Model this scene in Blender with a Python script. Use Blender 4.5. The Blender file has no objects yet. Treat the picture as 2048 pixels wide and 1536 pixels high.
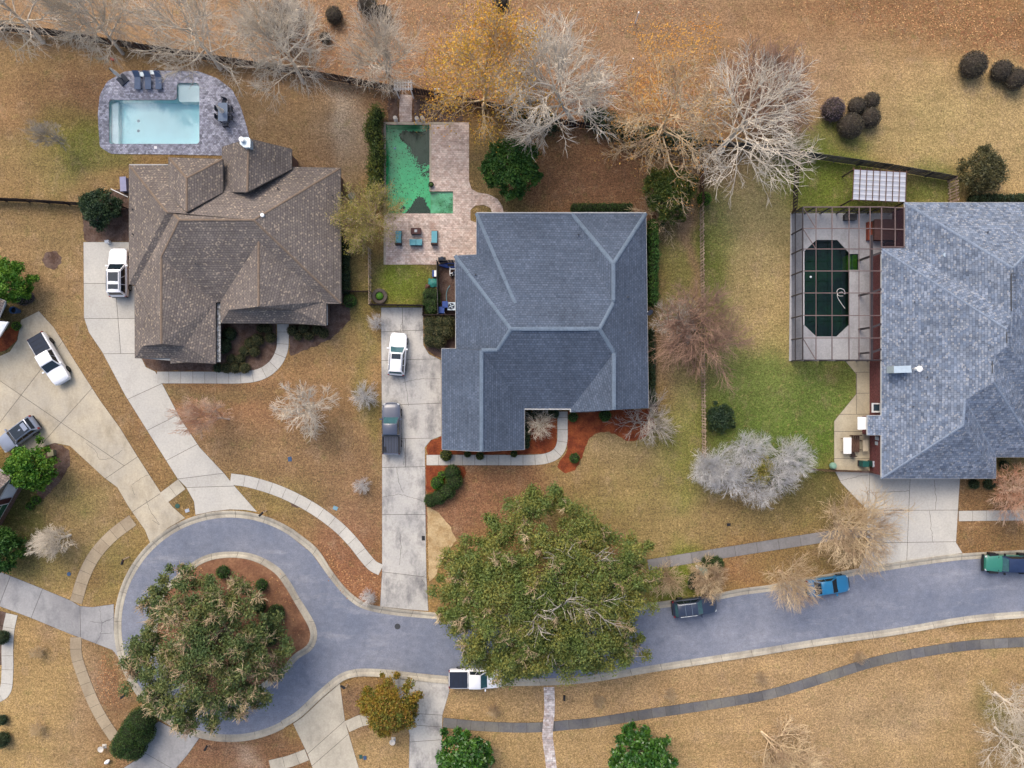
import bpy, bmesh, math, random
import numpy as np
from mathutils import Vector
from mathutils.geometry import tessellate_polygon

# ---------------------------------------------------------------- camera, sky, sun, exposure
S = 18.5            # photograph pixels per metre on the ground
H = 77.0            # height of the drone above the ground
scn = bpy.context.scene
COL = scn.collection
cd = bpy.data.cameras.new('camera'); cam = bpy.data.objects.new('camera', cd); COL.objects.link(cam)
cam.location = (0, 0, H); cam.rotation_euler = (0, 0, 0)
cd.sensor_width = 36.0; cd.lens = 36.0 * H / (2048 / S); cd.clip_start = 1.0; cd.clip_end = 6000.0
scn.camera = cam
SUN_EL, SUN_AZ = math.radians(48), math.radians(118)      # azimuth measured from +x: light from the upper edge, a little to the west
w = bpy.data.worlds.new('World'); scn.world = w; w.use_nodes = True
wn = w.node_tree
sky = wn.nodes.new('ShaderNodeTexSky'); sky.sky_type = 'NISHITA'; sky.sun_disc = False
sky.sun_elevation = SUN_EL; sky.sun_rotation = math.radians(90) - SUN_AZ
sky.air_density = 1.0; sky.dust_density = 5.0; sky.ozone_density = 1.0
wn.links.new(sky.outputs[0], wn.nodes['Background'].inputs[0]); wn.nodes['Background'].inputs[1].default_value = 0.15
sl = bpy.data.lights.new('sun', 'SUN'); so = bpy.data.objects.new('sun', sl); COL.objects.link(so)
sl.energy = 0.55; sl.angle = math.radians(40); sl.color = (1.0, 0.955, 0.89)
d = Vector((math.cos(SUN_EL) * math.cos(SUN_AZ), math.cos(SUN_EL) * math.sin(SUN_AZ), math.sin(SUN_EL)))
so.rotation_euler = d.to_track_quat('Z', 'Y').to_euler(); so.location = (0, 0, 60)
scn.cycles.caustics_reflective = False; scn.cycles.caustics_refractive = False
scn.view_settings.view_transform = 'Standard'; scn.view_settings.look = 'None'
scn.view_settings.exposure = 0.93; scn.view_settings.gamma = 1.0; scn.view_settings.use_curve_mapping = False
KEXP = (1.56, 1.57, 1.60)   # how bright a flat white surface renders per channel (calibrated)

# ---------------------------------------------------------------- helpers
def P(px, py, h=0.0):
    """photograph pixel of a point at height h -> metres"""
    f = (H - h) / H / S
    return ((px - 1024) * f, (768 - py) * f, h)

def PP(pts, h=0.0):
    return [P(x, y, h)[:2] for x, y in pts]

def lin(c):
    c = c / 255.0
    return c / 12.92 if c <= 0.04045 else ((c + 0.055) / 1.055) ** 2.4

def C(r, g, b, k=1.0):
    """colour as it looks in the daylight of the picture -> base colour"""
    return tuple(min(0.85, max(0.002, lin(v) * k / e)) for v, e in zip((r, g, b), KEXP)) + (1.0,)

def tag(o, label=None, cat=None, group=None, kind=None):
    if label: o['label'] = label
    if cat: o['category'] = cat
    if group: o['group'] = group
    if kind: o['kind'] = kind
    return o

def link(name, me, mat=None, parent=None, loc=None, rz=0.0):
    o = bpy.data.objects.new(name, me); COL.objects.link(o)
    if mat is not None and me is not None and hasattr(me, 'materials') and not me.materials:
        for m in (mat if isinstance(mat, (list, tuple)) else [mat]): me.materials.append(m)
    if parent is not None: o.parent = parent
    if loc is not None: o.location = loc
    if rz: o.rotation_euler = (0, 0, rz)
    return o

def empty(name, loc=(0, 0, 0), rz=0.0, label=None, cat=None, group=None):
    o = bpy.data.objects.new(name, None); COL.objects.link(o)
    o.location = loc; o.rotation_euler = (0, 0, rz); o.empty_display_size = 0.3
    return tag(o, label, cat, group)

def copy_tree(o, parent=None):
    c = o.copy(); COL.objects.link(c); c.parent = parent
    for ch in list(o.children): copy_tree(ch, c)
    return c

def mesh_np(name, V, F, smooth=False):
    """V (n,3) array, F (m,k) array of equal-sided faces, or list of such arrays"""
    me = bpy.data.meshes.new(name)
    V = np.asarray(V, dtype=np.float32)
    Fs = F if isinstance(F, list) else [F]
    Fs = [np.asarray(f, dtype=np.int32) for f in Fs if len(f)]
    me.vertices.add(len(V)); me.vertices.foreach_set('co', V.ravel())
    nl = sum(f.size for f in Fs); npoly = sum(len(f) for f in Fs)
    me.loops.add(nl); me.loops.foreach_set('vertex_index', np.concatenate([f.ravel() for f in Fs]))
    me.polygons.add(npoly)
    tot = np.concatenate([np.full(len(f), f.shape[1], np.int32) for f in Fs])
    st = np.concatenate([[0], np.cumsum(tot)[:-1]]).astype(np.int32)
    me.polygons.foreach_set('loop_start', st)
    if smooth: me.polygons.foreach_set('use_smooth', np.ones(npoly, bool))
    me.update(calc_edges=True)
    return me

class MB:
    """collects simple solids; build() makes ONE mesh object"""
    def __init__(s): s.v = []; s.f = []; s.m = []; s.mi = 0
    def add(s, vs, fs):
        n = len(s.v); s.v += [tuple(p) for p in vs]
        for f in fs: s.f.append([i + n for i in f]); s.m.append(s.mi)
        return s
    def box(s, x0, x1, y0, y1, z0, z1):
        return s.add([(x0,y0,z0),(x1,y0,z0),(x1,y1,z0),(x0,y1,z0),(x0,y0,z1),(x1,y0,z1),(x1,y1,z1),(x0,y1,z1)],
                     [(0,3,2,1),(4,5,6,7),(0,1,5,4),(1,2,6,5),(2,3,7,6),(3,0,4,7)])
    def cbox(s, c, sx, sy, sz, rz=0.0):
        """box on its base centre c, turned by rz"""
        ca, sa = math.cos(rz), math.sin(rz); vs = []
        for z in (0, sz):
            for x, y in ((-sx/2,-sy/2),(sx/2,-sy/2),(sx/2,sy/2),(-sx/2,sy/2)):
                vs.append((c[0]+x*ca-y*sa, c[1]+x*sa+y*ca, c[2]+z))
        return s.add(vs, [(0,3,2,1),(4,5,6,7),(0,1,5,4),(1,2,6,5),(2,3,7,6),(3,0,4,7)])
    def bar(s, a, b, r, k=6, r2=None):
        a = Vector(a); b = Vector(b); t = (b - a).normalized()
        u = t.cross(Vector((0, 0, 1)) if abs(t.z) < 0.9 else Vector((1, 0, 0))).normalized(); v = t.cross(u)
        r2 = r if r2 is None else r2; vs = []
        for c, rr in ((a, r), (b, r2)):
            for i in range(k):
                an = 2 * math.pi * (i + .5) / k; vs.append(c + (u * math.cos(an) + v * math.sin(an)) * rr)
        fs = [(i, (i + 1) % k, (i + 1) % k + k, i + k) for i in range(k)]
        return s.add(vs, fs + [tuple(range(k - 1, -1, -1)), tuple(range(k, 2 * k))])
    def path(s, pts, r, k=6):
        for a, b in zip(pts[:-1], pts[1:]): s.bar(a, b, r, k)
        return s
    def cyl(s, c, r, h, k=16, r2=None):
        return s.bar(c, (c[0], c[1], c[2] + h), r, k, r2)
    def lathe(s, c, prof, k=20):
        vs = []; n = len(prof)
        for r, z in prof:
            for i in range(k):
                an = 2 * math.pi * i / k; vs.append((c[0] + r * math.cos(an), c[1] + r * math.sin(an), c[2] + z))
        fs = [(j*k+i, j*k+(i+1)%k, (j+1)*k+(i+1)%k, (j+1)*k+i) for j in range(n-1) for i in range(k)]
        return s.add(vs, fs + [tuple(range(k-1, -1, -1)), tuple(range((n-1)*k, n*k))])
    def ball(s, c, rx, ry, rz, k=12, n=7):
        vs = [(c[0], c[1], c[2] - rz)]; fs = []
        for j in range(1, n):
            ph = math.pi * j / n - math.pi / 2
            for i in range(k):
                an = 2 * math.pi * i / k
                vs.append((c[0] + rx*math.cos(ph)*math.cos(an), c[1] + ry*math.cos(ph)*math.sin(an), c[2] + rz*math.sin(ph)))
        vs.append((c[0], c[1], c[2] + rz))
        for i in range(k): fs.append((0, 1 + (i+1) % k, 1 + i))
        for j in range(n-2):
            for i in range(k): fs.append((1+j*k+i, 1+j*k+(i+1)%k, 1+(j+1)*k+(i+1)%k, 1+(j+1)*k+i))
        t = len(vs) - 1
        for i in range(k): fs.append((1+(n-2)*k+i, 1+(n-2)*k+(i+1)%k, t))
        return s.add(vs, fs)
    def prism(s, poly, z0, z1, holes=()):
        """upright prism over a polygon (x,y) with optional holes"""
        loops = [list(poly)] + [list(h) for h in holes]
        def area(p): return sum(p[i-1][0]*p[i][1]-p[i][0]*p[i-1][1] for i in range(len(p)))
        if area(loops[0]) < 0: loops[0].reverse()
        for h in loops[1:]:
            if area(h) > 0: h.reverse()
        tri = tessellate_polygon([[Vector((x, y, 0)) for x, y in l] for l in loops])
        flat = [p for l in loops for p in l]; n = len(flat)
        vs = [(x, y, z1) for x, y in flat] + [(x, y, z0) for x, y in flat]; fs = []
        for t in tri:
            a, b, c = t
            ar = (flat[b][0]-flat[a][0])*(flat[c][1]-flat[a][1])-(flat[c][0]-flat[a][0])*(flat[b][1]-flat[a][1])
            if ar < 0: a, c = c, a
            fs.append((a, b, c)); fs.append((c + n, b + n, a + n))
        o = 0
        for l in loops:
            for i in range(len(l)):
                j = (i + 1) % len(l); fs.append((o+i+n, o+j+n, o+j, o+i))
            o += len(l)
        return s.add(vs, fs)
    def mesh(s, name, smooth=False):
        me = bpy.data.meshes.new(name); me.from_pydata(s.v, [], s.f); me.polygons.foreach_set('material_index', s.m)
        if smooth:
            me.polygons.foreach_set('use_smooth', [True] * len(s.f)); me.set_sharp_from_angle(angle=math.radians(38))
        me.update(); return me
    def build(s, name, mat, parent=None, smooth=False, loc=None, rz=0.0):
        return link(name, s.mesh(name, smooth), mat, parent, loc, rz)

# ---------------------------------------------------------------- materials (node-based)
def base_mat(name, rough=0.8, spec=0.3, metal=0.0):
    m = bpy.data.materials.new(name); m.use_nodes = True; nt = m.node_tree
    b = nt.nodes['Principled BSDF']; b.inputs['Roughness'].default_value = rough
    b.inputs['Specular IOR Level'].default_value = spec; b.inputs['Metallic'].default_value = metal
    return m, nt, b

def nd(nt, typ, **kw):
    n = nt.nodes.new(typ)
    for k, v in kw.items():
        if k.startswith('i_'): n.inputs[k[2:].replace('_', ' ')].default_value = v
        else: setattr(n, k, v)
    return n

def pos(nt, scale=(1, 1, 1)):
    g = nd(nt, 'ShaderNodeNewGeometry'); mp = nd(nt, 'ShaderNodeMapping'); mp.inputs['Scale'].default_value = scale
    nt.links.new(g.outputs['Position'], mp.inputs['Vector']); return mp.outputs[0]

def noise(nt, vec, scale, detail=3, rough=0.55):
    n = nd(nt, 'ShaderNodeTexNoise'); n.inputs['Scale'].default_value = scale; n.inputs['Detail'].default_value = detail
    n.inputs['Roughness'].default_value = rough; nt.links.new(vec, n.inputs['Vector']); return n.outputs['Fac']

def mrange(nt, fac, a, b, c, e, clamp=True):
    m = nd(nt, 'ShaderNodeMapRange'); m.clamp = clamp
    for i, v in enumerate((a, b, c, e)): m.inputs[i + 1].default_value = v
    nt.links.new(fac, m.inputs[0]); return m.outputs[0]

def mixc(nt, fac, a, b, mode='MIX'):
    m = nd(nt, 'ShaderNodeMix', data_type='RGBA', blend_type=mode)
    for k, s in ((0, fac), (6, a), (7, b)):
        if hasattr(s, 'is_linked'): nt.links.new(s, m.inputs[k])
        else: m.inputs[k].default_value = s
    return m.outputs[2]

def gain(nt, col, fac, lo, hi, a=0.32, b=0.68):
    """col * (lo..hi by fac)"""
    f = mrange(nt, fac, a, b, lo, hi)
    v = nd(nt, 'ShaderNodeVectorMath', operation='SCALE')
    if hasattr(col, 'is_linked'): nt.links.new(col, v.inputs[0])
    else: v.inputs[0].default_value = col[:3]
    nt.links.new(f, v.inputs[3]); return v.outputs[0]

def bump(nt, b, fac, dist, strength=1.0):
    n = nd(nt, 'ShaderNodeBump'); n.inputs['Strength'].default_value = strength; n.inputs['Distance'].default_value = dist
    nt.links.new(fac, n.inputs['Height']); nt.links.new(n.outputs[0], b.inputs['Normal'])

def mottled(name, col, layers=((0.25, .12), (2.0, .12), (14.0, .15)), col2=None, mixscale=0.4, rough=0.85, spec=0.25, metal=0.0,
            bumpd=0.0, perobj=0.0, mixr=(.42, .62), scale=(1, 1, 1)):
    m, nt, b = base_mat(name, rough, spec, metal); v = pos(nt, scale)
    c = col
    if col2 is not None: c = mixc(nt, mrange(nt, noise(nt, v, mixscale, 4, .6), mixr[0], mixr[1], 0, 1), col, col2)
    for sc, am in layers: c = gain(nt, c, noise(nt, v, sc, 3, .6), 1 - am, 1 + am)
    if perobj:
        oi = nd(nt, 'ShaderNodeObjectInfo'); c = gain(nt, c, oi.outputs['Random'], 1 - perobj, 1 + perobj, 0, 1)
    if hasattr(c, 'is_linked'): nt.links.new(c, b.inputs['Base Color'])
    else: b.inputs['Base Color'].default_value = c
    if bumpd: bump(nt, b, noise(nt, v, layers[-1][0] if layers else 12, 3), bumpd)
    return m

def plain(name, col, rough=0.6, spec=0.4, metal=0.0, coat=0.0, amt=.06, sc=3.0):
    m = mottled(name, col, ((sc, amt),), rough=rough, spec=spec, metal=metal)
    if coat:
        b = m.node_tree.nodes['Principled BSDF']; b.inputs['Coat Weight'].default_value = coat; b.inputs['Coat Roughness'].default_value = .06
    return m

M = {}
def concrete(key, col, col2, stain=.45, perobj=.06, dark=(90, 88, 88)):
    m, nt, b = base_mat(key, .9, .2); v = pos(nt)
    c = mixc(nt, mrange(nt, noise(nt, v, .22, 5, .6), .4, .65, 0, 1), col, col2)
    st = mrange(nt, noise(nt, pos(nt, (1.3, .7, 1)), .42, 6, .7), .47, .70, 0, stain)
    c = mixc(nt, st, c, C(*dark))
    c = gain(nt, c, noise(nt, v, 5, 3, .6), .92, 1.08); c = gain(nt, c, noise(nt, v, 30, 2), .9, 1.1)
    oi = nd(nt, 'ShaderNodeObjectInfo'); c = gain(nt, c, oi.outputs['Random'], 1 - perobj, 1 + perobj, 0, 1)
    nt.links.new(c, b.inputs['Base Color']); bump(nt, b, noise(nt, v, 25, 2), .01, .5)
    M[key] = m
# ---------------------------------------------------------------- surface materials
concrete('conc_light', C(214, 210, 200), C(204, 201, 194), .25, dark=(150, 146, 140))
concrete('conc_cream', C(216, 207, 188), C(194, 186, 168), .30)
concrete('conc_far', C(212, 200, 176), C(194, 186, 170), .5, dark=(140, 128, 108))
concrete('conc_grey', C(178, 177, 176), C(154, 153, 154), .55, dark=(108, 108, 116))
concrete('conc_old', C(214, 210, 202), C(192, 190, 186), .8, dark=(100, 100, 106))
concrete('conc_path', C(112, 112, 116), C(136, 133, 126), .5, .16, dark=(80, 80, 86))
concrete('conc_mid', C(150, 148, 148), C(138, 135, 134), .4, .1)
concrete('conc_tan', C(188, 172, 146), C(172, 156, 132), .35, .08, dark=(128, 108, 88))
concrete('conc_kerb', C(206, 198, 180), C(172, 166, 154), .5, .07, dark=(112, 106, 98))
concrete('conc_patio', C(205, 194, 168), C(188, 176, 150), .3, .05)
concrete('conc_deck', C(196, 196, 198), C(182, 182, 186), .35, .05)
M['joint'] = mottled('joint', C(82, 76, 68), ((1.0, .2), (9, .25)))
M['crack'] = mottled('crack', C(70, 66, 62), ((3, .2),))
M['mulch'] = mottled('mulch', C(118, 98, 88), ((.8, .15), (5, .22), (22, .4)), col2=C(96, 74, 62), mixscale=1.2, rough=.95, bumpd=.04)
M['straw'] = mottled('straw', C(158, 84, 48), ((.8, .15), (6, .22), (25, .38)), col2=C(128, 62, 38), mixscale=1.0, rough=.95, bumpd=.04)
M['islandbed'] = mottled('islandbed', C(158, 116, 88), ((.6, .15), (5, .22), (24, .36)), col2=C(134, 94, 72), mixscale=.7, rough=.95, bumpd=.04)
M['sand'] = mottled('sand', C(212, 186, 142), ((.8, .1), (5, .15), (20, .2)), col2=C(186, 156, 112), mixscale=1.1, rough=.95, bumpd=.03)

def asphalt():
    m, nt, b = base_mat('asphalt', .88, .25); v = pos(nt)
    c = mixc(nt, mrange(nt, noise(nt, v, .09, 5, .6), .38, .64, 0, 1), C(124, 132, 150), C(148, 152, 165))
    c = mixc(nt, mrange(nt, noise(nt, pos(nt, (.35, 1.2, 1)), .5, 6, .7), .54, .72, 0, .6), c, C(176, 178, 186))
    c = mixc(nt, mrange(nt, noise(nt, v, .3, 5, .65), .55, .7, 0, .5), c, C(104, 112, 130))
    c = gain(nt, c, noise(nt, v, 1.4, 5, .75), .86, 1.14); c = gain(nt, c, noise(nt, v, 7, 4, .7), .86, 1.14); c = gain(nt, c, noise(nt, v, 45, 2), .82, 1.18)
    nt.links.new(c, b.inputs['Base Color']); bump(nt, b, noise(nt, v, 40, 2), .01, .6)
    return m
M['asphalt'] = asphalt()

def pavers(name, ca, cb, cm, bw, bh, spread=.25, dirt=(120, 90, 70), dirtamt=.35):
    m, nt, b = base_mat(name, .88, .25); v = pos(nt)
    br = nd(nt, 'ShaderNodeTexBrick'); nt.links.new(v, br.inputs['Vector'])
    br.inputs['Color1'].default_value = ca; br.inputs['Color2'].default_value = cb; br.inputs['Mortar'].default_value = cm
    br.inputs['Scale'].default_value = 1; br.inputs['Mortar Size'].default_value = .012; br.inputs['Mortar Smooth'].default_value = .3
    br.inputs['Brick Width'].default_value = bw; br.inputs['Row Height'].default_value = bh
    vo = nd(nt, 'ShaderNodeTexVoronoi', distance='CHEBYCHEV'); vo.inputs['Scale'].default_value = 3.6; nt.links.new(v, vo.inputs['Vector'])
    sp = nd(nt, 'ShaderNodeSeparateColor'); nt.links.new(vo.outputs['Color'], sp.inputs[0])
    c = gain(nt, br.outputs['Color'], sp.outputs[0], (1 - spread) * 1.22, (1 + spread * 1.2) * 1.22, 0, 1)
    c = gain(nt, c, noise(nt, v, .35, 4), .86, 1.12)
    c = mixc(nt, mrange(nt, noise(nt, v, .5, 5, .65), .56, .76, 0, dirtamt), c, C(*dirt))
    c = gain(nt, c, noise(nt, v, 14, 2), .88, 1.12)
    nt.links.new(c, b.inputs['Base Color']); bump(nt, b, br.outputs['Fac'], -.008, .6)
    return m
M['pav_blue'] = pavers('pav_blue', C(178, 180, 192), C(140, 140, 154), C(104, 106, 118), .26, .17, .36, (112, 108, 120), .4)
M['pav_pink'] = pavers('pav_pink', C(212, 196, 184), C(188, 166, 154), C(150, 134, 124), .34, .2, .2, (164, 116, 88), .5)
M['pav_path'] = pavers('pav_path', C(212, 206, 204), C(176, 160, 154), C(150, 140, 136), .42, .24, .26, (150, 120, 104), .45)

# ---------------------------------------------------------------- ground, with its turf colours
TAN, TANL, BRN, ORG = (176, 146, 96), (186, 156, 104), (150, 112, 74), (160, 108, 64)
GRN, GRND, GRY, RED = (112, 128, 46), (88, 104, 44), (154, 138, 112), (150, 102, 66)
SANDY, BARE = (196, 168, 122), (176, 150, 122)
BLOBS = [  # px, py, rx, ry, colour, weight
 (300,20,500,70,(172,136,98),2),(700,60,260,90,(164,122,86),2),(1000,20,500,70,(166,130,92),2),(1300,60,300,90,(162,126,92),2),(1250,210,180,60,(158,112,80),2),
 (1800,30,300,60,(152,108,62),3),(2000,90,140,40,(146,98,58),2.5),(1750,130,260,70,(172,132,80),2.5),(1880,200,190,100,(186,156,96),3),(1850,250,110,60,(164,148,78),1.6),
 (1960,280,130,90,(188,158,98),2.5),(1640,160,120,90,(170,134,104),2),(1680,280,40,16,(112,128,52),1.2),(1560,60,160,60,(170,128,80),2),
 (100,140,160,60,(148,120,72),2),(60,240,120,90,(162,122,76),2.5),(150,180,90,50,(150,104,70),2),(140,300,80,50,GRN,1.8),(120,260,50,40,(128,132,56),1.2),(60,330,90,60,(156,132,82),2),
 (30,360,60,60,(160,126,70),2),(200,330,60,30,(140,132,64),1.6),(170,380,120,30,(160,128,74),2),(530,220,90,80,(152,122,80),2.4),(620,260,110,80,(166,132,88),2.4),(705,250,36,74,(184,160,132),5),
 (700,240,16,50,(218,196,164),5),(640,310,80,50,(150,114,78),2),(705,400,26,110,(126,106,64),2),(710,560,24,60,(120,112,62),2),
 (60,470,150,80,(160,128,80),2.5),(110,560,110,90,(166,132,84),2.5),(100,440,120,20,(138,120,68),1.5),(120,500,40,30,(132,132,66),1),(190,650,60,120,(160,124,74),2.4),(150,620,50,30,(130,122,64),1.2),
 (230,800,50,150,(150,118,70),2.5),(300,900,50,80,(146,112,64),2.4),(20,640,40,60,(92,92,48),2),
 (450,820,160,70,(162,116,76),3),(400,770,110,18,(112,108,62),2),(520,900,160,60,(152,120,78),2.5),(640,960,120,60,(154,118,78),2),(700,1060,70,90,(152,112,80),2.5),(690,700,50,50,(154,126,70),2),(740,760,16,180,(126,120,48),1.6),(655,760,90,70,(164,126,78),2),
 (560,1010,90,30,(140,122,62),2),(620,1060,60,40,(148,116,70),2),(690,1140,70,60,(158,98,60),3),(370,1000,30,30,(132,108,56),2),
 (150,980,70,80,(158,126,82),2.4),(170,1060,80,60,(162,132,88),2.2),(160,1000,40,50,(130,134,66),1),(60,1100,60,70,(132,122,62),2),(210,1130,60,80,(136,124,58),2.2),(190,1170,40,30,(138,92,58),1.4),(40,1010,50,70,(92,96,48),2.5),
 (110,1340,90,110,(178,144,84),3),(50,1480,90,80,(186,152,88),3),(140,1480,70,60,(184,150,90),2.2),(80,1300,24,24,(126,100,100),1.2),(82,1453,14,14,(96,70,78),1.6),(165,1400,36,100,(150,118,104),1.8),(220,1380,40,90,(136,98,70),2.5),(225,1335,26,26,(128,118,54),1.6),(260,1360,40,30,(150,118,70),1),
 (440,1510,110,40,(146,104,74),3),(520,1510,26,20,(206,184,160),1.6),(575,1490,40,36,(140,98,64),2.2),(720,1390,40,40,(140,106,78),3),(760,1490,60,50,(182,148,92),3),
 (970,1400,90,30,(182,148,94),3),(990,1500,110,40,(184,150,90),3),(1250,1390,200,40,(190,152,98),3),(1250,1490,200,50,(192,156,96),3),(1500,1340,200,40,(190,154,100),3),(1700,1430,200,90,(188,154,104),3),(1850,1300,200,30,(180,144,92),2.5),(1960,1400,130,80,(180,146,92),2.5),(2000,1300,60,12,(148,138,62),1.2),(2010,1440,30,40,(128,132,64),1.4),(1840,1420,110,30,(176,150,110),1.4),(1800,1500,150,50,(182,148,90),2),
 (1000,980,110,40,(158,108,72),3),(930,1020,60,40,(154,106,74),3),(1200,960,120,60,(160,130,74),2.4),(1330,960,110,90,(150,134,72),2.4),(1240,900,70,40,(176,148,98),2.4),(1200,1010,80,40,(132,126,58),1.4),(1330,1060,90,50,(162,138,78),2),(1420,1040,110,30,(164,130,78),2),(1520,1040,120,30,(136,118,62),2.2),(1620,1000,60,40,(112,104,54),2),(1330,900,50,60,(122,130,54),1.8),(1350,840,30,120,(134,132,62),2),(1340,980,20,40,(120,134,52),1),
 (1560,1110,110,26,(146,116,62),2.4),(1480,1130,50,30,(164,116,68),2),(1360,1150,40,40,(118,136,48),2.4),(1640,1100,60,30,(134,108,58),2),
 (1980,1000,60,40,(148,110,66),2.5),(1980,1070,80,26,(146,108,62),2.5),(2000,930,40,30,(122,116,60),1.6),
 (1520,780,110,60,(118,134,66),2.6),(1620,780,80,70,(108,130,60),2.6),(1560,870,130,60,(100,124,54),3),(1640,880,40,60,(96,122,44),2.4),(1500,730,60,30,(136,134,66),1.5),(1665,740,20,16,(156,116,66),1),
 (1530,560,50,160,(176,154,94),3),(1450,520,40,110,(112,124,56),2.2),(1480,440,50,60,(142,138,82),2),(1560,420,40,80,(156,142,86),2),(1540,640,40,80,(182,152,88),2.4),(1480,640,40,60,(140,120,90),1.5),(1430,700,40,80,(140,130,72),1.8),(1560,700,50,40,(168,146,82),2),
 (1640,370,60,60,(114,130,50),3),(1860,370,50,40,(118,128,62),3),(1740,400,80,20,(84,96,40),2.4),(1600,330,50,40,(132,128,96),1.6),
 (1180,360,130,50,(146,102,66),3.5),(1080,420,60,24,(128,104,62),2),(960,350,30,70,(128,110,64),2.5),(1000,400,40,30,(118,106,56),2),(1240,330,90,50,(144,98,62),2.5),(860,210,80,30,(112,74,56),2.5),(1390,480,12,160,(152,118,88),3.5),(1350,480,30,90,(124,122,54),2.5),(1340,580,40,40,(118,118,56),2),(1340,680,50,60,(140,114,84),2),(1365,760,30,40,(142,128,72),1.6),(1300,420,60,30,(132,96,72),2),(1400,330,90,60,(146,116,92),2),
 (820,570,40,36,(122,138,50),4),(770,565,14,40,(104,92,60),2),(850,560,18,30,(122,124,56),2),(868,600,20,30,(80,84,46),3),(890,560,18,60,(96,88,60),3),(895,625,20,10,(86,80,56),2),
]
def vnoise(x, y, seed, f):
    """smooth value noise on arrays"""
    r = np.random.RandomState(seed); t = r.rand(64, 64)
    X = x * f; Y = y * f; xi = np.floor(X).astype(int); yi = np.floor(Y).astype(int); fx = X - xi; fy = Y - yi
    fx = fx*fx*(3-2*fx); fy = fy*fy*(3-2*fy)
    g = lambda a, b: t[a % 64, b % 64]
    return (g(xi,yi)*(1-fx)+g(xi+1,yi)*fx)*(1-fy)+(g(xi,yi+1)*(1-fx)+g(xi+1,yi+1)*fx)*fy

def ground_colour(X, Y):
    px = X * S + 1024; py = 768 - Y * S
    px = px + (vnoise(X, Y, 1, .12) - .5) * 70 + (vnoise(X, Y, 2, .5) - .5) * 34
    py = py + (vnoise(X, Y, 3, .12) - .5) * 70 + (vnoise(X, Y, 4, .5) - .5) * 34
    acc = np.zeros(X.shape + (3,)); W = np.zeros(X.shape)
    base = np.array([lin(v) for v in (160, 128, 80)])
    acc += base * .25; W += .25
    for bx, by, rx, ry, col, wt in BLOBS:
        q = ((px - bx) / rx) ** 2 + ((py - by) / ry) ** 2
        g = wt * (2.3 if col[1] > col[0] else 1) * np.exp(-q * 1.1); c = np.array([lin(v) for v in col]); l_ = c @ [.3, .55, .15]; c = (l_ + (c - l_) * (1.0 if col[1] > col[0] else .84)) * (.86 if col[1] > col[0] else 1)
        acc += g[..., None] * c; W += g
    c = acc / W[..., None]; lum = (c * [.3, .55, .15]).sum(-1, keepdims=True)
    return (lum + (c - lum) * .98) * 1.0 / np.array(KEXP)

POOLS = {'blue': (218, 399, 166, 288), 'green': (772, 906, 250, 427), 'dark': (1606, 1718, 478, 675)}
def build_ground():
    cuts_x, cuts_y = [], []
    for x0, x1, y0, y1 in POOLS.values():
        cuts_x += [P(x0, 0)[0], P(x1, 0)[0]]; cuts_y += [P(0, y0)[1], P(0, y1)[1]]
    def axis(lo, hi, step, cuts):
        a = np.concatenate([np.arange(lo, hi + .01, step), [-3000, -800, -300, -150, -100, 100, 150, 300, 800, 3000], cuts])
        a = np.unique(np.round(a, 4)); return a[np.concatenate([[True], np.diff(a) > .01])]
    xs = axis(-64, 64, .4, cuts_x); ys = axis(-50, 50, .4, cuts_y)
    X, Y = np.meshgrid(xs, ys, indexing='ij')
    Z = (vnoise(X, Y, 9, .3) - .5) * .0
    V = np.stack([X, Y, Z], -1).reshape(-1, 3)
    nx, ny = len(xs), len(ys); I = np.arange(nx * ny).reshape(nx, ny)
    F = np.stack([I[:-1,:-1], I[1:,:-1], I[1:,1:], I[:-1,1:]], -1)
    cx = (xs[:-1] + xs[1:]) / 2; cy = (ys[:-1] + ys[1:]) / 2
    keep = np.ones((nx - 1, ny - 1), bool)
    for k, (x0, x1, y0, y1) in POOLS.items():
        ax, bx = P(x0, 0)[0], P(x1, 0)[0]; by, ay = P(0, y0)[1], P(0, y1)[1]
        keep &= ~((cx[:, None] > ax) & (cx[:, None] < bx) & (cy[None] > ay) & (cy[None] < by))
    me = mesh_np('ground', V, F[keep])
    col = np.ones((len(V), 4), np.float32); col[:, :3] = ground_colour(X, Y).reshape(-1, 3)
    at = me.color_attributes.new('turf', 'FLOAT_COLOR', 'POINT'); at.data.foreach_set('color', col.ravel())
    m, nt, b = base_mat('turf', .95, .1); v = pos(nt)
    a = nd(nt, 'ShaderNodeAttribute', attribute_name='turf'); c = a.outputs['Color']
    c = mixc(nt, mrange(nt, noise(nt, v, .7, 7, .75), .54, .72, 0, .42), c, C(116, 124, 66))
    c = mixc(nt, mrange(nt, noise(nt, pos(nt, (1.2, .8, 1)), .45, 6, .75), .52, .72, 0, .45), c, C(170, 144, 120))
    c = mixc(nt, mrange(nt, noise(nt, v, 1.9, 5, .75), .55, .72, 0, .5), c, C(200, 168, 122))
    c = mixc(nt, mrange(nt, noise(nt, pos(nt, (1, 1, 1.7)), 2.6, 5, .75), .56, .7, 0, .55), c, C(112, 84, 60))
    c = gain(nt, c, noise(nt, pos(nt, (.12, 1.1, 1)), .55, 4, .65), .9, 1.1); c = gain(nt, c, noise(nt, v, .3, 5, .65), .86, 1.14); c = gain(nt, c, noise(nt, v, 2.2, 3, .65), .82, 1.18)
    c = gain(nt, c, noise(nt, v, 5.0, 2, .6), .68, 1.34); c = gain(nt, c, noise(nt, v, 10, 2, .7), .7, 1.3)
    nt.links.new(c, b.inputs['Base Color']); bump(nt, b, noise(nt, v, 6, 3, .7), .08, .8)
    tag(link('ground', me, m), kind='structure')
build_ground()

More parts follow.
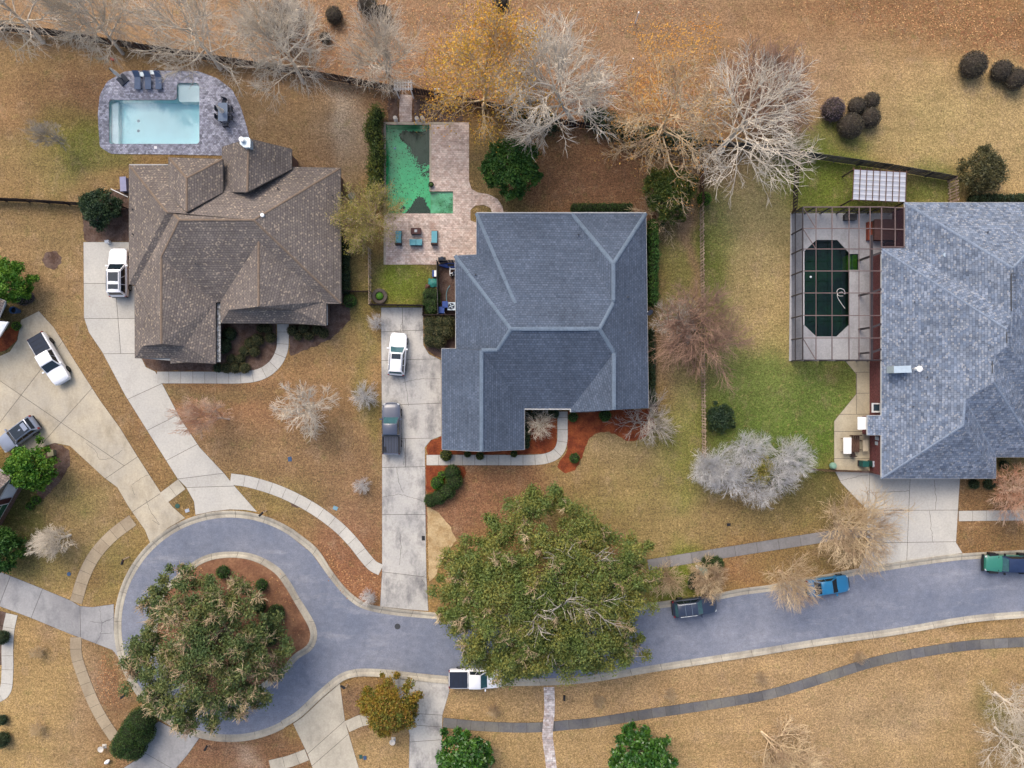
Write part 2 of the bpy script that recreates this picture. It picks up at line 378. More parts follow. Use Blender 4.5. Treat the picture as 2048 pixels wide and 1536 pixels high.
# ---------------------------------------------------------------- sheets, slabs, kerbs
def struct_sheet(name, poly_px, mat, z0, z1, holes=(), kind='structure'):
    o = MB().prism(PP(poly_px), z0, z1, [PP(h) for h in holes]).build(name, mat)
    return tag(o, kind=kind)

def smooth_line(pts, n=6):
    """Catmull-Rom through pixel points"""
    p = [np.array(q, float) for q in pts]; p = [2*p[0]-p[1]] + p + [2*p[-1]-p[-2]]; out = []
    for i in range(1, len(p) - 2):
        for k in range(n):
            t = k / n
            out.append(tuple(.5*((2*p[i])+(-p[i-1]+p[i+1])*t+(2*p[i-1]-5*p[i]+4*p[i+1]-p[i+2])*t*t+(-p[i-1]+3*p[i]-3*p[i+1]+p[i+2])*t**3)))
    return out + [tuple(p[-2])]

def resample(pts, step):
    p = np.array(pts, float); dd = np.hypot(*np.diff(p, axis=0).T); s = np.concatenate([[0], np.cumsum(dd)])
    n = max(1, int(round(s[-1] / step))); t = np.linspace(0, s[-1], n + 1)
    return np.stack([np.interp(t, s, p[:, 0]), np.interp(t, s, p[:, 1])], -1)

def offset(pts, d):
    p = np.array(pts, float); t = np.gradient(p, axis=0); t /= np.linalg.norm(t, axis=1)[:, None]
    return p + np.stack([-t[:, 1], t[:, 0]], -1) * d

def shrink(poly, g):
    """move every edge of a polygon inwards by g"""
    p = [np.array(q, float) for q in poly]
    if sum(p[i-1][0]*p[i][1]-p[i][0]*p[i-1][1] for i in range(len(p))) < 0: p.reverse()
    out = []
    for i in range(len(p)):
        a, b, c = p[i-1], p[i], p[(i+1) % len(p)]
        u = (b - a) / (np.linalg.norm(b - a) + 1e-9); v = (c - b) / (np.linalg.norm(c - b) + 1e-9)
        nu = np.array([-u[1], u[0]]); nv = np.array([-v[1], v[0]]); k = 1 + nu @ nv
        m = (nu + nv) / max(k, .3); out.append(tuple(b + m * g))
    return out

def split_poly(polys, a, b):
    """cut polygons by the line a-b"""
    a = np.array(a, float); b = np.array(b, float); n = np.array([-(b-a)[1], (b-a)[0]]); res = []
    for poly in polys:
        sd = [float((np.array(q) - a) @ n) for q in poly]
        if min(sd) > -1e-6 or max(sd) < 1e-6: res.append(poly); continue
        # only cut where the segment a-b reaches into this polygon
        c = np.mean(np.array(poly), 0); 
        for sg in (1, -1):
            o = []
            for i in range(len(poly)):
                p, q = np.array(poly[i]), np.array(poly[(i+1) % len(poly)]); d0, d1 = sd[i]*sg, sd[(i+1) % len(poly)]*sg
                if d0 >= 0: o.append(tuple(p))
                if d0 * d1 < 0: o.append(tuple(p + (q - p) * d0 / (d0 - d1)))
            if len(o) > 2: res.append(o)
    return res

def in_poly(x, y, poly):
    c = False
    for i in range(len(poly)):
        (x0, y0), (x1, y1) = poly[i-1], poly[i]
        if (y0 > y) != (y1 > y) and x < (x1-x0)*(y-y0)/(y1-y0)+x0: c = not c
    return c

def slabs(name, poly_px, cuts, mat, zt=.03, gap=.022, cracks=()):
    """a paved area: dark bedding plus every slab as its own piece; cuts = (line, optional box it applies in)"""
    base = struct_sheet(name, poly_px, M['joint'], -.10, zt - .016)
    polys = [list(poly_px)]
    for cut in cuts:
        (a, b), rng = (cut[:2], cut[2] if len(cut) > 2 else None)
        keep, work = [], []
        for p in polys:
            c = np.mean(np.array(p), 0)
            if rng and not (rng[0] <= c[0] <= rng[2] and rng[1] <= c[1] <= rng[3]): keep.append(p)
            else: work.append(p)
        polys = keep + split_poly(work, a, b)
    for p in polys:
        MB().prism(shrink(PP(p), gap), -.08, zt).build('slab', mat, base)
    for ck in cracks:
        crack(base, ck, zt)
    return base

def crack(parent, pts, zt, wd=.028, seed=0):
    r = random.Random(len(pts) * 31 + int(pts[0][0]) + seed); q = resample(PP(pts), .22)
    q = q + np.array([[r.gauss(0, .035), r.gauss(0, .035)] for _ in q])
    L, R = offset(q, wd / 2 * r.uniform(.7, 1.2)), offset(q, -wd / 2)
    n = len(q); vs = [(x, y, zt + .004) for x, y in L] + [(x, y, zt + .004) for x, y in R]
    link('crack', MB().add(vs, [(i, i + n, i + n + 1, i + 1) for i in range(n - 1)]).mesh('crack'), M['crack'], parent)

def walk(name, line_px, width_px, mat, step=30, zt=.036, gap=.016, base_h=None):
    pts = resample(smooth_line(line_px), 4.0)
    A, B = offset(pts, width_px / 2), offset(pts, -width_px / 2)
    base = struct_sheet(name, [tuple(q) for q in A] + [tuple(q) for q in B[::-1]], M['joint'], -.10, zt - .016)
    k = max(2, int(round(step / 4.0))); i = 0; n = len(pts)
    while i < n - 1:
        j = min(n - 1, i + k)
        if n - 1 - j < k * .4: j = n - 1
        p = [tuple(q) for q in A[i:j+1]] + [tuple(q) for q in B[i:j+1][::-1]]
        MB().prism(shrink(PP(p), gap), -.08, zt).build('slab', mat, base); i = j
    return base

KPROF = [(0.0, .008), (.40, .0), (.47, .0), (.52, .03), (.66, .075), (.86, .105), (1.0, .105)]   # across a rolled kerb, from the asphalt outwards
def kerb(name, inner_px, outer_px, step_px=62, mat='conc_kerb'):
    """inner = asphalt edge, outer = back of kerb, both running the same way"""
    n = 240; rs = lambda p: np.array(PP(resample(smooth_line(p), 1e-3 + sum(math.dist(a, b) for a, b in zip(p[:-1], p[1:])) / n).tolist()))
    a, b = rs(inner_px), rs(outer_px); m = min(len(a), len(b))
    f = lambda p: np.stack([np.interp(np.linspace(0, 1, n + 1), np.linspace(0, 1, len(p)), p[:, i]) for i in (0, 1)], -1)
    a, b = f(a), f(b)
    bv = [(x, y, .004) for x, y in a] + [(x, y, .004) for x, y in b]; base = tag(MB().add(bv, [(i, i + 1, i + n + 2, i + n + 1) for i in range(n)]).build(name, M['joint']), kind='structure')
    L = float(np.hypot(*np.diff(b, axis=0).T).sum()); segs = max(1, int(round(L / (step_px / S)))); g_ = .018 * n / L
    for k in range(segs):
        t = np.linspace(k / segs * n + (g_ if k else 0), (k + 1) / segs * n - g_, 7)
        ia = np.stack([np.interp(t, range(n + 1), a[:, i]) for i in (0, 1)], -1); ib = np.stack([np.interp(t, range(n + 1), b[:, i]) for i in (0, 1)], -1)
        vs, fs = [], []; q = len(KPROF) + 2
        for u, v in zip(ia, ib):
            for s, z in KPROF: vs.append((*(u + (v - u) * s), z + .016))
            vs.append((*v, -.1)); vs.append((*u, -.1))
        for i in range(6):
            for j in range(q): fs.append((i*q+j, i*q+(j+1) % q, (i+1)*q+(j+1) % q, (i+1)*q+j))
        fs += [tuple(range(q - 1, -1, -1)), tuple(range(6*q, 7*q))]
        MB().add(vs, fs).build('kerbstone', M[mat], base)
    return base

def arc(cx, cy, r, a0, a1, n=24):
    return [(cx + r*math.cos(math.radians(a0+(a1-a0)*i/n)), cy + r*math.sin(math.radians(a0+(a1-a0)*i/n))) for i in range(n + 1)]

# road: turning circle and street (pixel angles: 0 = +x, 90 = down)
RING = (460, 1252)
N_IN = [(578,1070),(622,1105),(655,1150),(682,1184),(706,1206),(731,1219),(778,1229),(860,1237),(960,1243),(1100,1238),(1230,1226),(1340,1214),(1432,1200),(1484,1190),(1557,1180),(1705,1152),(1790,1138),(1850,1129),(1922,1120),(2048,1112),(2170,1108)]
N_OUT = [(586,1058),(634,1096),(664,1141),(691,1175),(715,1196),(735,1207),(778,1215),(859,1224),(960,1230),(1100,1225),(1230,1213),(1336,1201),(1430,1187),(1482,1177),(1555,1167),(1702,1139),(1788,1125),(1848,1116),(1921,1107),(2047,1100),(2168,1096)]
S_IN = [(2170,1212),(2048,1222),(1935,1232),(1786,1257),(1629,1279),(1526,1296),(1417,1313),(1300,1331),(1200,1348),(1120,1356),(1010,1357),(896,1352),(831,1346),(776,1339),(724,1337),(697,1341),(673,1352),(631,1387),(593,1423),(562,1442)]
S_OUT = [(2171,1225),(2049,1235),(1937,1245),(1788,1270),(1631,1292),(1528,1309),(1419,1326),(1302,1344),(1201,1361),(1120,1369),(1010,1371),(895,1367),(829,1360),(773,1354),(726,1352),(702,1355),(682,1364),(642,1397),(602,1434),(568,1455)]
RIN = arc(*RING, 217, 62, 303, 60); ROUT = arc(*RING, 231, 62, 303, 60)
road_poly = N_IN + S_IN + RIN
ISL_IN = [(302,1270),(315,1195),(357,1147),(407,1112),(460,1103),(510,1109),(557,1134),(582,1166),(598,1194),(614,1219),(631,1250),(634,1276),(623,1300),(595,1319),(564,1353),(500,1395),(440,1404),(370,1385),(320,1335)]
ISL_OUT = [(314,1270),(326,1200),(364,1157),(411,1124),(460,1115),(506,1121),(548,1144),(571,1173),(587,1200),(602,1225),(618,1254),(621,1273),(613,1291),(587,1309),(556,1343),(494,1383),(440,1391),(377,1374),(330,1328)]
isl_s = smooth_line(ISL_IN + [ISL_IN[0]], 4)[:-1]
struct_sheet('road', road_poly, M['asphalt'], -.2, .012, [isl_s])
kerb('kerb_north', N_IN, N_OUT); kerb('kerb_south', S_IN, S_OUT); kerb('kerb_circle', RIN, ROUT)
kerb('kerb_island', ISL_IN + [ISL_IN[0]], ISL_OUT + [ISL_OUT[0]], 50)
struct_sheet('island_bed', smooth_line(ISL_OUT + [ISL_OUT[0]], 4)[:-1], M['islandbed'], -.1, .085)

# driveways
slabs('driveway_brown_house', [(167,484),(258,484),(262,570),(270,572),(270,715),(284,717),(292,734),(311,743),(324,766),(360,835),(400,895),(448,946),(470,973),(515,1024),(490,1020),(460,1019),(425,1023),(391,1030),(388,1003),(372,974),(355,957),(300,870),(250,790),(205,705),(178,665),(168,635)],
      [((160,567),(262,567)),((160,637),(272,637)),((160,708),(290,707)),((233,597),(242,708),(160,567,300,707)),((250,801),(322,768)),((290,863),(362,827)),((333,921),(392,890)),((355,958),(450,946)),((372,975),(470,972))], M['conc_light'])
slabs('driveway_cream', [(-60,745),(0,712),(20,703),(35,680),(42,640),(78,622),(108,655),(150,722),(200,800),(240,855),(275,912),(322,985),(345,1013),(371,1036),(336,1056),(301,1088),(290,1060),(270,1032),(255,1010),(235,975),(208,955),(170,920),(140,892),(110,886),(90,892),(60,915),(30,906),(-60,860)],
      [((211,957),(273,915)),((252,1032),(324,985)),((0,845),(120,690)),((100,870),(190,770)),((20,775),(210,905),(0,700,260,1000))], M['conc_far'],
      cracks=[[(172,885),(190,900),(200,920),(225,915),(245,900)],[(270,990),(262,970),(285,955),(300,950)],[(305,1040),(320,1050),(300,1020),(292,1000)]])
slabs('driveway_grey', [(-60,1112),(0,1143),(80,1175),(140,1200),(160,1212),(185,1214),(228,1208),(228,1260),(238,1316),(225,1300),(165,1277),(140,1268),(60,1235),(20,1220),(0,1213),(-60,1192)],
      [((22,1150),(0,1207)),((86,1176),(62,1237)),((160,1205),(162,1285))], M['conc_grey'],
      cracks=[[(200,1212),(204,1245),(202,1270),(190,1290)],[(180,1243),(204,1245),(222,1240)],[(200,1268),(225,1266)],[(204,1246),(228,1234)]])
slabs('driveway_slate_house', [(762,615),(846,615),(847,690),(858,708),(882,720),(883,872),(862,880),(850,895),(851,1010),(853,1150),(857,1222),(815,1219),(760,1213),(764,1145),(764,900)],
      [((760,664),(850,660)),((760,721),(890,717)),((760,811),(890,806)),((760,878),(890,876)),((760,935),(860,933)),((760,1029),(860,1029)),((760,1143),(860,1155)),((811,878),(811,935),(760,879,860,934)),((804,600),(806,664),(760,600,860,662))], M['conc_old'],
      cracks=[[(793,935),(798,965),(806,985)],[(765,994),(800,988),(825,995),(848,1002)],[(808,750),(812,770),(817,812)],[(806,765),(835,758),(880,757)],[(805,640),(800,665),(815,670)],[(842,1155),(852,1147)],[(842,1157),(852,1172)],[(800,1065),(803,1100),(798,1130)],[(804,810),(803,875),(810,905),(806,930)]])
slabs('driveway_blue_house', [(1670,943),(1763,943),(1765,957),(1920,957),(1917,1000),(1912,1085),(1925,1106),(1848,1117),(1716,1138),(1728,1115),(1733,1085),(1734,1020),(1705,990),(1682,966)],
      [((1650,1021),(1930,1020)),((1650,1087),(1930,1083)),((1740,930),(1737,1021),(1600,900,1930,1020)),((1820,958),(1813,1125))], M['conc_light'],
      cracks=[[(1868,960),(1872,1000),(1870,1020)],[(1858,1022),(1862,1050),(1865,1085)],[(1680,962),(1715,952),(1735,950)],[(1740,985),(1818,982)]])
slabs('driveway_south_cream', [(586,1447),(606,1433),(644,1397),(680,1366),(690,1440),(697,1465),(718,1536),(740,1620),(650,1620),(625,1536),(615,1508)],
      [((606,1516),(700,1432)),((610,1544),(706,1460))], M['conc_cream'])
slabs('driveway_south_grey', [(783,1356),(829,1361),(897,1368),(899,1382),(885,1430),(884,1470),(887,1620),(816,1620),(819,1470),(806,1410)],
      [((800,1425),(900,1431)),((800,1448),(900,1455)),((800,1485),(900,1478))], M['conc_old'])
slabs('driveway_hedge', [(318,1442),(356,1462),(399,1476),(375,1510),(345,1545),(320,1620),(215,1620),(232,1545),(280,1515),(292,1460)],
      [((280,1500),(350,1540))], M['conc_grey'])

# sidewalks and garden walks
walk('sidewalk_west', [(266,1040),(225,1071),(190,1110),(167,1155),(152,1205)], 25, M['conc_tan'], 22)
walk('sidewalk_link', [(327,996),(364,968)], 25, M['conc_cream'], 24)
walk('sidewalk_circle', [(461,958),(500,964),(560,983),(620,1013),(672,1050),(706,1084),(728,1112),(745,1131),(762,1140)], 23, M['conc_light'], 28)
walk('garden_walk_slate_house', [(853,920),(980,920),(1060,920),(1095,916),(1115,905),(1124,885),(1125,850),(1125,823)], 21, M['conc_light'], 22)
walk('sidewalk_north', [(1296,1130),(1400,1113),(1520,1094),(1640,1075),(1690,1067),(1732,1063)], 22, M['conc_mid'], 44)
walk('sidewalk_east', [(1917,1032),(2000,1031),(2120,1030)], 21, M['conc_light'], 29)
walk('sidewalk_south', [(886,1445),(960,1452),(1030,1455),(1090,1454),(1131,1450),(1194,1444),(1301,1427),(1410,1411),(1517,1393),(1580,1377),(1649,1355),(1703,1337),(1751,1323),(1827,1307),(1936,1291),(2048,1284),(2140,1282)], 20, M['conc_path'], 28)
walk('sidewalk_hedge', [(152,1274),(153,1310),(166,1352),(186,1402),(206,1440),(230,1476)], 23, M['conc_tan'], 24)
walk('garden_walk_west', [(24,1228),(17,1262),(15,1300),(15,1345),(8,1385),(-30,1400)], 24, M['conc_light'], 27)
walk('garden_walk_brown_house', [(314,755),(400,755),(480,755),(522,748),(550,728),(564,700),(566,670),(566,648)], 24, M['conc_light'], 26)
walk('sidewalk_corner', [(694,1453),(735,1438),(806,1436)], 24, M['conc_cream'], 30)
walk('sidewalk_corner_west', [(540,1532),(580,1522),(614,1509)], 24, M['conc_cream'], 28)
def sheet_line(name, pts, wpx, mat, z):
    q = resample(smooth_line(pts), 6); A, B = offset(q, wpx/2), offset(q, -wpx/2)
    return struct_sheet(name, [tuple(v) for v in A] + [tuple(v) for v in B[::-1]], mat, -.1, z)
sheet_line('paver_path', [(1098,1374),(1099,1420),(1095,1470),(1101,1520),(1112,1620)], 21, M['pav_path'], .045)
sheet_line('pool_path', [(813,190),(811,220),(812,244)], 25, M['pav_pink'], .04)
slabs('side_patio', [(1690,722),(1748,722),(1748,943),(1668,940),(1668,842),(1712,788),(1712,748)],
      [((1660,745),(1760,744)),((1660,787),(1760,786)),((1660,829),(1760,828)),((1660,863),(1760,863)),((1660,917),(1760,917)),((1713,740),(1713,828),(1650,745,1760,828))], M['conc_patio'])

# planting beds
def bed(name, pts, mat, z=.02, wob=True):
    q = resample(pts + [pts[0]], 7)[:-1]
    if wob:
        r = random.Random(int(pts[0][0])); q = q + np.array([[r.gauss(0, .9), r.gauss(0, .9)] for _ in q])
    struct_sheet(name, [tuple(v) for v in q], M[mat], -.1, z)
bed('straw_bed_walk', [(862,881),(884,873),(1049,880),(1049,825),(1114,825),(1114,895),(1104,908),(853,910),(852,895)], 'straw')
bed('straw_bed_front', [(1136,822),(1297,818),(1312,850),(1292,876),(1257,883),(1218,863),(1192,866),(1174,882),(1166,912),(1152,940),(1128,946),(1113,932),(1134,905)], 'straw')
bed('straw_bed_drive', [(852,931),(926,931),(934,945),(916,968),(890,1000),(862,1012),(853,1000)], 'straw')
bed('mulch_bed_side', [(848,632),(912,632),(912,697),(884,699),(884,718),(859,707),(848,690)], 'mulch')
bed('mulch_bed_front', [(285,717),(441,700),(441,640),(552,640),(553,700),(541,726),(514,741),(311,742),(293,733)], 'mulch')
bed('mulch_bed_east', [(579,645),(650,600),(698,612),(702,640),(660,680),(580,713)], 'mulch')
bed('mulch_bed_west', [(165,418),(190,395),(258,372),(258,483),(168,483)], 'mulch')
bed('sand_patch', [(854,1014),(876,1024),(902,1056),(912,1080),(890,1110),(872,1150),(857,1166)], 'sand', .012)
bed('straw_bed_west', [(-20,712),(12,700),(34,680),(41,642),(28,648),(10,664),(-20,660)], 'straw')
bed('mulch_bed_corner', [(92,893),(112,887),(138,900),(142,930),(118,965),(85,1000),(70,985),(85,930)], 'mulch')
bed('mulch_bed_gate', [(776,197),(795,197),(797,243),(776,243)], 'mulch', .015)
bed('mulch_bed_pool', [(828,197),(900,200),(930,243),(828,243)], 'mulch', .015)
bed('mulch_bed_edge', [(-30,1216),(18,1226),(8,1262),(3,1330),(-30,1340)], 'mulch')
bed('equipment_yard', [(879,520),(914,520),(914,632),(879,632)], 'mulch', .014, False)
bed('mulch_bed_yard', [(1296,812),(1316,830),(1300,690),(1296,640)], 'mulch', .012)

# ---------------------------------------------------------------- pools
def water_mat(name, tint, gloss=.06, rough=.03):
    m, nt, b = base_mat(name, rough, .5); nt.nodes.remove(b)
    t = nd(nt, 'ShaderNodeBsdfTransparent'); t.inputs[0].default_value = tint
    g = nd(nt, 'ShaderNodeBsdfGlossy'); g.inputs['Roughness'].default_value = rough
    fr = nd(nt, 'ShaderNodeFresnel'); fr.inputs[0].default_value = 1.33
    bp = nd(nt, 'ShaderNodeBump'); bp.inputs['Distance'].default_value = .02; bp.inputs['Strength'].default_value = .12
    nt.links.new(noise(nt, pos(nt), 1.6, 3), bp.inputs['Height'])
    for n in (g, fr): nt.links.new(bp.outputs[0], n.inputs['Normal'])
    mx = nd(nt, 'ShaderNodeMixShader'); nt.links.new(fr.outputs[0], mx.inputs[0]); nt.links.new(t.outputs[0], mx.inputs[1]); nt.links.new(g.outputs[0], mx.inputs[2])
    nt.links.new(mx.outputs[0], nt.nodes['Material Output'].inputs[0]); return m
def basin(name, poly, depth, mat, zt):
    """pool shell: walls and floor"""
    q = PP(poly)
    if sum(q[i-1][0]*q[i][1]-q[i][0]*q[i-1][1] for i in range(len(q))) < 0: q.reverse()
    n = len(q); mb = MB().prism(q, -depth - .1, -depth)
    mb.add([(x, y, -depth) for x, y in q] + [(x, y, zt) for x, y in q], [(i, i + n, (i+1) % n + n, (i+1) % n) for i in range(n)])
    return tag(mb.build(name, mat), kind='structure')
def rnd(pts, r=6):
    """round the corners of a pixel polygon"""
    out = []
    for i in range(len(pts)):
        a, b, c = (np.array(pts[j % len(pts)], float) for j in (i - 1, i, i + 1))
        u = (a - b) / np.linalg.norm(a - b); v = (c - b) / np.linalg.norm(c - b)
        for t in (0, .25, .5, .75, 1): out.append(tuple(b + u * r * (1-t)**2 + v * r * t**2))
    return out
# blue pool
bp_poly = rnd([(218,200),(354,200),(354,166),(399,166),(399,288),(218,288)], 7)
struct_sheet('pool_deck_blue', rnd([(196,230),(200,190),(215,163),(250,143),(300,141),(395,142),(435,157),(465,180),(482,215),(494,255),(503,292),(503,312),(320,309),(222,308),(200,294)], 6), M['pav_blue'], -.1, .05, [bp_poly])
M['plaster_blue'] = plain('plaster_blue', C(200, 240, 255, 1.5), .7, .3, amt=.05, sc=.5)
M['plaster_pale'] = plain('plaster_pale', C(244, 252, 252, 1.4), .7, .3, amt=.04, sc=.8)
ps = basin('pool_shell_blue', bp_poly, 1.0, M['plaster_blue'], .02)
MB().prism(PP([(219,206),(233,201),(233,287),(219,282)]), -1.0, -.4).build('bench', M['plaster_pale'], ps)
MB().prism(PP(rnd([(355,167),(398,167),(398,202),(355,202)], 6)), -1.0, -.25).build('shelf', M['plaster_pale'], ps)
for y in (242, 262): MB().lathe(P(277, y, -1.0), [(.16, 0), (.16, .02), (.1, .04)], 12).build('drain', plain('drain_grey', C(120, 160, 180)), ps)
tag(MB().prism(PP(bp_poly), -.03, -.02).build('pool_water_blue', water_mat('water_blue', (.92, .985, 1.0, 1))), kind='structure')
M['steel'] = plain('steel', C(170, 174, 178), .35, .5, .8)
M['white'] = plain('white', C(236, 236, 234, 1.45), .55, .4, amt=.04)
tag(MB().cbox(P(311, 295, .05), .3, .3, .015).build('skimmer_lid', M['white']), 'white square skimmer lid in the paving south of the blue pool', 'lid')
# green pool
gp_poly = [(772,250),(859,250),(859,383),(906,383),(906,427),(772,427)]
struct_sheet('pool_deck_pink', [(768,245),(938,245),(938,362),(943,378),(955,385),(978,389),(995,398),(1005,413),(1008,432),(986,432),(981,416),(968,410),(951,411),(941,420),(941,441),(956,447),(956,512),(914,514),(914,529),(768,529)],
             M['pav_pink'], -.1, .05, [gp_poly])
M['coping'] = mottled('coping', C(196, 184, 164), ((.8, .12), (6, .14)))
M['plaster_green'] = mottled('plaster_green', C(120, 212, 180, 1.35), ((.3, .1), (2.5, .1), (9, .1)), col2=C(144, 222, 184, 1.35), mixscale=.25, rough=.8)
M['plaster_shoal'] = mottled('plaster_shoal', C(186, 214, 204, 1.2), ((.6, .1), (4, .12)), col2=C(140, 182, 150), mixscale=.8)
gs = basin('pool_shell_green', gp_poly, 1.35, M['plaster_green'], .02)
MB().prism(PP([(874,384),(905.5,384),(905.5,426.5),(874,426.5)]), -1.35, -.2).build('shelf', M['plaster_shoal'], gs)
MB().prism(PP([(866,384),(873.5,384),(873.5,426.5),(866,426.5)]), -1.35, -.5).build('step', M['plaster_shoal'], gs)
MB().prism(PP([(859.5,384),(865.5,384),(865.5,426.5),(859.5,426.5)]), -1.35, -.8).build('step', M['plaster_shoal'], gs)
for a, b in (((767.5,244.5),(771.5,529)), ((771.6,244.6),(906,249.6)), ((859.4,251),(863,383))):
    MB().box(P(*a)[0], P(*b)[0], P(*b)[1], P(*a)[1], .02, .075).build('coping', M['coping'], gs)
tag(MB().prism(PP(gp_poly), -.06, -.05).build('pool_water_green', water_mat('water_green', (.74, .95, .84, 1))), kind='structure')
def leaf_scatter(name, poly_px, n, z, size, mat, seed, h=0.02, parent=None, soft=0.0, label=None):
    """flat fallen leaves lying inside a pixel polygon (or several)"""
    r = np.random.RandomState(seed); polys = poly_px if isinstance(poly_px[0], list) else [poly_px]; pts = []
    for pl in polys:
        a = np.array(pl); lo, hi = a.min(0), a.max(0); m = int(n / len(polys)); cnt = 0
        while cnt < m:
            q = lo + r.rand(4000, 2) * (hi - lo)
            k = [p for p in q if in_poly(p[0], p[1], pl)][:m - cnt]; pts += k; cnt += len(k)
    p = np.array(pts) + r.randn(len(pts), 2) * soft
    x = (p[:, 0] - 1024) / S; y = (768 - p[:, 1]) / S; n = len(p)
    an = r.rand(n) * 6.28; s = size * (.6 + .8 * r.rand(n)); V = np.zeros((n, 4, 3))
    for i, (u, v) in enumerate(((-1, 0), (0, -.55), (1, 0), (0, .55))):
        V[:, i, 0] = x + s * (u * np.cos(an) - v * np.sin(an)); V[:, i, 1] = y + s * (u * np.sin(an) + v * np.cos(an))
        V[:, i, 2] = z + r.rand(n) * h
    me = mesh_np(name, V.reshape(-1, 3), np.arange(4 * n).reshape(n, 4))
    return tag(link(name, me, mat, parent), kind='stuff')
M['wet_leaf'] = plain('wet_leaf', C(30, 36, 40), .7, .3, amt=.4, sc=6)
MATS = [[(797,263),(808,257),(828,260),(842,258),(858.5,253),(858.5,322),(852,318),(846,308),(842,299),(834,303),(824,296),(820,284),(808,276),(800,269)], [(807,426.5),(818,414),(826,402),(832,394),(839,391),(844,396),(846,406),(854,413),(851,426.5)]]
for mt in MATS:
    q = resample(mt + [mt[0]], 2.0)[:-1]; rr = np.random.RandomState(4); q = q + rr.randn(*q.shape) * .7; q = np.clip(q, [772.5, 250.5], [858.5, 426.5])
    MB().prism(PP([tuple(v) for v in q]), -1.345, -1.325).build('leaf_mat', M['wet_leaf'], gs)
leaf_scatter('sunken_leaves', [[(796,262),(806,256),(840,258),(857,252),(857,322),(846,310),(842,300),(832,304),(822,296),(820,284),(808,276),(800,268)],
             [(806,426),(818,414),(830,395),(838,390),(843,395),(846,406),(855,414),(850,425)],[(858,298),(858,318),(846,312),(840,318),(834,312),(838,304)]], 7000, -1.33, .2, M['wet_leaf'], 5, .05, gs, 1.2)
leaf_scatter('sunken_leaves', [[(774,252),(858,252),(858,425),(774,425)]], 420, -1.33, .07, M['wet_leaf'], 6, .03, gs)
leaf_scatter('sunken_leaves', [[(800,262),(858,262),(858,350),(840,345),(815,300)]], 420, -1.33, .1, M['wet_leaf'], 7, .03, gs)
leaf_scatter('sunken_leaves', [[(876,386),(904,386),(904,425),(876,425)]], 60, -.19, .06, M['wet_leaf'], 8, .01, gs)
# dark pool under the screen house
dp_poly = [(1632,480),(1674,480),(1697,505),(1697,508),(1716,508),(1716,540),(1697,540),(1697,650),(1673,673),(1632,673),(1608,650),(1608,503)]
struct_sheet('pool_deck_screen', [(1581,426),(1826,426),(1826,500),(1790,510),(1790,722),(1578,722)], M['conc_deck'], -.1, .05, [dp_poly])
M['plaster_dark'] = mottled('plaster_dark', C(30, 56, 58), ((.5, .2), (3, .2)), col2=C(44, 84, 56), mixscale=.22, rough=.8)
M['algae'] = mottled('algae', C(146, 162, 50), ((1, .15), (5, .2)), col2=C(110, 136, 44), mixscale=1)
ds = basin('pool_shell_dark', dp_poly, 1.5, M['plaster_dark'], .02)
MB().prism(PP([(1706,509),(1715.5,509),(1715.5,539.5),(1706,539.5)]), -1.5, -.12).build('step', M['algae'], ds)
MB().prism(PP([(1698,509),(1705.5,509),(1705.5,539.5),(1698,539.5)]), -1.5, -.4).build('step', M['algae'], ds)
MB().prism(PP([(1604,503),(1608,503),(1608,650),(1604,650)]), .02, .07).build('coping', M['white'], ds)
tag(MB().prism(PP(dp_poly), -.06, -.05).build('pool_water_dark', water_mat('water_dark', (.62, .80, .72, 1))), kind='structure')
# ---------------------------------------------------------------- roofs and houses
def shingle(name, ca, cb, cm, bw=.33, rh=.28, spread=.3, fleck=None, fleckamt=.6, rowdark=.25, bl=.35):
    m, nt, b = base_mat(name, .92, .2); uv = nd(nt, 'ShaderNodeUVMap'); uv.uv_map = 'UVMap'; v = uv.outputs[0]; p = pos(nt)
    br = nd(nt, 'ShaderNodeTexBrick'); nt.links.new(v, br.inputs['Vector'])
    br.inputs['Color1'].default_value = ca; br.inputs['Color2'].default_value = cb; br.inputs['Mortar'].default_value = cm
    br.inputs['Scale'].default_value = 1; br.inputs['Mortar Size'].default_value = .022; br.inputs['Mortar Smooth'].default_value = .4
    br.inputs['Brick Width'].default_value = bw; br.inputs['Row Height'].default_value = rh; br.inputs['Bias'].default_value = 0
    c = br.outputs['Color']
    def rbrick(w_, h_, dx):
        q = nd(nt, 'ShaderNodeTexBrick'); mp = nd(nt, 'ShaderNodeMapping'); mp.inputs['Location'].default_value = (dx, 0, 0); nt.links.new(v, mp.inputs[0]); nt.links.new(mp.outputs[0], q.inputs['Vector'])
        q.inputs['Color1'].default_value = (0, 0, 0, 1); q.inputs['Color2'].default_value = (1, 1, 1, 1); q.inputs['Mortar'].default_value = (.4, .4, .4, 1); q.inputs['Scale'].default_value = 1
        q.inputs['Mortar Size'].default_value = 0; q.inputs['Brick Width'].default_value = w_; q.inputs['Row Height'].default_value = h_; return q.outputs['Color']
    c = gain(nt, c, rbrick(bw * .8, rh, 7.3), 1 - spread, 1 + spread, 0, 1)
    if fleck is not None:
        c = mixc(nt, mrange(nt, rbrick(.17, rh * .5, 3.1), .925, .945, 0, fleckamt), c, fleck)
    # worn courses: long streaks along the rows and soft weathering
    mp2 = nd(nt, 'ShaderNodeMapping'); mp2.inputs['Scale'].default_value = (.12, 1 / rh, 1); nt.links.new(v, mp2.inputs[0])
    c = gain(nt, c, noise(nt, mp2.outputs[0], 1, 2), 1 - rowdark, 1 + rowdark)
    c = gain(nt, c, noise(nt, p, .25, 5, .6), .86, 1.14); c = gain(nt, c, noise(nt, p, 16, 2), .86, 1.14)
    nt.links.new(c, b.inputs['Base Color']); bump(nt, b, br.outputs['Fac'], -.02, .7)
    return m
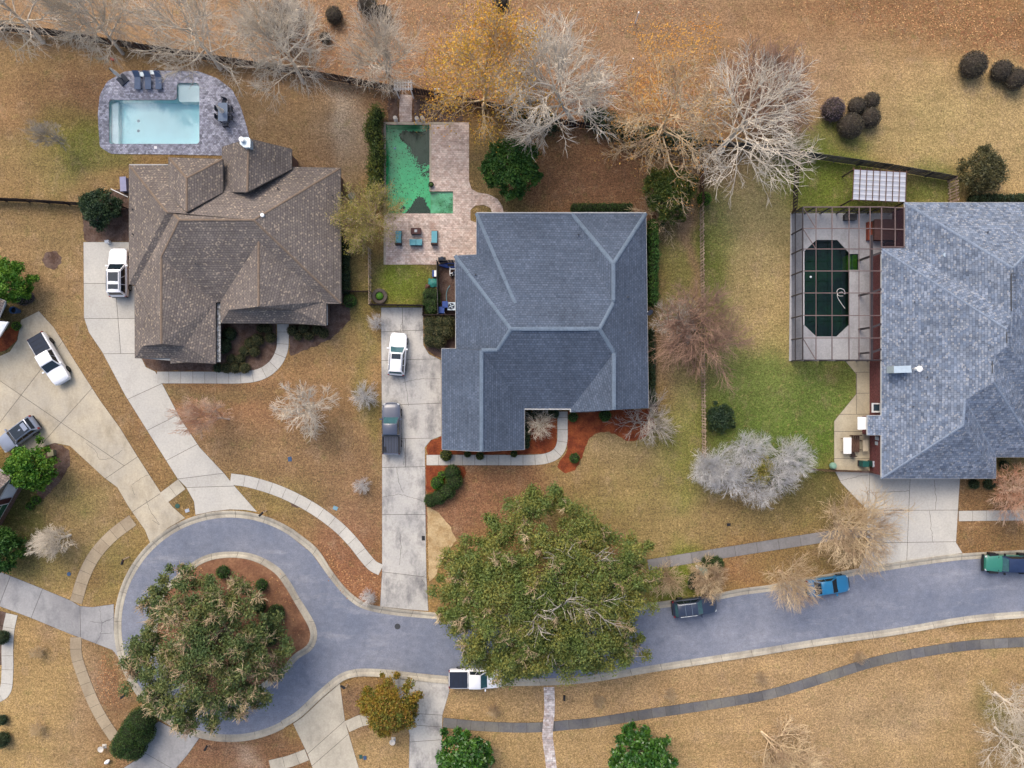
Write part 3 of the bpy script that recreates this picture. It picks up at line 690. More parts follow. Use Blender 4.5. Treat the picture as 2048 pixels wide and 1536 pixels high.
M['roof_brown'] = shingle('roof_brown', C(142, 132, 124), C(128, 119, 115), C(96, 90, 87), .3, .24, .1, C(200, 182, 160), .7, .10)
M['roof_slate'] = shingle('roof_slate', C(104, 116, 135), C(90, 103, 122), C(74, 84, 100), .32, .25, .12, None, .5, .10)
M['roof_blue'] = shingle('roof_blue', C(144, 154, 170), C(112, 126, 148), C(96, 106, 124), .42, .26, .26, C(184, 184, 186), .6, .05)
M['roof_tan'] = shingle('roof_tan', C(158, 144, 136), C(136, 124, 120), C(104, 96, 94), .3, .24, .2, None, .5, .12)
M['cap_slate'] = mottled('cap_slate', C(116, 132, 150), ((1.5, .1), (8, .15)))
M['cap_brown'] = mottled('cap_brown', C(140, 122, 106), ((1.5, .1), (8, .15)))
M['cap_blue'] = mottled('cap_blue', C(138, 152, 172), ((1.5, .1), (8, .2)))
def brickwall(name, a, b_, m_):
    m, nt, b = base_mat(name, .9, .2); g = nd(nt, 'ShaderNodeNewGeometry')
    # wall coordinates: run along the wall, height
    sp = nd(nt, 'ShaderNodeSeparateXYZ'); nt.links.new(g.outputs['Position'], sp.inputs[0])
    ad = nd(nt, 'ShaderNodeMath', operation='ADD'); nt.links.new(sp.outputs[0], ad.inputs[0]); nt.links.new(sp.outputs[1], ad.inputs[1])
    cb = nd(nt, 'ShaderNodeCombineXYZ'); nt.links.new(ad.outputs[0], cb.inputs[0]); nt.links.new(sp.outputs[2], cb.inputs[1])
    br = nd(nt, 'ShaderNodeTexBrick'); nt.links.new(cb.outputs[0], br.inputs['Vector'])
    br.inputs['Color1'].default_value = a; br.inputs['Color2'].default_value = b_; br.inputs['Mortar'].default_value = m_
    br.inputs['Scale'].default_value = 1; br.inputs['Mortar Size'].default_value = .008; br.inputs['Brick Width'].default_value = .21; br.inputs['Row Height'].default_value = .075
    c = gain(nt, br.outputs['Color'], noise(nt, pos(nt), 5, 3), .8, 1.2)
    nt.links.new(c, b.inputs['Base Color']); bump(nt, b, br.outputs['Fac'], -.01, .6); return m
M['brick_red'] = brickwall('brick_red', C(128, 62, 64), C(104, 48, 52), C(150, 130, 124))
M['brick_brown'] = brickwall('brick_brown', C(140, 104, 92), C(112, 82, 74), C(160, 148, 138))
M['siding'] = plain('siding', C(212, 218, 226, 1.35), .7, .3, amt=.05)
M['fascia'] = plain('fascia', C(214, 214, 212), .6, .4, amt=.06)
M['fascia_dark'] = plain('fascia_dark', C(104, 98, 92), .7, .3, amt=.1)
M['soffit'] = plain('soffit', C(190, 190, 186), .8, .2)
M['glass'] = plain('glass', C(46, 60, 70), .08, .6, amt=.1)
M['black'] = plain('black', C(28, 29, 32), .6, .4)
M['galv'] = plain('galv', C(196, 212, 222, 1.25), .4, .5, .3)
M['lead'] = plain('lead', C(66, 68, 72), .6, .4)

def roof_obj(name, verts, faces, mat, parent, drop=.2, trim=None, soffit=True):
    """verts: dict key -> (px, py, h); faces: lists of keys (anticlockwise or not, fixed here)"""
    keys = list(verts); ix = {k: i for i, k in enumerate(keys)}
    bm = bmesh.new(); uvl = bm.loops.layers.uv.new('UVMap'); bv = [bm.verts.new(P(*verts[k])) for k in keys]
    for f in faces:
        p3 = [Vector(P(*verts[k])) for k in f]
        tri = tessellate_polygon([[Vector((q.x, q.y, 0)) for q in p3]])
        n = Vector((0, 0, 0))
        for i in range(len(p3)):
            a, c = p3[i], p3[(i + 1) % len(p3)]
            n += Vector(((a.y-c.y)*(a.z+c.z), (a.z-c.z)*(a.x+c.x), (a.x-c.x)*(a.y+c.y)))
        n.normalize()
        if n.z < 0: n = -n
        u = Vector((-n.y, n.x, 0)); u = u.normalized() if u.length > .02 else Vector((1, 0, 0)); v = n.cross(u)
        for t in tri:
            t = list(t)
            if (p3[t[1]]-p3[t[0]]).cross(p3[t[2]]-p3[t[0]]).z < 0: t.reverse()
            try: fc = bm.faces.new([bv[ix[f[i]]] for i in t])
            except ValueError: continue
            for lp, i in zip(fc.loops, t): lp[uvl].uv = (p3[i].dot(u), p3[i].dot(v))
    bm.normal_update()
    me = bpy.data.meshes.new(name)
    be = [(e.verts[0].co.copy(), e.verts[1].co.copy()) for e in bm.edges if len(e.link_faces) == 1]
    bm.to_mesh(me); bm.free()
    o = link(name, me, mat, parent)
    # fascia boards along the open edges
    mb = MB()
    for a, b in be:
        t = (b - a); t.z = 0
        if t.length < .05: continue
        nrm = Vector((-t.y, t.x, 0)).normalized() * .03
        mb.add([a - nrm + Vector((0,0,-.02)), b - nrm + Vector((0,0,-.02)), b + nrm + Vector((0,0,-.02)), a + nrm + Vector((0,0,-.02)),
                a - nrm - Vector((0,0,drop)), b - nrm - Vector((0,0,drop)), b + nrm - Vector((0,0,drop)), a + nrm - Vector((0,0,drop))],
               [(0,1,2,3),(7,6,5,4),(0,4,5,1),(1,5,6,2),(2,6,7,3),(3,7,4,0)])
    mb.build('fascia', trim or M['fascia'], o)
    return o

def on_plane(a, b, c, px, py):
    """height of the roof plane through a, b, c where it shows at a pixel"""
    A, B, Cc = (Vector(P(*v)) for v in (a, b, c)); n = (B - A).cross(Cc - A); h = 5.0
    for _ in range(20):
        x, y, _z = P(px, py, h); h = A.z - (n.x * (x - A.x) + n.y * (y - A.y)) / n.z
    return (px, py, h)

def caps(parent, verts, lines, mat, wd=.34, up=.035, piece=2.2):
    """ridge and hip caps, lifted a little off the shingles"""
    for ln in lines:
        mb = MB()
        for ka, kb in zip(ln[:-1], ln[1:]):
            a, b = Vector(P(*verts[ka])), Vector(P(*verts[kb])); L = (b - a).length; n = max(1, int(L / piece)); t = (b - a).normalized()
            s = t.cross(Vector((0, 0, 1))).normalized() * wd / 2
            for i in range(n):
                p, q = a + (b - a) * (i / n), a + (b - a) * ((i + .985) / n); z = Vector((0, 0, up)); lo = Vector((0, 0, -.06))
                mb.add([p - s + lo, p - s*.5 + z*.6, p + z, p + s*.5 + z*.6, p + s + lo, q - s + lo, q - s*.5 + z*.6, q + z, q + s*.5 + z*.6, q + s + lo],
                       [(0,1,6,5),(1,2,7,6),(2,3,8,7),(3,4,9,8)])
        mb.build('ridge_cap', mat, parent)

def stack(parent, px, py, h, r=.07, z=.4, mat='lead'):
    MB().bar(P(px, py, h - .25), P(px, py, h + z)[:2] + (h + z,), r, 10).build('vent_pipe', M[mat], parent)

def walls(name, outline, ze, mat, parent, inset=.4):
    q = shrink(PP(outline, ze), inset); return MB().prism(q, -.1, ze - .15).build(name, mat, parent)

def soffit(outline, ze, parent):
    MB().prism(shrink(PP(outline, ze), .02), ze - .20, ze - .17).build('soffit', M['soffit'], parent)

# --- house with the slate-grey roof
hm = empty('slate_roof_house', (0, 0, 0), 0, 'slate grey hip-roofed house beside the green pool, dark pickup on its driveway', 'house')
E = 3.0
V1 = dict(a=(953,426,E), b=(1292,426,E), c=(1297,816,E), c2=(1190,817,E), c3=(1190,823,E), d=(1141,824,E), d2=(1141,818,E), e=(1049,818,E), f=(1049,899,E), g=(963,903,5.6), h=(884,899,E),
          i=(883,697,E), i2=(912,697,E), j=(910,511,E), k=(953,509,E),
          hA=(1022,658,6.7), hB=(1199,658,6.7), vB=(1031,607,5.75), n1=(1144,427,E), n2=(1227,527,5.6), n3=(1227,605,5.6), s1=(1228,705,5.6), s2=(1228,820,5.6), g1=(963,701,5.6), g2=(995,700,5.75))
for k_ in ('g1', 'g2', 's1'): V1[k_] = on_plane(V1['hA'], V1['hB'], V1['e'], *V1[k_][:2])
V1['g'] = V1['g'][:2] + (V1['g1'][2],); V1['s2'] = V1['s2'][:2] + (V1['s1'][2],)
for k_ in ('n2', 'n3'): V1[k_] = V1[k_][:2] + (V1['s1'][2],)
F1 = [['a','k','vB'], ['a','vB','hA','hB','n3','n1'], ['n1','n3','n2'], ['n1','n2','b'], ['b','n2','n3','hB','s1','s2','c'],
      ['j','hA','vB','k'], ['j','i2','g1','g2','hA'], ['g1','i','h','g'], ['g1','g','f','e'], ['i','g1','i2'],
      ['g2','g1','e','d2','s1','hB','hA'], ['d2','d','c3','s2','s1'], ['c3','c2','c','s2']]
r1 = roof_obj('roof', V1, F1, M['roof_slate'], hm)
caps(r1, V1, [['j','hA'],['hA','hB'],['a','vB'],['n1','n2'],['b','n2'],['n2','n3'],['n3','hB'],['hB','s1'],['s1','s2'],['g1','g'],['g1','g2'],['g2','hA']], M['cap_slate'], .42)
# continuous ridge vents sit on the two long ridges
for a, b in ((('hA', 'hB'), .12), (('g1', 'g'), .08), (('n2', 'n3'), .05), (('s1', 's2'), .05)):
    p, q = Vector(P(*V1[a[0]])), Vector(P(*V1[a[1]])); t = q - p; p, q = p + t * b, q - t * b
    s = t.cross(Vector((0,0,1))).normalized() * .19; z = Vector((0,0,.1)); z0 = Vector((0,0,-.02))
    MB().add([p-s+z0, p-s*.9+z*.8, p+z, p+s*.9+z*.8, p+s+z0, q-s+z0, q-s*.9+z*.8, q+z, q+s*.9+z*.8, q+s+z0],
             [(0,1,6,5),(1,2,7,6),(2,3,8,7),(3,4,9,8),(4,3,2,1,0),(5,6,7,8,9)]).build('ridge_vent', M['cap_slate'], r1)
O1 = [(953,426),(1292,426),(1297,816),(1141,819),(1049,818),(1049,899),(884,899),(883,697),(910,697),(910,511),(953,509)]
walls('wall', O1, E, M['brick_brown'], hm); soffit(O1, E, hm)
for x, y, h in ((951,549,4.0),(976,684,4.6),(1256,594,4.5),(1260,666,4.5),(1157,469,3.9)): stack(r1, x, y, h)
sk = MB().cbox(P(953.5, 654, 3.95), .28, .36, .35).build('vent_box', M['white'], r1)
MB().path([P(x, y, 3.0) for x, y in ((1049,818.5),(1141,818.5))], .06, 6).build('gutter', M['fascia'], r1)
MB().path([P(x, y, 3.0) for x, y in ((953,425.5),(1292,425.5))], .06, 6).build('gutter', M['fascia'], r1)
MB().path([P(1141, 818.5, 3.0), P(1141, 824, 3.0)], .07, 6).build('gutter_end', M['fascia'], r1)
dish = MB().lathe((0, 0, 0), [(.02, .0), (.2, .03), (.34, .1), (.36, .12)], 16).build('satellite_dish', plain('dish_grey', C(96, 104, 118), .5), hm, loc=P(1299, 624, 3.0))
dish.rotation_euler = (math.radians(38), math.radians(30), 0)
MB().bar(P(1293, 622, 2.9), P(1299, 624, 3.0), .03, 6).build('dish_arm', M['white'], hm)

# --- house with the speckled brown roof
hb = empty('brown_roof_house', (0, 0, 0), 0, 'speckled brown shingle house with many gables south of the pale blue pool', 'house')
V2 = dict(nw=(258,330,E), n1=(583,334,E), ne=(681,336,E), se=(682,607,E), se2=(651,607,E), wsw=(258,568,E), t1=(264,569,2.95), t2=(271,570,2.9),
          p1=(333,424,5.75), p2=(347,427,5.6), ra=(358,440,6.75), rb=(507,440,6.75), q=(322,514,5.4), q2=(322,688,5.4),
          gl=(269,571,E), gsw=(270,716,E), j1=(285,692,3.85), j2=(369,692,3.9), j3=(341,716,E), j4=(371,724,E), j5=(341,727,2.95), gse=(431,727,E), gi=(431,605,E),
          en=(517,483,5.5), en2=(517,613,5.5), ew=(441,603,E), esw=(442,646,E), k1=(458,620,4.0), k2=(590,620,3.9), k3=(592,647,E), ese=(652,651,E), ee=(652,603,E))
for k_ in ('en', 'q'): V2[k_] = on_plane(V2['ra'], V2['rb'], V2['gi'], *V2[k_][:2])
V2['en2'] = V2['en2'][:2] + (V2['en'][2],); V2['q2'] = V2['q2'][:2] + (V2['q'][2],)
F2 = [['nw','p1','t1','wsw'], ['t1','t2','p2','p1'], ['t2','gl','gsw','j1','q2','q','ra','p2'], ['q','q2','j2','j4','gse','gi'], ['j1','gsw','j3','j2','q2'], ['j2','j3','j5','j4'],
      ['ra','rb','ee','en','ew','gi','q'], ['rb','se','se2','ee'], ['ne','se','rb'], ['nw','n1','ne','rb','ra','p2','p1'],
      ['en','ew','esw','k1','en2'], ['en','en2','k2','k3','ese','ee'], ['k1','esw','k3','k2','en2']]
r2 = roof_obj('roof', V2, F2, M['roof_brown'], hb, trim=M['fascia_dark'])
caps(r2, V2, [['nw','p1'],['p1','p2'],['p2','ra'],['ra','rb'],['rb','ne'],['rb','se'],['ra','q'],['q','q2'],['en','en2']], M['cap_brown'], .26, .03)
# upper gable block and chimney wing on the north slope
VD = dict(a=(337,315,4.7), b=(445,318,4.7), c=(446,384,4.7), w=(337,388,4.7), r1=(373,356,6.25), r2=(373,424,6.25))
FD = [['a','r1','b'], ['b','r1','r2','c'], ['a','w','r2','r1']]
rd = roof_obj('dormer_roof', VD, FD, M['roof_brown'], hb, trim=M['fascia_dark'])
caps(rd, VD, [['r1','r2'],['a','r1'],['b','r1']], M['cap_brown'], .26, .03)
MB().prism(PP([(343,322),(440,322),(440,398),(343,398)], 4.7), 2.5, 4.62).build('dormer_wall', M['siding'], hb)
VC = dict(a=(444,294,3.4), p=(497,277,6.1), b=(583,298,3.4), b2=(583,338,3.4), r=(494,384,6.1), a2=(444,384,3.6))
rc = roof_obj('wing_roof', VC, [['a','a2','r','p'], ['p','r','b2','b']], M['roof_brown'], hb, trim=M['fascia_dark'])
caps(rc, VC, [['p','r']], M['cap_brown'], .26, .03)
MB().prism(PP([(450,299),(577,303),(577,345),(450,380)], 3.4), -.1, 3.25).build('wing_wall', M['brick_brown'], hb)
q0, q1, qp = P(450, 297, 3.4), P(577, 301, 3.4), P(497, 280, 6.0)
MB().add([q0, q1, qp, (q0[0], q0[1]-.2, q0[2]), (q1[0], q1[1]-.2, q1[2]), (qp[0], qp[1]-.2, qp[2])], [(0,2,1),(3,4,5),(0,1,4,3),(1,2,5,4),(2,0,3,5)]).build('gable', M['siding'], hb)
ch = MB().prism(PP([(481,276),(499,276),(502,280),(502,296),(490,296),(481,289)], 6.4), 4.4, 6.6).build('chimney', M['galv'], hb)
MB().lathe(P(485.5, 281, 6.6), [(.17, 0), (.17, .28), (.26, .30), (.26, .40), (.05, .46)], 14).build('chimney_pot', M['white'], ch)
O2 = [(258,330),(681,336),(682,607),(652,607),(652,648),(442,646),(441,604),(431,606),(431,725),(371,724),(270,716),(269,571),(258,568)]
walls('wall', O2, E, M['brick_brown'], hb); soffit(O2, E, hb)
MB().path([P(259,329.5,3.0), P(336,329.5,3.0)], .06).build('gutter', M['fascia'], r2)
for x, y, h in ((264,418,3.2),(265,468,3.2),(391,527,5.2),(555,376,4.6),(665,391,3.5),(600,514,4.6),(517,565,5.5)): stack(r2, x, y, h, .075, .3)
fl = MB().bar(P(536, 437, 5.4), P(526, 431, 6.4), .12, 12).build('flue', M['galv'], r2); MB().lathe(P(525, 430.5, 6.35), [(.2, 0), (.2, .12), (.06, .18)], 14).build('flue_cap', M['white'], fl)
MB().prism(PP([(536,434),(543,437),(541,444),(533,441)], 5.2), 4.6, 5.05).build('flashing', M['galv'], r2)
MB().box(*sorted((P(434,0,2.6)[0], P(441,0,2.6)[0])), *sorted((P(0,724,2.6)[1], P(0,607,2.6)[1])), 2.5, 2.62).build('box_gutter', mottled('weathered_paint', C(196, 198, 198), ((.6, .1), (9, .5)), col2=C(120, 116, 112), mixscale=3), r2)
MB().box(*sorted((P(655,0,2.6)[0], P(651,0,2.6)[0])), *sorted((P(0,650,2.6)[1], P(0,608,2.6)[1])), 2.5, 2.62).build('box_gutter', M['fascia'], r2)

# --- big house with the blue architectural shingles
hr = empty('blue_roof_house', (0, 0, 0), 0, 'large blue shingle house adjoining the screened pool, brick walls and wide driveway', 'house')
sl_ = lambda x: E + (x - 1763) * .0175
V3 = dict(a=(1810,405,E), b=(2150,405,E), c=(2027,536,7.5), a2=(1810,496,E), d=(1763,497,E), v=(2026,632,7.4), r=(2014,658,7.5), r2=(2017,690,7.5), m=(1991,712,sl_(1991)), m2=(1988,764,sl_(1988)),
          s=(1931,800,sl_(1931)), s2=(1927,851,sl_(1927)), sw=(1763,957,E), se=(1992,957,E), se2=(1992,914,E), x1=(2085,914,E), x2=(2108,890,E), x3=(2160,890,E), x4=(2170,500,E),
          t1=(1763,831,E), t2=(1735,831,2.6), t3=(1735,870,2.6), t4=(1763,870,E))
for k_ in ('s', 's2', 'm', 'm2', 'r2'): V3[k_] = on_plane(V3['d'], V3['sw'], V3['r'], *V3[k_][:2])
F3 = [['a','c','b'], ['a','a2','v','c'], ['d','r','v','a2'], ['d','t1','t4','sw','s2','s','m2','m','r2','r'], ['sw','se','s2'], ['se','se2','s','s2'],
      ['s','se2','x1','m2'], ['m2','x1','x2','m'], ['m','x2','x3','r2'], ['r2','x3','x4','b','c','v','r'], ['t1','t2','t3','t4']]
r3 = roof_obj('roof', V3, F3, M['roof_blue'], hr)
caps(r3, V3, [['a','c'],['d','r'],['sw','s2'],['s','se2'],['m2','x1'],['s2','s'],['c','b']], M['cap_blue'], .28, .02)
for (a, b) in (((2025,547,7.5),(2025,622,7.35)), ((2016,664,7.5),(2016,686,7.5)), ((1987,722,7.0),(1987,746,7.0)), ((1927,812,5.9),(1927,836,5.9))):
    p, q = Vector(P(*a)), Vector(P(*b)); n = max(3, int((q - p).length / .3)); s = Vector((.2, 0, 0)); mb = MB()
    mb.bar(p - s*.6, q - s*.6, .05, 6)
    for i in range(n): mb.bar(p + (q-p)*(i/(n-1)) - s*.6, p + (q-p)*(i/(n-1)) + s*1.6 + Vector((0,0,-.02)), .025, 5)
    mb.build('ridge_vent', M['lead'], r3)
O3 = [(1810,405),(2140,405),(2150,890),(2085,912),(1992,914),(1992,957),(1763,957),(1763,497),(1810,496)]
walls('wall', O3, E, M['brick_red'], hr, .25); soffit(O3, E, hr)
for x, y, h in ((1826,491,3.3),(1829,604,4.2),(1855,754,4.7),(1827,813,4.2),(1976,464,5.2)): stack(r3, x, y, h, .07, .2)
t = MB().lathe(P(1886, 511, 4.3), [(.16, 0), (.16, .35), (.22, .36), (.22, .44)], 12).build('roof_vent', M['galv'], r3)
fl = MB().prism(PP([(1790,732),(1824,731),(1826,745),(1790,746)], 5.2), 3.6, 5.0).build('chimney_cover', M['galv'], r3)
MB().lathe(P(1832, 738, 4.6), [(.19, 0), (.19, .55), (.3, .58), (.3, .68), (.08, .76)], 16).build('chimney_pot', M['white'], fl)
# door hood, window well and wall fittings on the patio side
MB().box(*sorted((P(1716,0,2.2)[0], P(1736,0,2.2)[0])), *sorted((P(0,859,2.2)[1], P(0,834,2.2)[1])), 2.05, 2.2).build('door_hood', M['white'], hr)
MB().box(*sorted((P(1727,0,.3)[0], P(1745,0,.3)[0])), *sorted((P(0,868,.3)[1], P(0,832,.3)[1])), -.1, 2.1).build('bay_wall', M['brick_red'], hr)
yw, y0 = P(1744, 806, .1), P(1762, 824, .1)
wf = MB()
for x0, x1, y0_, y1_ in ((1744,1763,806,808.5),(1744,1763,822,825),(1744,1747,808.5,822),(1760,1763,808.5,822)):
    a, b = P(x0, y0_, 2.4), P(x1, y1_, 2.4); wf.box(min(a[0],b[0]), max(a[0],b[0]), min(a[1],b[1]), max(a[1],b[1]), 2.25, 2.4)
wf = wf.build('hood_frame', M['fascia'], hr)
a, b = P(1747.2, 808.7, 2.3), P(1759.8, 821.8, 2.3); MB().box(a[0], b[0], b[1], a[1], 2.27, 2.30).build('hood_pane', M['glass'], wf)
for yy, zz, sx in ((868,1.5,.3),(878,1.3,.3)):
    MB().cbox(P(1752, yy + 8, zz), .22, .36, .5).build('meter_box', M['galv'], hr)
for yy in (912, 917, 922, 927): MB().cbox(P(1754, yy, .9), .16, .14, .2).build('valve_cover', M['white'], hr)

# --- houses at the west edge, mostly outside the picture
hg = empty('tan_roof_house', (0, 0, 0), 0, 'tan shingle house with grey siding and garage windows beside the silver crossover', 'house')
V4 = dict(a=(-90,925,E), b=(0,930,E), c=(28,948,E), d=(0,978,5.2), e=(-90,1040,5.2), f=(-90,860,E), g=(-130,1100,3.2))
r4 = roof_obj('roof', dict(a=(-120,880,3.2), c=(24,953,3.2), d=(-14,990,5.0), e=(-150,915,5.0)), [['a','c','d','e']], M['roof_tan'], hg)
roof_obj('roof_slope', dict(d=(-14,990,5.0), c=(24,953,3.2), k=(-36,1054,3.2), e=(-150,915,5.0)), [['d','c','k'], ['d','k','e']], M['roof_brown'], hg, trim=M['fascia'])
def wall_quad(p, q, z0, z1, th, name, mat, parent):
    a, b = Vector(p + (0,)), Vector(q + (0,)); n = Vector((-(b-a).y, (b-a).x, 0)).normalized() * th
    return MB().prism([tuple(a.xy), tuple(b.xy), tuple((b+n).xy), tuple((a+n).xy)], z0, z1).build(name, mat, parent)
wa, wb = P(53, 962)[:2], P(3, 1050)[:2]
wall_quad(wb, wa, -.1, .75, .35, 'brick_base', M['brick_brown'], hg)
wall_quad((wb[0]-.05, wb[1]+.02), (wa[0]-.05, wa[1]+.02), .75, 3.05, .3, 'wall', M['siding'], hg)
wall_quad((wa[0]-.1, wa[1]), (P(-120,880)[0], P(-120,880)[1]), -.1, 3.0, .3, 'side_wall', M['siding'], hg)
gw = Vector((wb[0]-wa[0], wb[1]-wa[1], 0)); gn = Vector((gw.y, -gw.x, 0)).normalized()
if gn.x < 0: gn = -gn
for i, t in enumerate((.40, .55, .70, .85)):
    c = Vector(wa + (0,)) + gw * t; fr = MB()
    u = gw.normalized() * .42
    def pane(mb, lo, hi, u0, u1, off):
        p0 = c + u * u0 + gn * off; p1 = c + u * u1 + gn * off
        mb.add([(p0.x,p0.y,lo),(p1.x,p1.y,lo),(p1.x,p1.y,hi),(p0.x,p0.y,hi),(p0.x-gn.x*.05,p0.y-gn.y*.05,lo),(p1.x-gn.x*.05,p1.y-gn.y*.05,lo),(p1.x-gn.x*.05,p1.y-gn.y*.05,hi),(p0.x-gn.x*.05,p0.y-gn.y*.05,hi)],
               [(0,1,2,3),(7,6,5,4),(0,4,5,1),(1,5,6,2),(2,6,7,3),(3,7,4,0)]); return mb
    if i == 0:
        pane(MB(), 1.0, 2.9, -.8, .8, .06).build('shutter', plain('shutter_red', C(84, 46, 48)), hg); continue
    f_ = pane(fr, .95, 2.95, -1.25, 1.25, .05).build('window', M['white'], hg)
    for lo, hi in ((1.05, 1.9), (2.0, 2.85)): pane(MB(), lo, hi, -.95, .95, .075).build('pane', plain('pane_green', C(58, 104, 84), .15, .5), f_)
hw = empty('pale_roof_house', (0, 0, 0), 0, 'white trimmed corner of a pale house beside the blue pot', 'house')
roof_obj('roof', dict(a=(-90,560,3.1), b=(10,602,3.0), c=(-5,640,3.0), d=(-110,640,5.0)), [['a','b','c','d']], M['roof_tan'], hw)
wall_quad(P(0, 636)[:2], P(14, 607)[:2], -.1, 2.9, .3, 'wall', M['siding'], hw)
roof_obj('porch_roof', dict(a=(-90,636,3.0), b=(16,644,2.9), c=(-2,674,2.9), d=(-100,700,3.4)), [['a','b','c','d']], M['siding'], hw)
wall_quad(P(-2, 672)[:2], P(17, 644)[:2], -.1, 2.8, .25, 'porch_wall', M['brick_brown'], hw)
# ---------------------------------------------------------------- plants
def unit(a): return a / (np.linalg.norm(a, axis=-1, keepdims=True) + 1e-9)

def tubes(levels, k=3):
    """levels: list of (P (N,n,3), R (N,n)) -> vertices, quads"""
    Vs, Fs, off = [], [], 0
    for Pn, R in levels:
        N, n, _ = Pn.shape; kk = k if n < 6 else 5
        t = unit(Pn[:, -1] - Pn[:, 0]); ref = np.where(np.abs(t[:, 2:3]) < .9, [[0, 0, 1.]], [[1., 0, 0]])
        u = unit(np.cross(t, ref)); v = np.cross(t, u)
        an = np.arange(kk) * 2 * np.pi / kk
        ring = u[:, None] * np.cos(an)[None, :, None] + v[:, None] * np.sin(an)[None, :, None]
        V = Pn[:, :, None, :] + ring[:, None] * R[:, :, None, None]
        I = np.arange(N * n * kk).reshape(N, n, kk) + off
        J = np.roll(I, -1, 2)
        Fs.append(np.stack([I[:, :-1], J[:, :-1], J[:, 1:], I[:, 1:]], -1).reshape(-1, 4)); Vs.append(V.reshape(-1, 3)); off += N * n * kk
    return np.concatenate(Vs), np.concatenate(Fs)

def grow(seed, trunk_h, trunk_r, spec, stems=1, splay=.12, lean=(0, 0)):
    """spec rows: (children per parent, angle, length, points, start along parent, upward pull, jitter, radius)"""
    r = np.random.RandomState(seed); n = 7
    d = unit(np.stack([r.randn(stems) * splay + lean[0], r.randn(stems) * splay + lean[1], np.ones(stems)], -1)); p = np.zeros((stems, n, 3))
    if stems > 1: p[:, 0, :2] = r.randn(stems, 2) * .12
    for i in range(1, n):
        d = unit(d + r.randn(stems, 3) * .06 + [0, 0, .03]); p[:, i] = p[:, i-1] + d * trunk_h / (n - 1)
    p[:, 0, 2] = -.12
    R = np.linspace(trunk_r, trunk_r * .4, n)[None].repeat(stems, 0); R[:, 0] *= 1.35
    out = [(p, R)]
    for cnt, ang, ln, npts, t0, trop, jit, rad in spec:
        Pn, Rn = out[-1]; N, n, _ = Pn.shape; M_ = N * cnt; pi = np.repeat(np.arange(N), cnt)
        t = t0 + (1 - t0) * ((np.tile(np.arange(cnt), N) + r.rand(M_)) / cnt); f = np.clip(t * (n - 1), 0, n - 1.001); i0 = f.astype(int); fr = (f - i0)[:, None]
        a, b = Pn[pi, i0], Pn[pi, i0 + 1]; q = a + (b - a) * fr; tg = unit(b - a)
        rv = r.randn(M_, 3)
        if len(out) == 1:
            az = np.tile(np.arange(cnt) * 2.399963, N) + r.randn(M_) * .35 + np.repeat(r.rand(N) * 6, cnt); rv = np.stack([np.cos(az), np.sin(az), np.zeros(M_)], -1)
        pr = unit(rv - (rv * tg).sum(-1, keepdims=True) * tg)
        an = np.radians(ang * (1.12 - .4 * (t - t0) / (1 - t0 + 1e-6)) + r.randn(M_) * ang * .16)[:, None]
        dd = unit(np.cos(an) * tg + np.sin(an) * pr); L = ln * (1.1 - .5 * (t - t0) / (1 - t0 + 1e-6)) * (.72 + .5 * r.rand(M_))
        Q = np.zeros((M_, npts, 3)); Q[:, 0] = q
        for i in range(1, npts):
            dd = unit(dd + r.randn(M_, 3) * jit + [0, 0, trop]); Q[:, i] = Q[:, i-1] + dd * (L / (npts - 1))[:, None]
        r0 = rad * (.7 + .6 * r.rand(M_)); RR = r0[:, None] * np.linspace(1, .38, npts)[None]
        out.append((Q, RR))
    return out

def leaf_cards(r, c, size, zb=.6, var=.5, asp=.5):
    """diamond leaves at centres c"""
    n = len(c); nr = unit(r.randn(n, 3) + [0, 0, zb]); u = unit(np.cross(nr, r.randn(n, 3))); v = np.cross(nr, u)
    s = (size * (1 - var / 2 + var * r.rand(n)))[:, None]
    V = np.stack([c - u*s, c - v*s*asp, c + u*s, c + v*s*asp], 1)
    return V.reshape(-1, 3), np.arange(4 * n).reshape(n, 4)

def leaf_mat(name, ca, cb, cc=None, sc=.35, rough=.6, spec=.3, trans=.25, mixr=(.4, .62), rnd_amt=.35):
    m, nt, b = base_mat(name, rough, spec)
    g = nd(nt, 'ShaderNodeNewGeometry'); tc = nd(nt, 'ShaderNodeTexCoord')
    c = mixc(nt, mrange(nt, noise(nt, g.outputs['Position'], sc, 4, .65), mixr[0], mixr[1], 0, 1), ca, cb)
    if cc is not None: c = mixc(nt, mrange(nt, g.outputs['Random Per Island'], .72, .8, 0, .85), c, cc)
    c = gain(nt, c, g.outputs['Random Per Island'], 1 - rnd_amt, 1 + rnd_amt, 0, 1)
    nt.links.new(c, b.inputs['Base Color'])
    if trans:
        t = nd(nt, 'ShaderNodeBsdfTranslucent'); nt.links.new(c, t.inputs[0]); mx = nd(nt, 'ShaderNodeMixShader'); mx.inputs[0].default_value = trans
        nt.links.new(b.outputs[0], mx.inputs[1]); nt.links.new(t.outputs[0], mx.inputs[2]); nt.links.new(mx.outputs[0], nt.nodes['Material Output'].inputs[0])
    return m

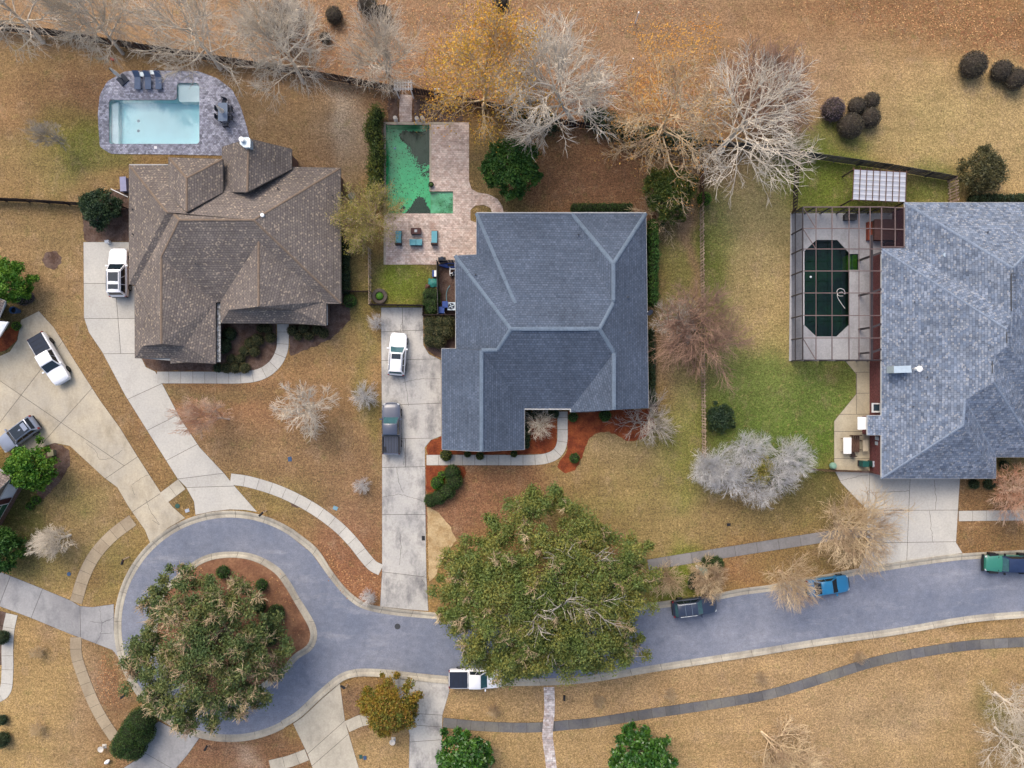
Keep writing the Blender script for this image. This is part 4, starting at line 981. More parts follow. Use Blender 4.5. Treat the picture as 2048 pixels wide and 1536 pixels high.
def bark_mat(name, ca, cb, sc=1.2):
    return mottled(name, ca, ((4.0, .18), (16, .2)), col2=cb, mixscale=sc, rough=.95, spec=.15)
M['bark_pale'] = bark_mat('bark_pale', C(206, 196, 180, 1.8), C(166, 158, 146, 1.8), .5)
M['bark_grey'] = bark_mat('bark_grey', C(176, 168, 158, 1.8), C(132, 126, 120, 1.8), .6)
M['bark_warm'] = bark_mat('bark_warm', C(190, 170, 138, 1.8), C(150, 128, 104, 1.8), .6)
M['bark_red'] = bark_mat('bark_red', C(204, 178, 156, 1.5), C(188, 138, 110, 1.4), .5)
M['bark_brown'] = bark_mat('bark_brown', C(166, 136, 116, 1.45), C(128, 100, 88, 1.45), .6)
M['bark_dark'] = bark_mat('bark_dark', C(110, 98, 86, 1.45), C(80, 70, 62, 1.45), .8)
M['bark_lichen'] = bark_mat('bark_lichen', C(214, 212, 210, 1.45), C(178, 178, 182, 1.45), .8)
M['leaf_oak'] = leaf_mat('leaf_oak', C(100, 116, 56, 1.6), C(136, 134, 66, 1.6), C(80, 98, 56, 1.6), .42)
M['leaf_oak_isle'] = leaf_mat('leaf_oak_isle', C(86, 106, 60, 1.6), C(122, 124, 70, 1.6), C(66, 84, 54, 1.6), .42)
M['leaf_green'] = leaf_mat('leaf_green', C(56, 96, 38, 1.35), C(82, 116, 42, 1.35), C(40, 74, 34, 1.35), .6)
M['leaf_olive'] = leaf_mat('leaf_olive', C(72, 92, 38, 1.35), C(112, 116, 42, 1.35), C(52, 72, 36, 1.35), .7)
M['leaf_lime'] = leaf_mat('leaf_lime', C(74, 128, 34, 1.15), C(120, 158, 48, 1.15), C(52, 98, 34, 1.15), .9)
M['leaf_magnolia'] = leaf_mat('leaf_magnolia', C(50, 94, 34, 1.35), C(84, 124, 44, 1.35), C(36, 70, 32, 1.35), 1.2, .35, .5, .12)
M['leaf_hedge'] = leaf_mat('leaf_hedge', C(54, 84, 38, 1.35), C(80, 104, 44, 1.35), C(42, 66, 36, 1.35), 1.0)
M['leaf_dark'] = leaf_mat('leaf_dark', C(46, 66, 46, 1.7), C(66, 84, 48, 1.7), C(36, 52, 40, 1.7), 1.0)
M['leaf_bronze'] = leaf_mat('leaf_bronze', C(142, 120, 42, 1.7), C(96, 106, 44, 1.7), C(120, 84, 38, 1.7), .9)
M['leaf_yellow'] = leaf_mat('leaf_yellow', C(206, 160, 60, 1.5), C(216, 178, 70, 1.5), C(190, 132, 62, 1.5), .3, trans=.3)
M['leaf_gold'] = leaf_mat('leaf_gold', C(196, 150, 80, 1.2), C(206, 164, 86, 1.2), C(178, 122, 72, 1.2), .3, trans=.3)
M['leaf_sage'] = leaf_mat('leaf_sage', C(150, 146, 64, 1.7), C(128, 128, 58, 1.7), C(168, 152, 92, 1.7), .8)
M['leaf_ball'] = leaf_mat('leaf_ball', C(70, 64, 56, 1.7), C(84, 78, 58, 1.7), C(56, 52, 50, 1.7), .8, trans=.1)
M['leaf_brownball'] = leaf_mat('leaf_brownball', C(74, 74, 46, 1.7), C(92, 86, 50, 1.7), C(58, 58, 42, 1.7), 1.2, trans=.1)
M['leaf_fringe'] = leaf_mat('leaf_fringe', C(86, 74, 82, 1.7), C(112, 96, 96, 1.7), C(70, 60, 66, 1.7), .8, trans=.1)
M['core'] = plain('shrub_core', C(40, 46, 30, 1.5), .95, .1, amt=.2)
M['core_brown'] = plain('shrub_core_brown', C(60, 54, 48, 1.6), .95, .1, amt=.2)

# bare crowns: prototypes about 12 m tall, 5 m crown radius
SPEC_BARE = [(20, 60, 5.0, 7, .24, .06, .10, .08), (8, 38, 3.0, 6, .22, .04, .11, .036), (6, 36, 1.7, 4, .2, .03, .13, .026), (4, 34, .9, 3, .2, .02, .15, .018)]
SPEC_OPEN = [(17, 62, 5.8, 7, .22, .05, .09, .085), (7, 36, 3.2, 6, .25, .03, .12, .042), (6, 38, 1.7, 4, .25, .02, .16, .026), (3, 36, .9, 3, .25, .02, .18, .017)]
SPEC_FINE = [(9, 52, 4.8, 7, .2, .08, .09, .06), (6, 32, 3.0, 6, .15, .05, .10, .032), (5, 30, 1.8, 4, .15, .04, .12, .021), (3, 30, 1.0, 3, .15, .03, .14, .015)]
SPEC_BUSH = [(7, 50, 2.6, 6, .1, .07, .1, .036), (5, 36, 1.5, 4, .15, .04, .13, .022), (4, 34, .85, 3, .15, .03, .15, .016)]
SPEC_SMALL = [(14, 58, 3.0, 6, .2, .05, .11, .05), (7, 38, 1.8, 5, .2, .03, .13, .03), (5, 36, 1.0, 4, .2, .02, .15, .021), (3, 34, .55, 3, .2, .02, .16, .016)]
PROTO = {}
def tree_proto(key, seed, th, tr, spec, stems=1, splay=.12, split=2, leaves=0, leafsize=.1, leafspread=.25, leaflevel=-1):
    lv = grow(seed, th, tr, spec, stems, splay); Vt, Ft = tubes(lv[:split]); Vc, Fc = tubes(lv[split:])
    d = {'trunk': mesh_np('trunk', Vt, Ft, True), 'crown': mesh_np('crown', Vc, Fc)}
    if leaves:
        r = np.random.RandomState(seed + 50); Q = lv[leaflevel][0].reshape(-1, 3); c = Q[r.randint(0, len(Q), leaves)] + r.randn(leaves, 3) * leafspread
        d['leaves'] = mesh_np('leaves', *leaf_cards(r, c, leafsize))
    PROTO[key] = d
tree_proto('bare_a', 11, 8.0, .24, SPEC_BARE); tree_proto('bare_b', 12, 8.4, .22, SPEC_BARE)
tree_proto('open_a', 13, 7.0, .27, SPEC_OPEN); tree_proto('open_b', 14, 7.6, .25, SPEC_OPEN)
tree_proto('fine_a', 15, 6.2, .15, SPEC_FINE, 3, .28); tree_proto('fine_b', 16, 6.0, .14, SPEC_FINE, 4, .34)
tree_proto('bush_a', 17, 1.6, .06, SPEC_BUSH, 5, .5, 1); tree_proto('bush_b', 18, 1.5, .06, SPEC_BUSH, 6, .6, 1)
tree_proto('small_a', 31, 3.4, .13, SPEC_SMALL); tree_proto('small_b', 32, 3.2, .12, SPEC_SMALL, 2, .3)
tree_proto('gold_a', 21, 8.0, .24, SPEC_OPEN, leaves=7500, leafsize=.12, leafspread=.5)
tree_proto('gold_b', 22, 7.8, .24, SPEC_OPEN, leaves=2600, leafsize=.12, leafspread=.5)
tree_proto('sage_a', 23, 4.0, .16, SPEC_FINE, 3, .3, leaves=9000, leafsize=.11, leafspread=.25)

def put(v, a): return o_mat(v, a)
def with_mat(o, mat):
    """material on the object, so shared meshes can differ"""
    if not o.data.materials: o.data.materials.append(None)
    o.material_slots[0].link = 'OBJECT'; o.material_slots[0].material = mat
    return o

def bare_tree(key, base, sxy, sz, rz, bark, label, group=None, name='bare_tree', cat='tree', leafmat=None, tilt=(0, 0)):
    p = PROTO[key]; root = empty(name, P(*base), 0, label, cat, group)
    for part in ('trunk', 'crown', 'leaves'):
        if part not in p: continue
        o = link(part, p[part], None, root); o.scale = (sxy, sxy, sz); o.rotation_mode = 'ZYX'; o.rotation_euler = (tilt[0], tilt[1], rz)
        with_mat(o, M[leafmat] if part == 'leaves' else M[bark])
    return root

G1 = 'bare trees along the back fence'
bare_tree('open_b', (86,84), .95, 1.3, .4, 'bark_pale', 'bare grey tree with thick slanting trunk, at the west end of the dark back fence', G1)
bare_tree('bare_a', (246,107), .7, 1.4, 1.1, 'bark_pale', 'bare pale tree rooted at the fence beside the folded white parasol', G1)
bare_tree('open_a', (441,137), .8, 1.4, 4.3, 'bark_pale', 'wide bare tree rooted at the fence above the dining table', G1)
bare_tree('bare_b', (608,166), .85, 1.2, 3.0, 'bark_pale', 'bare slender-trunked tree at the fence with dark shrubs behind', G1)
bare_tree('fine_a', (778,150), .85, 1.1, .5, 'bark_pale', 'dense multi-stemmed bare tree beside the white arbour', G1)
bare_tree('gold_a', (968,215), 1.0, 1.15, 1.5, 'bark_warm', 'tree full of golden yellow leaves over the back fence', 'part-leafed golden trees', 'golden_tree', leafmat='leaf_yellow')
bare_tree('bare_a', (1145,243), 1.22, 1.05, 4.0, 'bark_pale', 'broad silvery bare tree between the two golden trees', G1)
bare_tree('gold_b', (1322,275), 1.02, 1.0, 5.0, 'bark_warm', 'thin golden tree with few leaves left beside a dark hedge', 'part-leafed golden trees', 'golden_tree', leafmat='leaf_gold')
bare_tree('open_a', (1440,303), 1.2, 1.05, 5.6, 'bark_pale', 'big sprawling bare tree with pale limbs over the fence corner', G1)
bare_tree('small_b', (1530,205), 1.5, 1.1, 2.6, 'bark_brown', 'low hazy purple-brown tree outside the back fence', None)
bare_tree('small_a', (624,810), 1.05, .95, 1.0, 'bark_pale', 'bare lawn tree south of the curved garden walk')
bare_tree('small_a', (458,838), .75, 1.1, 2.9, 'bark_red', 'bare tree with reddish twigs overhanging the pale driveway', tilt=(-.1, -.5))
bare_tree('bush_b', (728,796), .6, .7, 0, 'bark_lichen', 'tiny bare sapling beside the dark pickup', name='bare_sapling', cat='sapling')
bare_tree('small_b', (141,1072), .55, .7, .6, 'bark_pale', 'small bare tree on the lawn of the tan roof house', tilt=(.25, -.5))
bare_tree('small_a', (127,289), .5, .9, 2.0, 'bark_grey', 'thin leafless sapling on green grass west of the blue pool', name='bare_sapling', cat='sapling')
bare_tree('bush_a', (1289,842), 1.05, 1.0, 0, 'bark_grey', 'bare grey shrub on the straw bed corner of the slate house', name='bare_shrub', cat='shrub')
bare_tree('bush_b', (1079,854), .68, .8, 1, 'bark_pale', 'round leafless shrub in the straw bed inside the walk', name='bare_shrub', cat='shrub')
bare_tree('bush_a', (1312,432), .95, 1.1, 2, 'bark_warm', 'bare shrub at the back corner of the slate roof', name='bare_shrub', cat='shrub')
bare_tree('fine_b', (1386,648), 1.0, .62, .3, 'bark_brown', 'wide brown leafless tree straddling the picket side fence')
bare_tree('small_a', (1340,640), .9, .7, 1.3, 'bark_grey', 'low bare tree beside the satellite dish')
bare_tree('fine_b', (1672,1042), .9, .62, 1.7, 'bark_warm', 'bare tree shedding over the wide driveway edge')
bare_tree('fine_a', (1558,1140), .58, .55, .2, 'bark_warm', 'bare street tree reaching over the bright blue sedan')
bare_tree('small_b', (1412,1150), .65, .7, 2.2, 'bark_warm', 'small bare street tree by the green utility cabinet')
bare_tree('bush_b', (1338,1156), .8, .9, 2.2, 'bark_warm', 'bare scrub at the rim of the great oak by the kerb', name='bare_shrub', cat='shrub')
bare_tree('small_b', (1522,1462), .95, 1.4, 4.4, 'bark_warm', 'leaning leafless tree on the straw-coloured southern lawn', tilt=(.35, .5))
bare_tree('open_a', (1990,1385), .45, .7, 1.4, 'bark_pale', 'pale bare tree on the southern lawn below the dark sidewalk')
bare_tree('open_b', (1990,1455), .5, .7, 3.3, 'bark_pale', 'grey bare tree standing on a green patch of the southern lawn')
bare_tree('small_b', (2004,985), .85, 1.1, 2.0, 'bark_red', 'reddish bare tree in front of the blue shingle house')
bare_tree('small_b', (590,75), .8, .7, 2.0, 'bark_dark', 'dark brushy thicket shrub outside the back fence', name='brushy_shrub', cat='shrub')
for x, y, l in ((722,970,'spiky pale clump on the lawn between driveway and sidewalk'), (744,1190,'spiky pale clump at the kerb beside the slate house driveway'), (755,650,'pale spiky clump at the top corner of the concrete driveway')):
    bare_tree('bush_b', (x, y), .38, .45, x, 'bark_lichen', l, name='spiky_clump', cat='plant')
for x, y, l in ((1195,1400,'tiny dead sapling nearest the paver path on the verge'), (1340,1385,'tiny dead sapling between two others on the dry verge'), (1520,1350,'tiny dead sapling where the dark sidewalk starts to bend'), (1712,1306,'tiny dead sapling on the verge nearest the curved sidewalk rise'), (990,1418,'tiny dead sapling beside the parked white pickup'), (80,1300,'tiny dead sapling in a purple mulch ring'), (82,1455,'tiny leafless sapling in a dark mulch dot')):
    bare_tree('bush_b', (x, y), .3, .4, x * .7, 'bark_warm', l, name='dead_sapling', cat='sapling')

# lichen-covered clump on the green lawn
for i, (x, y, s) in enumerate(((1438,925,.85), (1500,895,.7), (1465,965,.8), (1590,925,.75), (1530,985,.55), (1420,935,.6), (1560,955,.6))):
    bare_tree('fine_b' if i % 2 else 'fine_a', (x * .96 + 1024 * .04, y * .96 + 768 * .04), s * .62, .42, i * 1.3, 'bark_lichen', 'frosty white lichen-covered bare shrub in the clump on green lawn', 'lichen-covered shrubs in one clump', 'lichen_shrub', 'shrub')


def clump_tree(name, base, R, hgt, label, leafmat, seed, nclump, per, size, rc=(.8, 1.4), bark='bark_dark', cat='tree', group=None, twigs=None, hole=0.0, flat=.55, trunk_r=.3, low=.25, asym=None, zb=.7, sy=1.0, tufts=0):
    """evergreen crown: leaf clumps over a dome, carried by a real branch skeleton"""
    r = np.random.RandomState(seed); root = empty(name, P(*base), 0, label, cat, group)
    lv = grow(seed, hgt * .55, trunk_r, [(13, 70, R * .80, 7, .3, .10, .12, trunk_r * .4), (7, 42, R * .4, 5, .25, .07, .15, trunk_r * .16), (6, 42, R * .2, 4, .2, .06, .18, .03)])
    for Q_, _r in lv[1:]: Q_[:, :, 1] *= sy
    link('trunk', mesh_np('trunk', *tubes(lv[:2]), smooth=True), M[bark], root); 
    if twigs: link('twig_crown', mesh_np('twig_crown', *tubes([lv[3], lv[2]])), M[twigs], root)
    else: link('twig_crown', mesh_np('twig_crown', *tubes([lv[2]])), M[bark], root)
    az = r.rand(nclump) * 6.283; q = np.sqrt(r.rand(nclump)); rad = R * q
    lump = (1 + .06 * np.sin(az * 3 + seed) + .05 * np.sin(az * 5 + seed * 2)) * (1 + .07 * np.clip(r.randn(nclump), -1.5, 2.2))
    if asym is not None: lump = lump * (1 + asym[0] * np.cos(az - asym[1]))
    zt = low * hgt + (hgt - low * hgt) * np.sqrt(np.clip(1 - (q * .97) ** 2, 0, 1)) ** .9
    z = zt * (1 - .30 * r.rand(nclump) ** 2) - r.rand(nclump) * .1 * hgt
    c = np.stack([rad * lump * np.cos(az), rad * lump * np.sin(az), z], -1)
    c[:, 1] *= sy
    if hole: c = c[vnoise(c[:, 0] + 40, c[:, 1] + 40, seed, .33) > hole]
    crr = (rc[0] + (rc[1] - rc[0]) * r.rand(len(c))) * np.clip(1.25 - .55 * np.hypot(c[:, 0], c[:, 1] / sy) / R, .45, 1.2); n = len(c) * per; ci = np.repeat(np.arange(len(c)), per)
    dv = unit(r.randn(n, 3) + [0, 0, .35]); rr = crr[ci] * r.rand(n) ** .5 * (1 + .25 * np.abs(r.randn(n)))
    pts = c[ci] + dv * rr[:, None] * [1, 1, flat]; pts[:, 2] = np.maximum(pts[:, 2], .3)
    link('crown', mesh_np('crown', *leaf_cards(r, pts, size, zb)), M[leafmat], root)
    if tufts:
        k = 9; ti = r.randint(0, len(c), tufts); st = np.repeat(c[ti] + [0, 0, .2], k, 0); dv = unit(r.randn(tufts * k, 3) + [0, 0, .9] + np.repeat(r.randn(tufts, 3) * .5, k, 0)); n = len(st)
        Q = np.zeros((n, 4, 3)); Q[:, 0] = st; L = (.35 + .5 * r.rand(n)) * 1.6
        for i in range(1, 4): dv = unit(dv + r.randn(n, 3) * .22); Q[:, i] = Q[:, i-1] + dv * (L / 3)[:, None]
        R_ = np.linspace(.028, .012, 4)[None].repeat(n, 0)
        s2 = np.repeat(Q[:, 1:3].reshape(-1, 3), 2, 0); d2 = unit(np.repeat(np.repeat(dv, 2, 0), 2, 0) + r.randn(len(s2), 3) * .6); L2 = (.2 + .35 * r.rand(len(s2)))[:, None]
        Q2 = np.stack([s2, s2 + d2 * L2 * .5, s2 + d2 * L2 + r.randn(len(s2), 3) * .05], 1); R2 = np.linspace(.017, .009, 3)[None].repeat(len(s2), 0)
        link('dead_twigs', mesh_np('dead_twigs', *tubes([(Q, R_), (Q2, R2)])), M['bark_warm'], root)
    return root

clump_tree('live_oak', (1087,1156), 10.5, 11.0, 'huge olive-green live oak spreading over the street and front lawn', 'leaf_oak', 3, 620, 260, .125, (.6, 1.3), cat='tree', twigs='bark_grey', trunk_r=.5, low=.22, sy=.85, hole=.12, tufts=90)
clump_tree('live_oak', (458,1260), 7.7, 10.0, 'ragged dark oak with pale twigs filling the turning-circle island', 'leaf_oak_isle', 8, 330, 230, .125, (.5, 1.15), cat='tree', twigs='bark_warm', trunk_r=.42, hole=.25, low=.25, asym=(.10, 3.9), tufts=150)
clump_tree('evergreen_tree', (1022,350), 2.9, 5.5, 'round deep green evergreen beside the curved paver path', 'leaf_green', 5, 130, 150, .13, (.4, .8), trunk_r=.15, low=.2)
clump_tree('evergreen_tree', (1328,400), 2.7, 4.8, 'dark green evergreen against the picket fence, behind the slate roof', 'leaf_olive', 6, 110, 150, .12, (.4, .75), trunk_r=.14, low=.2)
clump_tree('evergreen_shrub', (218,424), 1.95, 3.2, 'dark green holly-like shrub on mulch beside the brown roof corner', 'leaf_dark', 7, 70, 150, .11, (.35, .6), trunk_r=.1, cat='shrub', low=.15)
clump_tree('evergreen_shrub', (44,572), 2.3, 4.0, 'bright green bush over the purple groundcover and the blue pot', 'leaf_lime', 9, 70, 150, .13, (.4, .7), trunk_r=.1, cat='shrub', low=.15)
clump_tree('evergreen_shrub', (90,929), 2.4, 4.2, 'yellow-green bush at the garage corner near the silver crossover', 'leaf_lime', 10, 80, 140, .15, (.4, .7), trunk_r=.1, cat='shrub', low=.15)
clump_tree('evergreen_shrub', (22,1084), 2.5, 4.0, 'deep green bush at the edge of the grey driveway', 'leaf_green', 11, 80, 140, .14, (.4, .7), trunk_r=.1, cat='shrub', low=.15)
clump_tree('bronze_tree', (788,1391), 2.9, 5.0, 'bronze and olive leafed small tree hiding a driveway corner', 'leaf_bronze', 12, 120, 170, .12, (.4, .8), trunk_r=.15, low=.15)
clump_tree('magnolia_tree', (931,1492), 2.7, 5.5, 'glossy magnolia beside the old grey driveway at the bottom', 'leaf_magnolia', 13, 90, 130, .2, (.4, .8), trunk_r=.15, low=.12)
clump_tree('magnolia_tree', (1272,1494), 3.1, 6.0, 'glossy magnolia alone on the dry southern lawn', 'leaf_magnolia', 14, 110, 130, .2, (.4, .8), trunk_r=.15, low=.12)
clump_tree('juniper_bush', (1437,836), 1.5, 1.6, 'dark spreading juniper against the picket side fence', 'leaf_dark', 15, 40, 130, .1, (.3, .6), trunk_r=.06, cat='shrub', low=.2)
clump_tree('brown_bush', (1945,352), 2.2, 3.4, 'olive-brown bush just outside the fence corner', 'leaf_brownball', 16, 90, 140, .1, (.4, .8), trunk_r=.1, cat='shrub', low=.15)
bare_tree('sage_a', (748,448), .66, .75, 0, 'bark_warm', 'yellow-green feathery tree between the two houses', name='feathery_tree', leafmat='leaf_sage')

# clipped shrubs and hedges: leafy skin over a dark core
def leafy(name, blobs, mat, seed, label, cat='shrub', group=None, dens=260, size=.07, core='core', off=.04, base=None):
    """blobs: (x, y, z, rx, ry, rz) in metres; one mesh, two materials"""
    r = np.random.RandomState(seed); mb = MB(); pts = []; x0, y0 = (np.mean([b[0] for b in blobs]), np.mean([b[1] for b in blobs])) if base is None else base
    for bx, by, bz, rx, ry, rz in blobs:
        bx -= x0; by -= y0
        mb.ball((bx, by, bz), rx * .92, ry * .92, rz * .92, 14, 8)
        n = int(dens * (rx * ry + rx * rz + ry * rz) / 3 * 4 * 3.14 / 3) + 40
        d_ = unit(r.randn(n, 3) + [0, 0, .3]); p = d_ * [rx, ry, rz] * (1 + r.randn(n, 1) * off) + [bx, by, bz]; pts.append(p[p[:, 2] > .03])
    pts = np.concatenate(pts); V, F = leaf_cards(r, pts, size, .5)
    n0 = len(mb.v); mb.v = [(v[0], v[1], max(v[2], -.05)) for v in mb.v]
    Vall = np.concatenate([np.array(mb.v), V]); tri = [f for f in mb.f if len(f) == 3]; quad = [f for f in mb.f if len(f) == 4]
    me = mesh_np(name, Vall, [np.array(tri), np.array(quad), F + n0])
    me.materials.append(M[mat]); me.materials.append(M[core])
    me.polygons.foreach_set('material_index', [1] * (len(tri) + len(quad)) + [0] * len(F))
    o = link(name, me, None, None, (x0, y0, 0)); return tag(o, label, cat, group)

def ball_px(px, py, rpx, hk=.85):
    """a round shrub seen at (px,py): its top stands at about 2*hk*r"""
    r = rpx / S; zc = r * hk * .9; f = (H - zc) / H; rr = r * f
    x, y, _ = P(px, py, zc); return (x, y, zc, rr, rr, rr * hk)
def shrub_set(items, mat, label, group, name='clipped_shrub', seed=0, core='core', dens=260, size=.07, cat='shrub'):
    for i, (x, y, r) in enumerate(items):
        leafy(name, [ball_px(x, y, r)], mat, seed + i, label if isinstance(label, str) else label[i], cat, group, dens, size, core)
shrub_set([(1947,130,26),(2003,142,21),(2031,158,22)], 'leaf_ball', ['largest dark clipped ball standing apart from a touching pair on tan grass','dark clipped ball of the touching pair, nearer the largest ball','dark clipped ball of the touching pair, farther from the largest ball'], 'clipped balls in the field corner', seed=100, core='core_brown')
shrub_set([(1713,213,18),(1743,201,16),(1701,252,25),(1740,236,20)], 'leaf_ball', ['dark clipped ball beside the twiggy mauve shrub','smallest dark clipped ball of the tight cluster','largest dark clipped ball of the tight cluster, closest to the fence','mid-sized dark clipped ball between the largest and smallest of the cluster'], 'clipped balls in the tight cluster', seed=110, core='core_brown')
shrub_set([(1666,219,23)], 'leaf_fringe', 'twiggy mauve-brown round shrub touching the clipped cluster', None, 'twiggy_shrub', seed=118, core='core_brown')
shrub_set([(668,31,17),(650,75,11),(735,10,20),(766,27,16),(1001,4,16)], 'leaf_ball', ['dark round shrub on the leaf litter beyond the fence, beside a smaller one','small dark shrub outside the fence, the littlest of them','large dark round shrub of the touching pair at the field edge','smaller shrub of the touching pair behind the bare branches','dark round shrub alone on the leaf-strewn field above the golden tree'], None, seed=120, core='core_brown')
front = [(585,661,11),(597,672,9),(608,657,11),(618,671,10),(634,659,11),(647,666,11),(535,657,10),(541,675,11),(522,657,9),(515,680,13),(501,686,12),(509,703,11),(489,702,11),(463,718,10),(481,718,10),(453,736,11),(471,736,11),(490,736,11)]
for i, (x, y, r) in enumerate(front):
    leafy('clipped_shrub', [ball_px(x, y, r)], 'leaf_brownball', 140 + i, 'small clipped round shrub on mulch at the brown roof house entry' if x < 560 else 'small clipped round shrub lined up east of the entry walk', 'shrub', 'entry shrubs west of the walk' if x < 560 else 'entry shrubs east of the walk', 300, .06)
shrub_set([(447,692,15),(459,668,13),(436,736,9)], 'leaf_dark', ['dark leafy shrub against the weathered box gutter','dark leafy shrub in the shaded entry corner','small dark shrub at the garage corner of the brown roof house'], None, 'leafy_shrub', 170)
shrub_set([(446,1144,13),(523,1170,12)], 'leaf_green', ['small round green shrub alone on the island mulch by the curved kerb','small round green shrub on island mulch touching taller shrubs'], 'round shrubs on the island', 'round_shrub', 180)
shrub_set([(518,1212,14),(552,1226,17),(536,1268,24)], 'leaf_hedge', ['green shrub tucked beneath the island oak edge','round green shrub at the island kerb bend side','large green shrub under the island oak facing the street'], None, 'island_shrub', 185)
shrub_set([(892,910,12),(960,912,8),(935,908,7),(1028,908,7)], 'leaf_olive', ['yellow-green round shrub at the garage corner by the walk','small green shrub under the garage gable peak','tiny green shrub beside the garage wall','tiny shrub near the inner garage corner'], None, 'round_shrub', 190)
leafy('hedge_shrub', [ball_px(905,945,16), ball_px(908,962,17), ball_px(895,982,16), ball_px(878,994,15), ball_px(862,1000,14)], 'leaf_hedge', 195, 'rounded green hedge curling round the straw bed by the driveway', 'hedge', None, 260, .07)
shrub_set([(874,966,13),(883,950,8)], 'leaf_lime', ['bright green ball shrub inside the curled hedge','small dark green shrub beside the bright ball'], None, 'round_shrub', 197)
shrub_set([(1149,916,10),(1210,831,12),(1146,834,10)], 'leaf_green', ['small green shrub in the straw tongue below the walk','green shrub in the straw bed under the front eave','green shrub beside the front walk end'], None, 'round_shrub', 200)
hedge_pts = lambda x0, y0, x1, y1, n, rr, hh, jx=3: [(P(x0+(x1-x0)*i/(n-1)+random.Random(i*7+int(x0)).uniform(-jx, jx), y0+(y1-y0)*i/(n-1), hh*.5)[0], P(x0, y0+(y1-y0)*i/(n-1), hh*.5)[1], hh*.5, rr*random.Random(i+3).uniform(.8, 1.15), rr*1.1, hh*random.Random(i+9).uniform(.42, .56)) for i in range(n)]
leafy('tall_hedge', hedge_pts(751, 230, 752, 395, 13, .72, 2.2, 6), 'leaf_olive', 210, 'tall loose green hedge along the coping of the green pool', 'hedge', None, 260, .11, off=.3)
leafy('ivy_hedge', hedge_pts(1305, 452, 1306, 602, 16, .55, 2.4, 2), 'leaf_green', 212, 'ivy-like green hedge climbing the slate house side wall', 'hedge', None, 240, .09, off=.18)
leafy('low_hedge', hedge_pts(1303, 665, 1304, 800, 13, .4, 1.1, 1), 'leaf_dark', 213, 'dark low hedge under the long slate eave', 'hedge', None, 220, .08, off=.1)
leafy('low_hedge', hedge_pts(1150, 417, 1258, 417, 12, .5, 1.1, 1), 'leaf_hedge', 214, 'green low hedge behind the slate house beneath its north eave', 'hedge', None, 220, .08, off=.1)
leafy('low_hedge', hedge_pts(1054, 845, 1054, 890, 5, .35, 1.0, 1) + hedge_pts(1058, 830, 1112, 828, 6, .4, 1.0, 1), 'leaf_dark', 215, 'dark low hedge folded into the garage and porch corner', 'hedge', None, 220, .08)
leafy('box_hedge', [ball_px(x, y, 13, 1.0) for x, y in ((858,590),(868,590),(858,604),(868,606),(862,618))], 'leaf_hedge', 216, 'boxy green shrub between the small lawn and equipment yard', 'shrub', None, 260, .07)
leafy('mixed_hedge', [ball_px(x, y, 15, 1.0) for x, y in ((862,645),(880,645),(897,645),(862,662),(880,662),(896,664),(862,680),(878,682)) ], 'leaf_brownball', 217, 'olive-brown hedge mass beside the driveway and equipment fence', 'hedge', None, 260, .07)
leafy('round_hedge', [ball_px(x, y, r, 1.0) for x, y, r in ((282,1442,27),(272,1458,28),(260,1476,27),(248,1490,24),(268,1495,24),(285,1465,24))], 'leaf_hedge', 218, 'big rounded clipped hedge at the sidewalk end by the circle', 'hedge', None, 300, .07)
leafy('round_hedge', [ball_px(1432, 1128, 16), ball_px(1416,1124,13)], 'leaf_hedge', 219, 'green hedge wrapping the utility cabinet beside the sidewalk', 'hedge')
leafy('round_hedge', [ball_px(1391, 1157, 13), ball_px(1386,1168,11)], 'leaf_dark', 220, 'dark green shrub below the utility cabinet', 'shrub')
for i, (x0, y0, x1, y1, lab) in enumerate(((1040,215,1100,245,'dark evergreen screen section next to the golden tree'), (1185,235,1255,265,'dark evergreen screen section under the silvery bare tree'), (1265,268,1390,290,'dark evergreen screen section under the thin golden tree'))):
    leafy('screen_hedge', hedge_pts(x0, y0, x1, y1, 8, 1.05, 2.0), 'leaf_dark', 230 + i, lab, 'hedge', None, 130, .1, off=.2)
leafy('low_hedge', hedge_pts(1945, 398, 2100, 399, 12, .5, 1.4, 1), 'leaf_dark', 234, 'dark hedge along the back eave of the blue shingle house', 'hedge', None, 220, .09, off=.12)
shrub_set([(1948,968,10),(1978,968,11),(1995,960,8),(2008,930,9)], 'leaf_dark', ['dark green shrub nearest the wide driveway, under the front eave','larger dark shrub under the south eave of the blue house','small dark shrub at the south-east eave corner','dark shrub in the recess of the blue house front'], None, 'round_shrub', 240)
leafy('side_hedge', hedge_pts(690, 478, 692, 580, 10, .45, 1.2, 1), 'leaf_dark', 245, 'dark shaded hedge under the brown house east eave', 'hedge', None, 220, .09, off=.15)
leafy('side_hedge', [ball_px(700, 602, 13)], 'leaf_green', 246, 'green bush at the brown house south-east corner', 'shrub')
leafy('ground_cover', [(P(48,600)[0], P(48,600)[1], .12, .9, .6, .25), (P(60,596)[0], P(60,596)[1], .12, .6, .6, .25)], 'leaf_fringe', 247, 'purple-black groundcover patch under the bright bush', 'plant')
shrub_set([(33,652,9),(72,1000,9),(60,1012,8),(1408,398,14)], 'leaf_lime', ['small lime shrub at the cream driveway edge','low lime groundcover by the garage windows','low green clump nearer the garage brick base','small shrub beside the fence under the sprawling tree'], None, 'small_shrub', 250)
shrub_set([(4,1275,14),(2,1480,16),(4,1440,10)], 'leaf_dark', ['dark shrub beside the curved western garden walk','dark shrub at the edge of the sunny dry lawn','small dark shrub above another at the dry lawn edge'], None, 'leafy_shrub', 255)
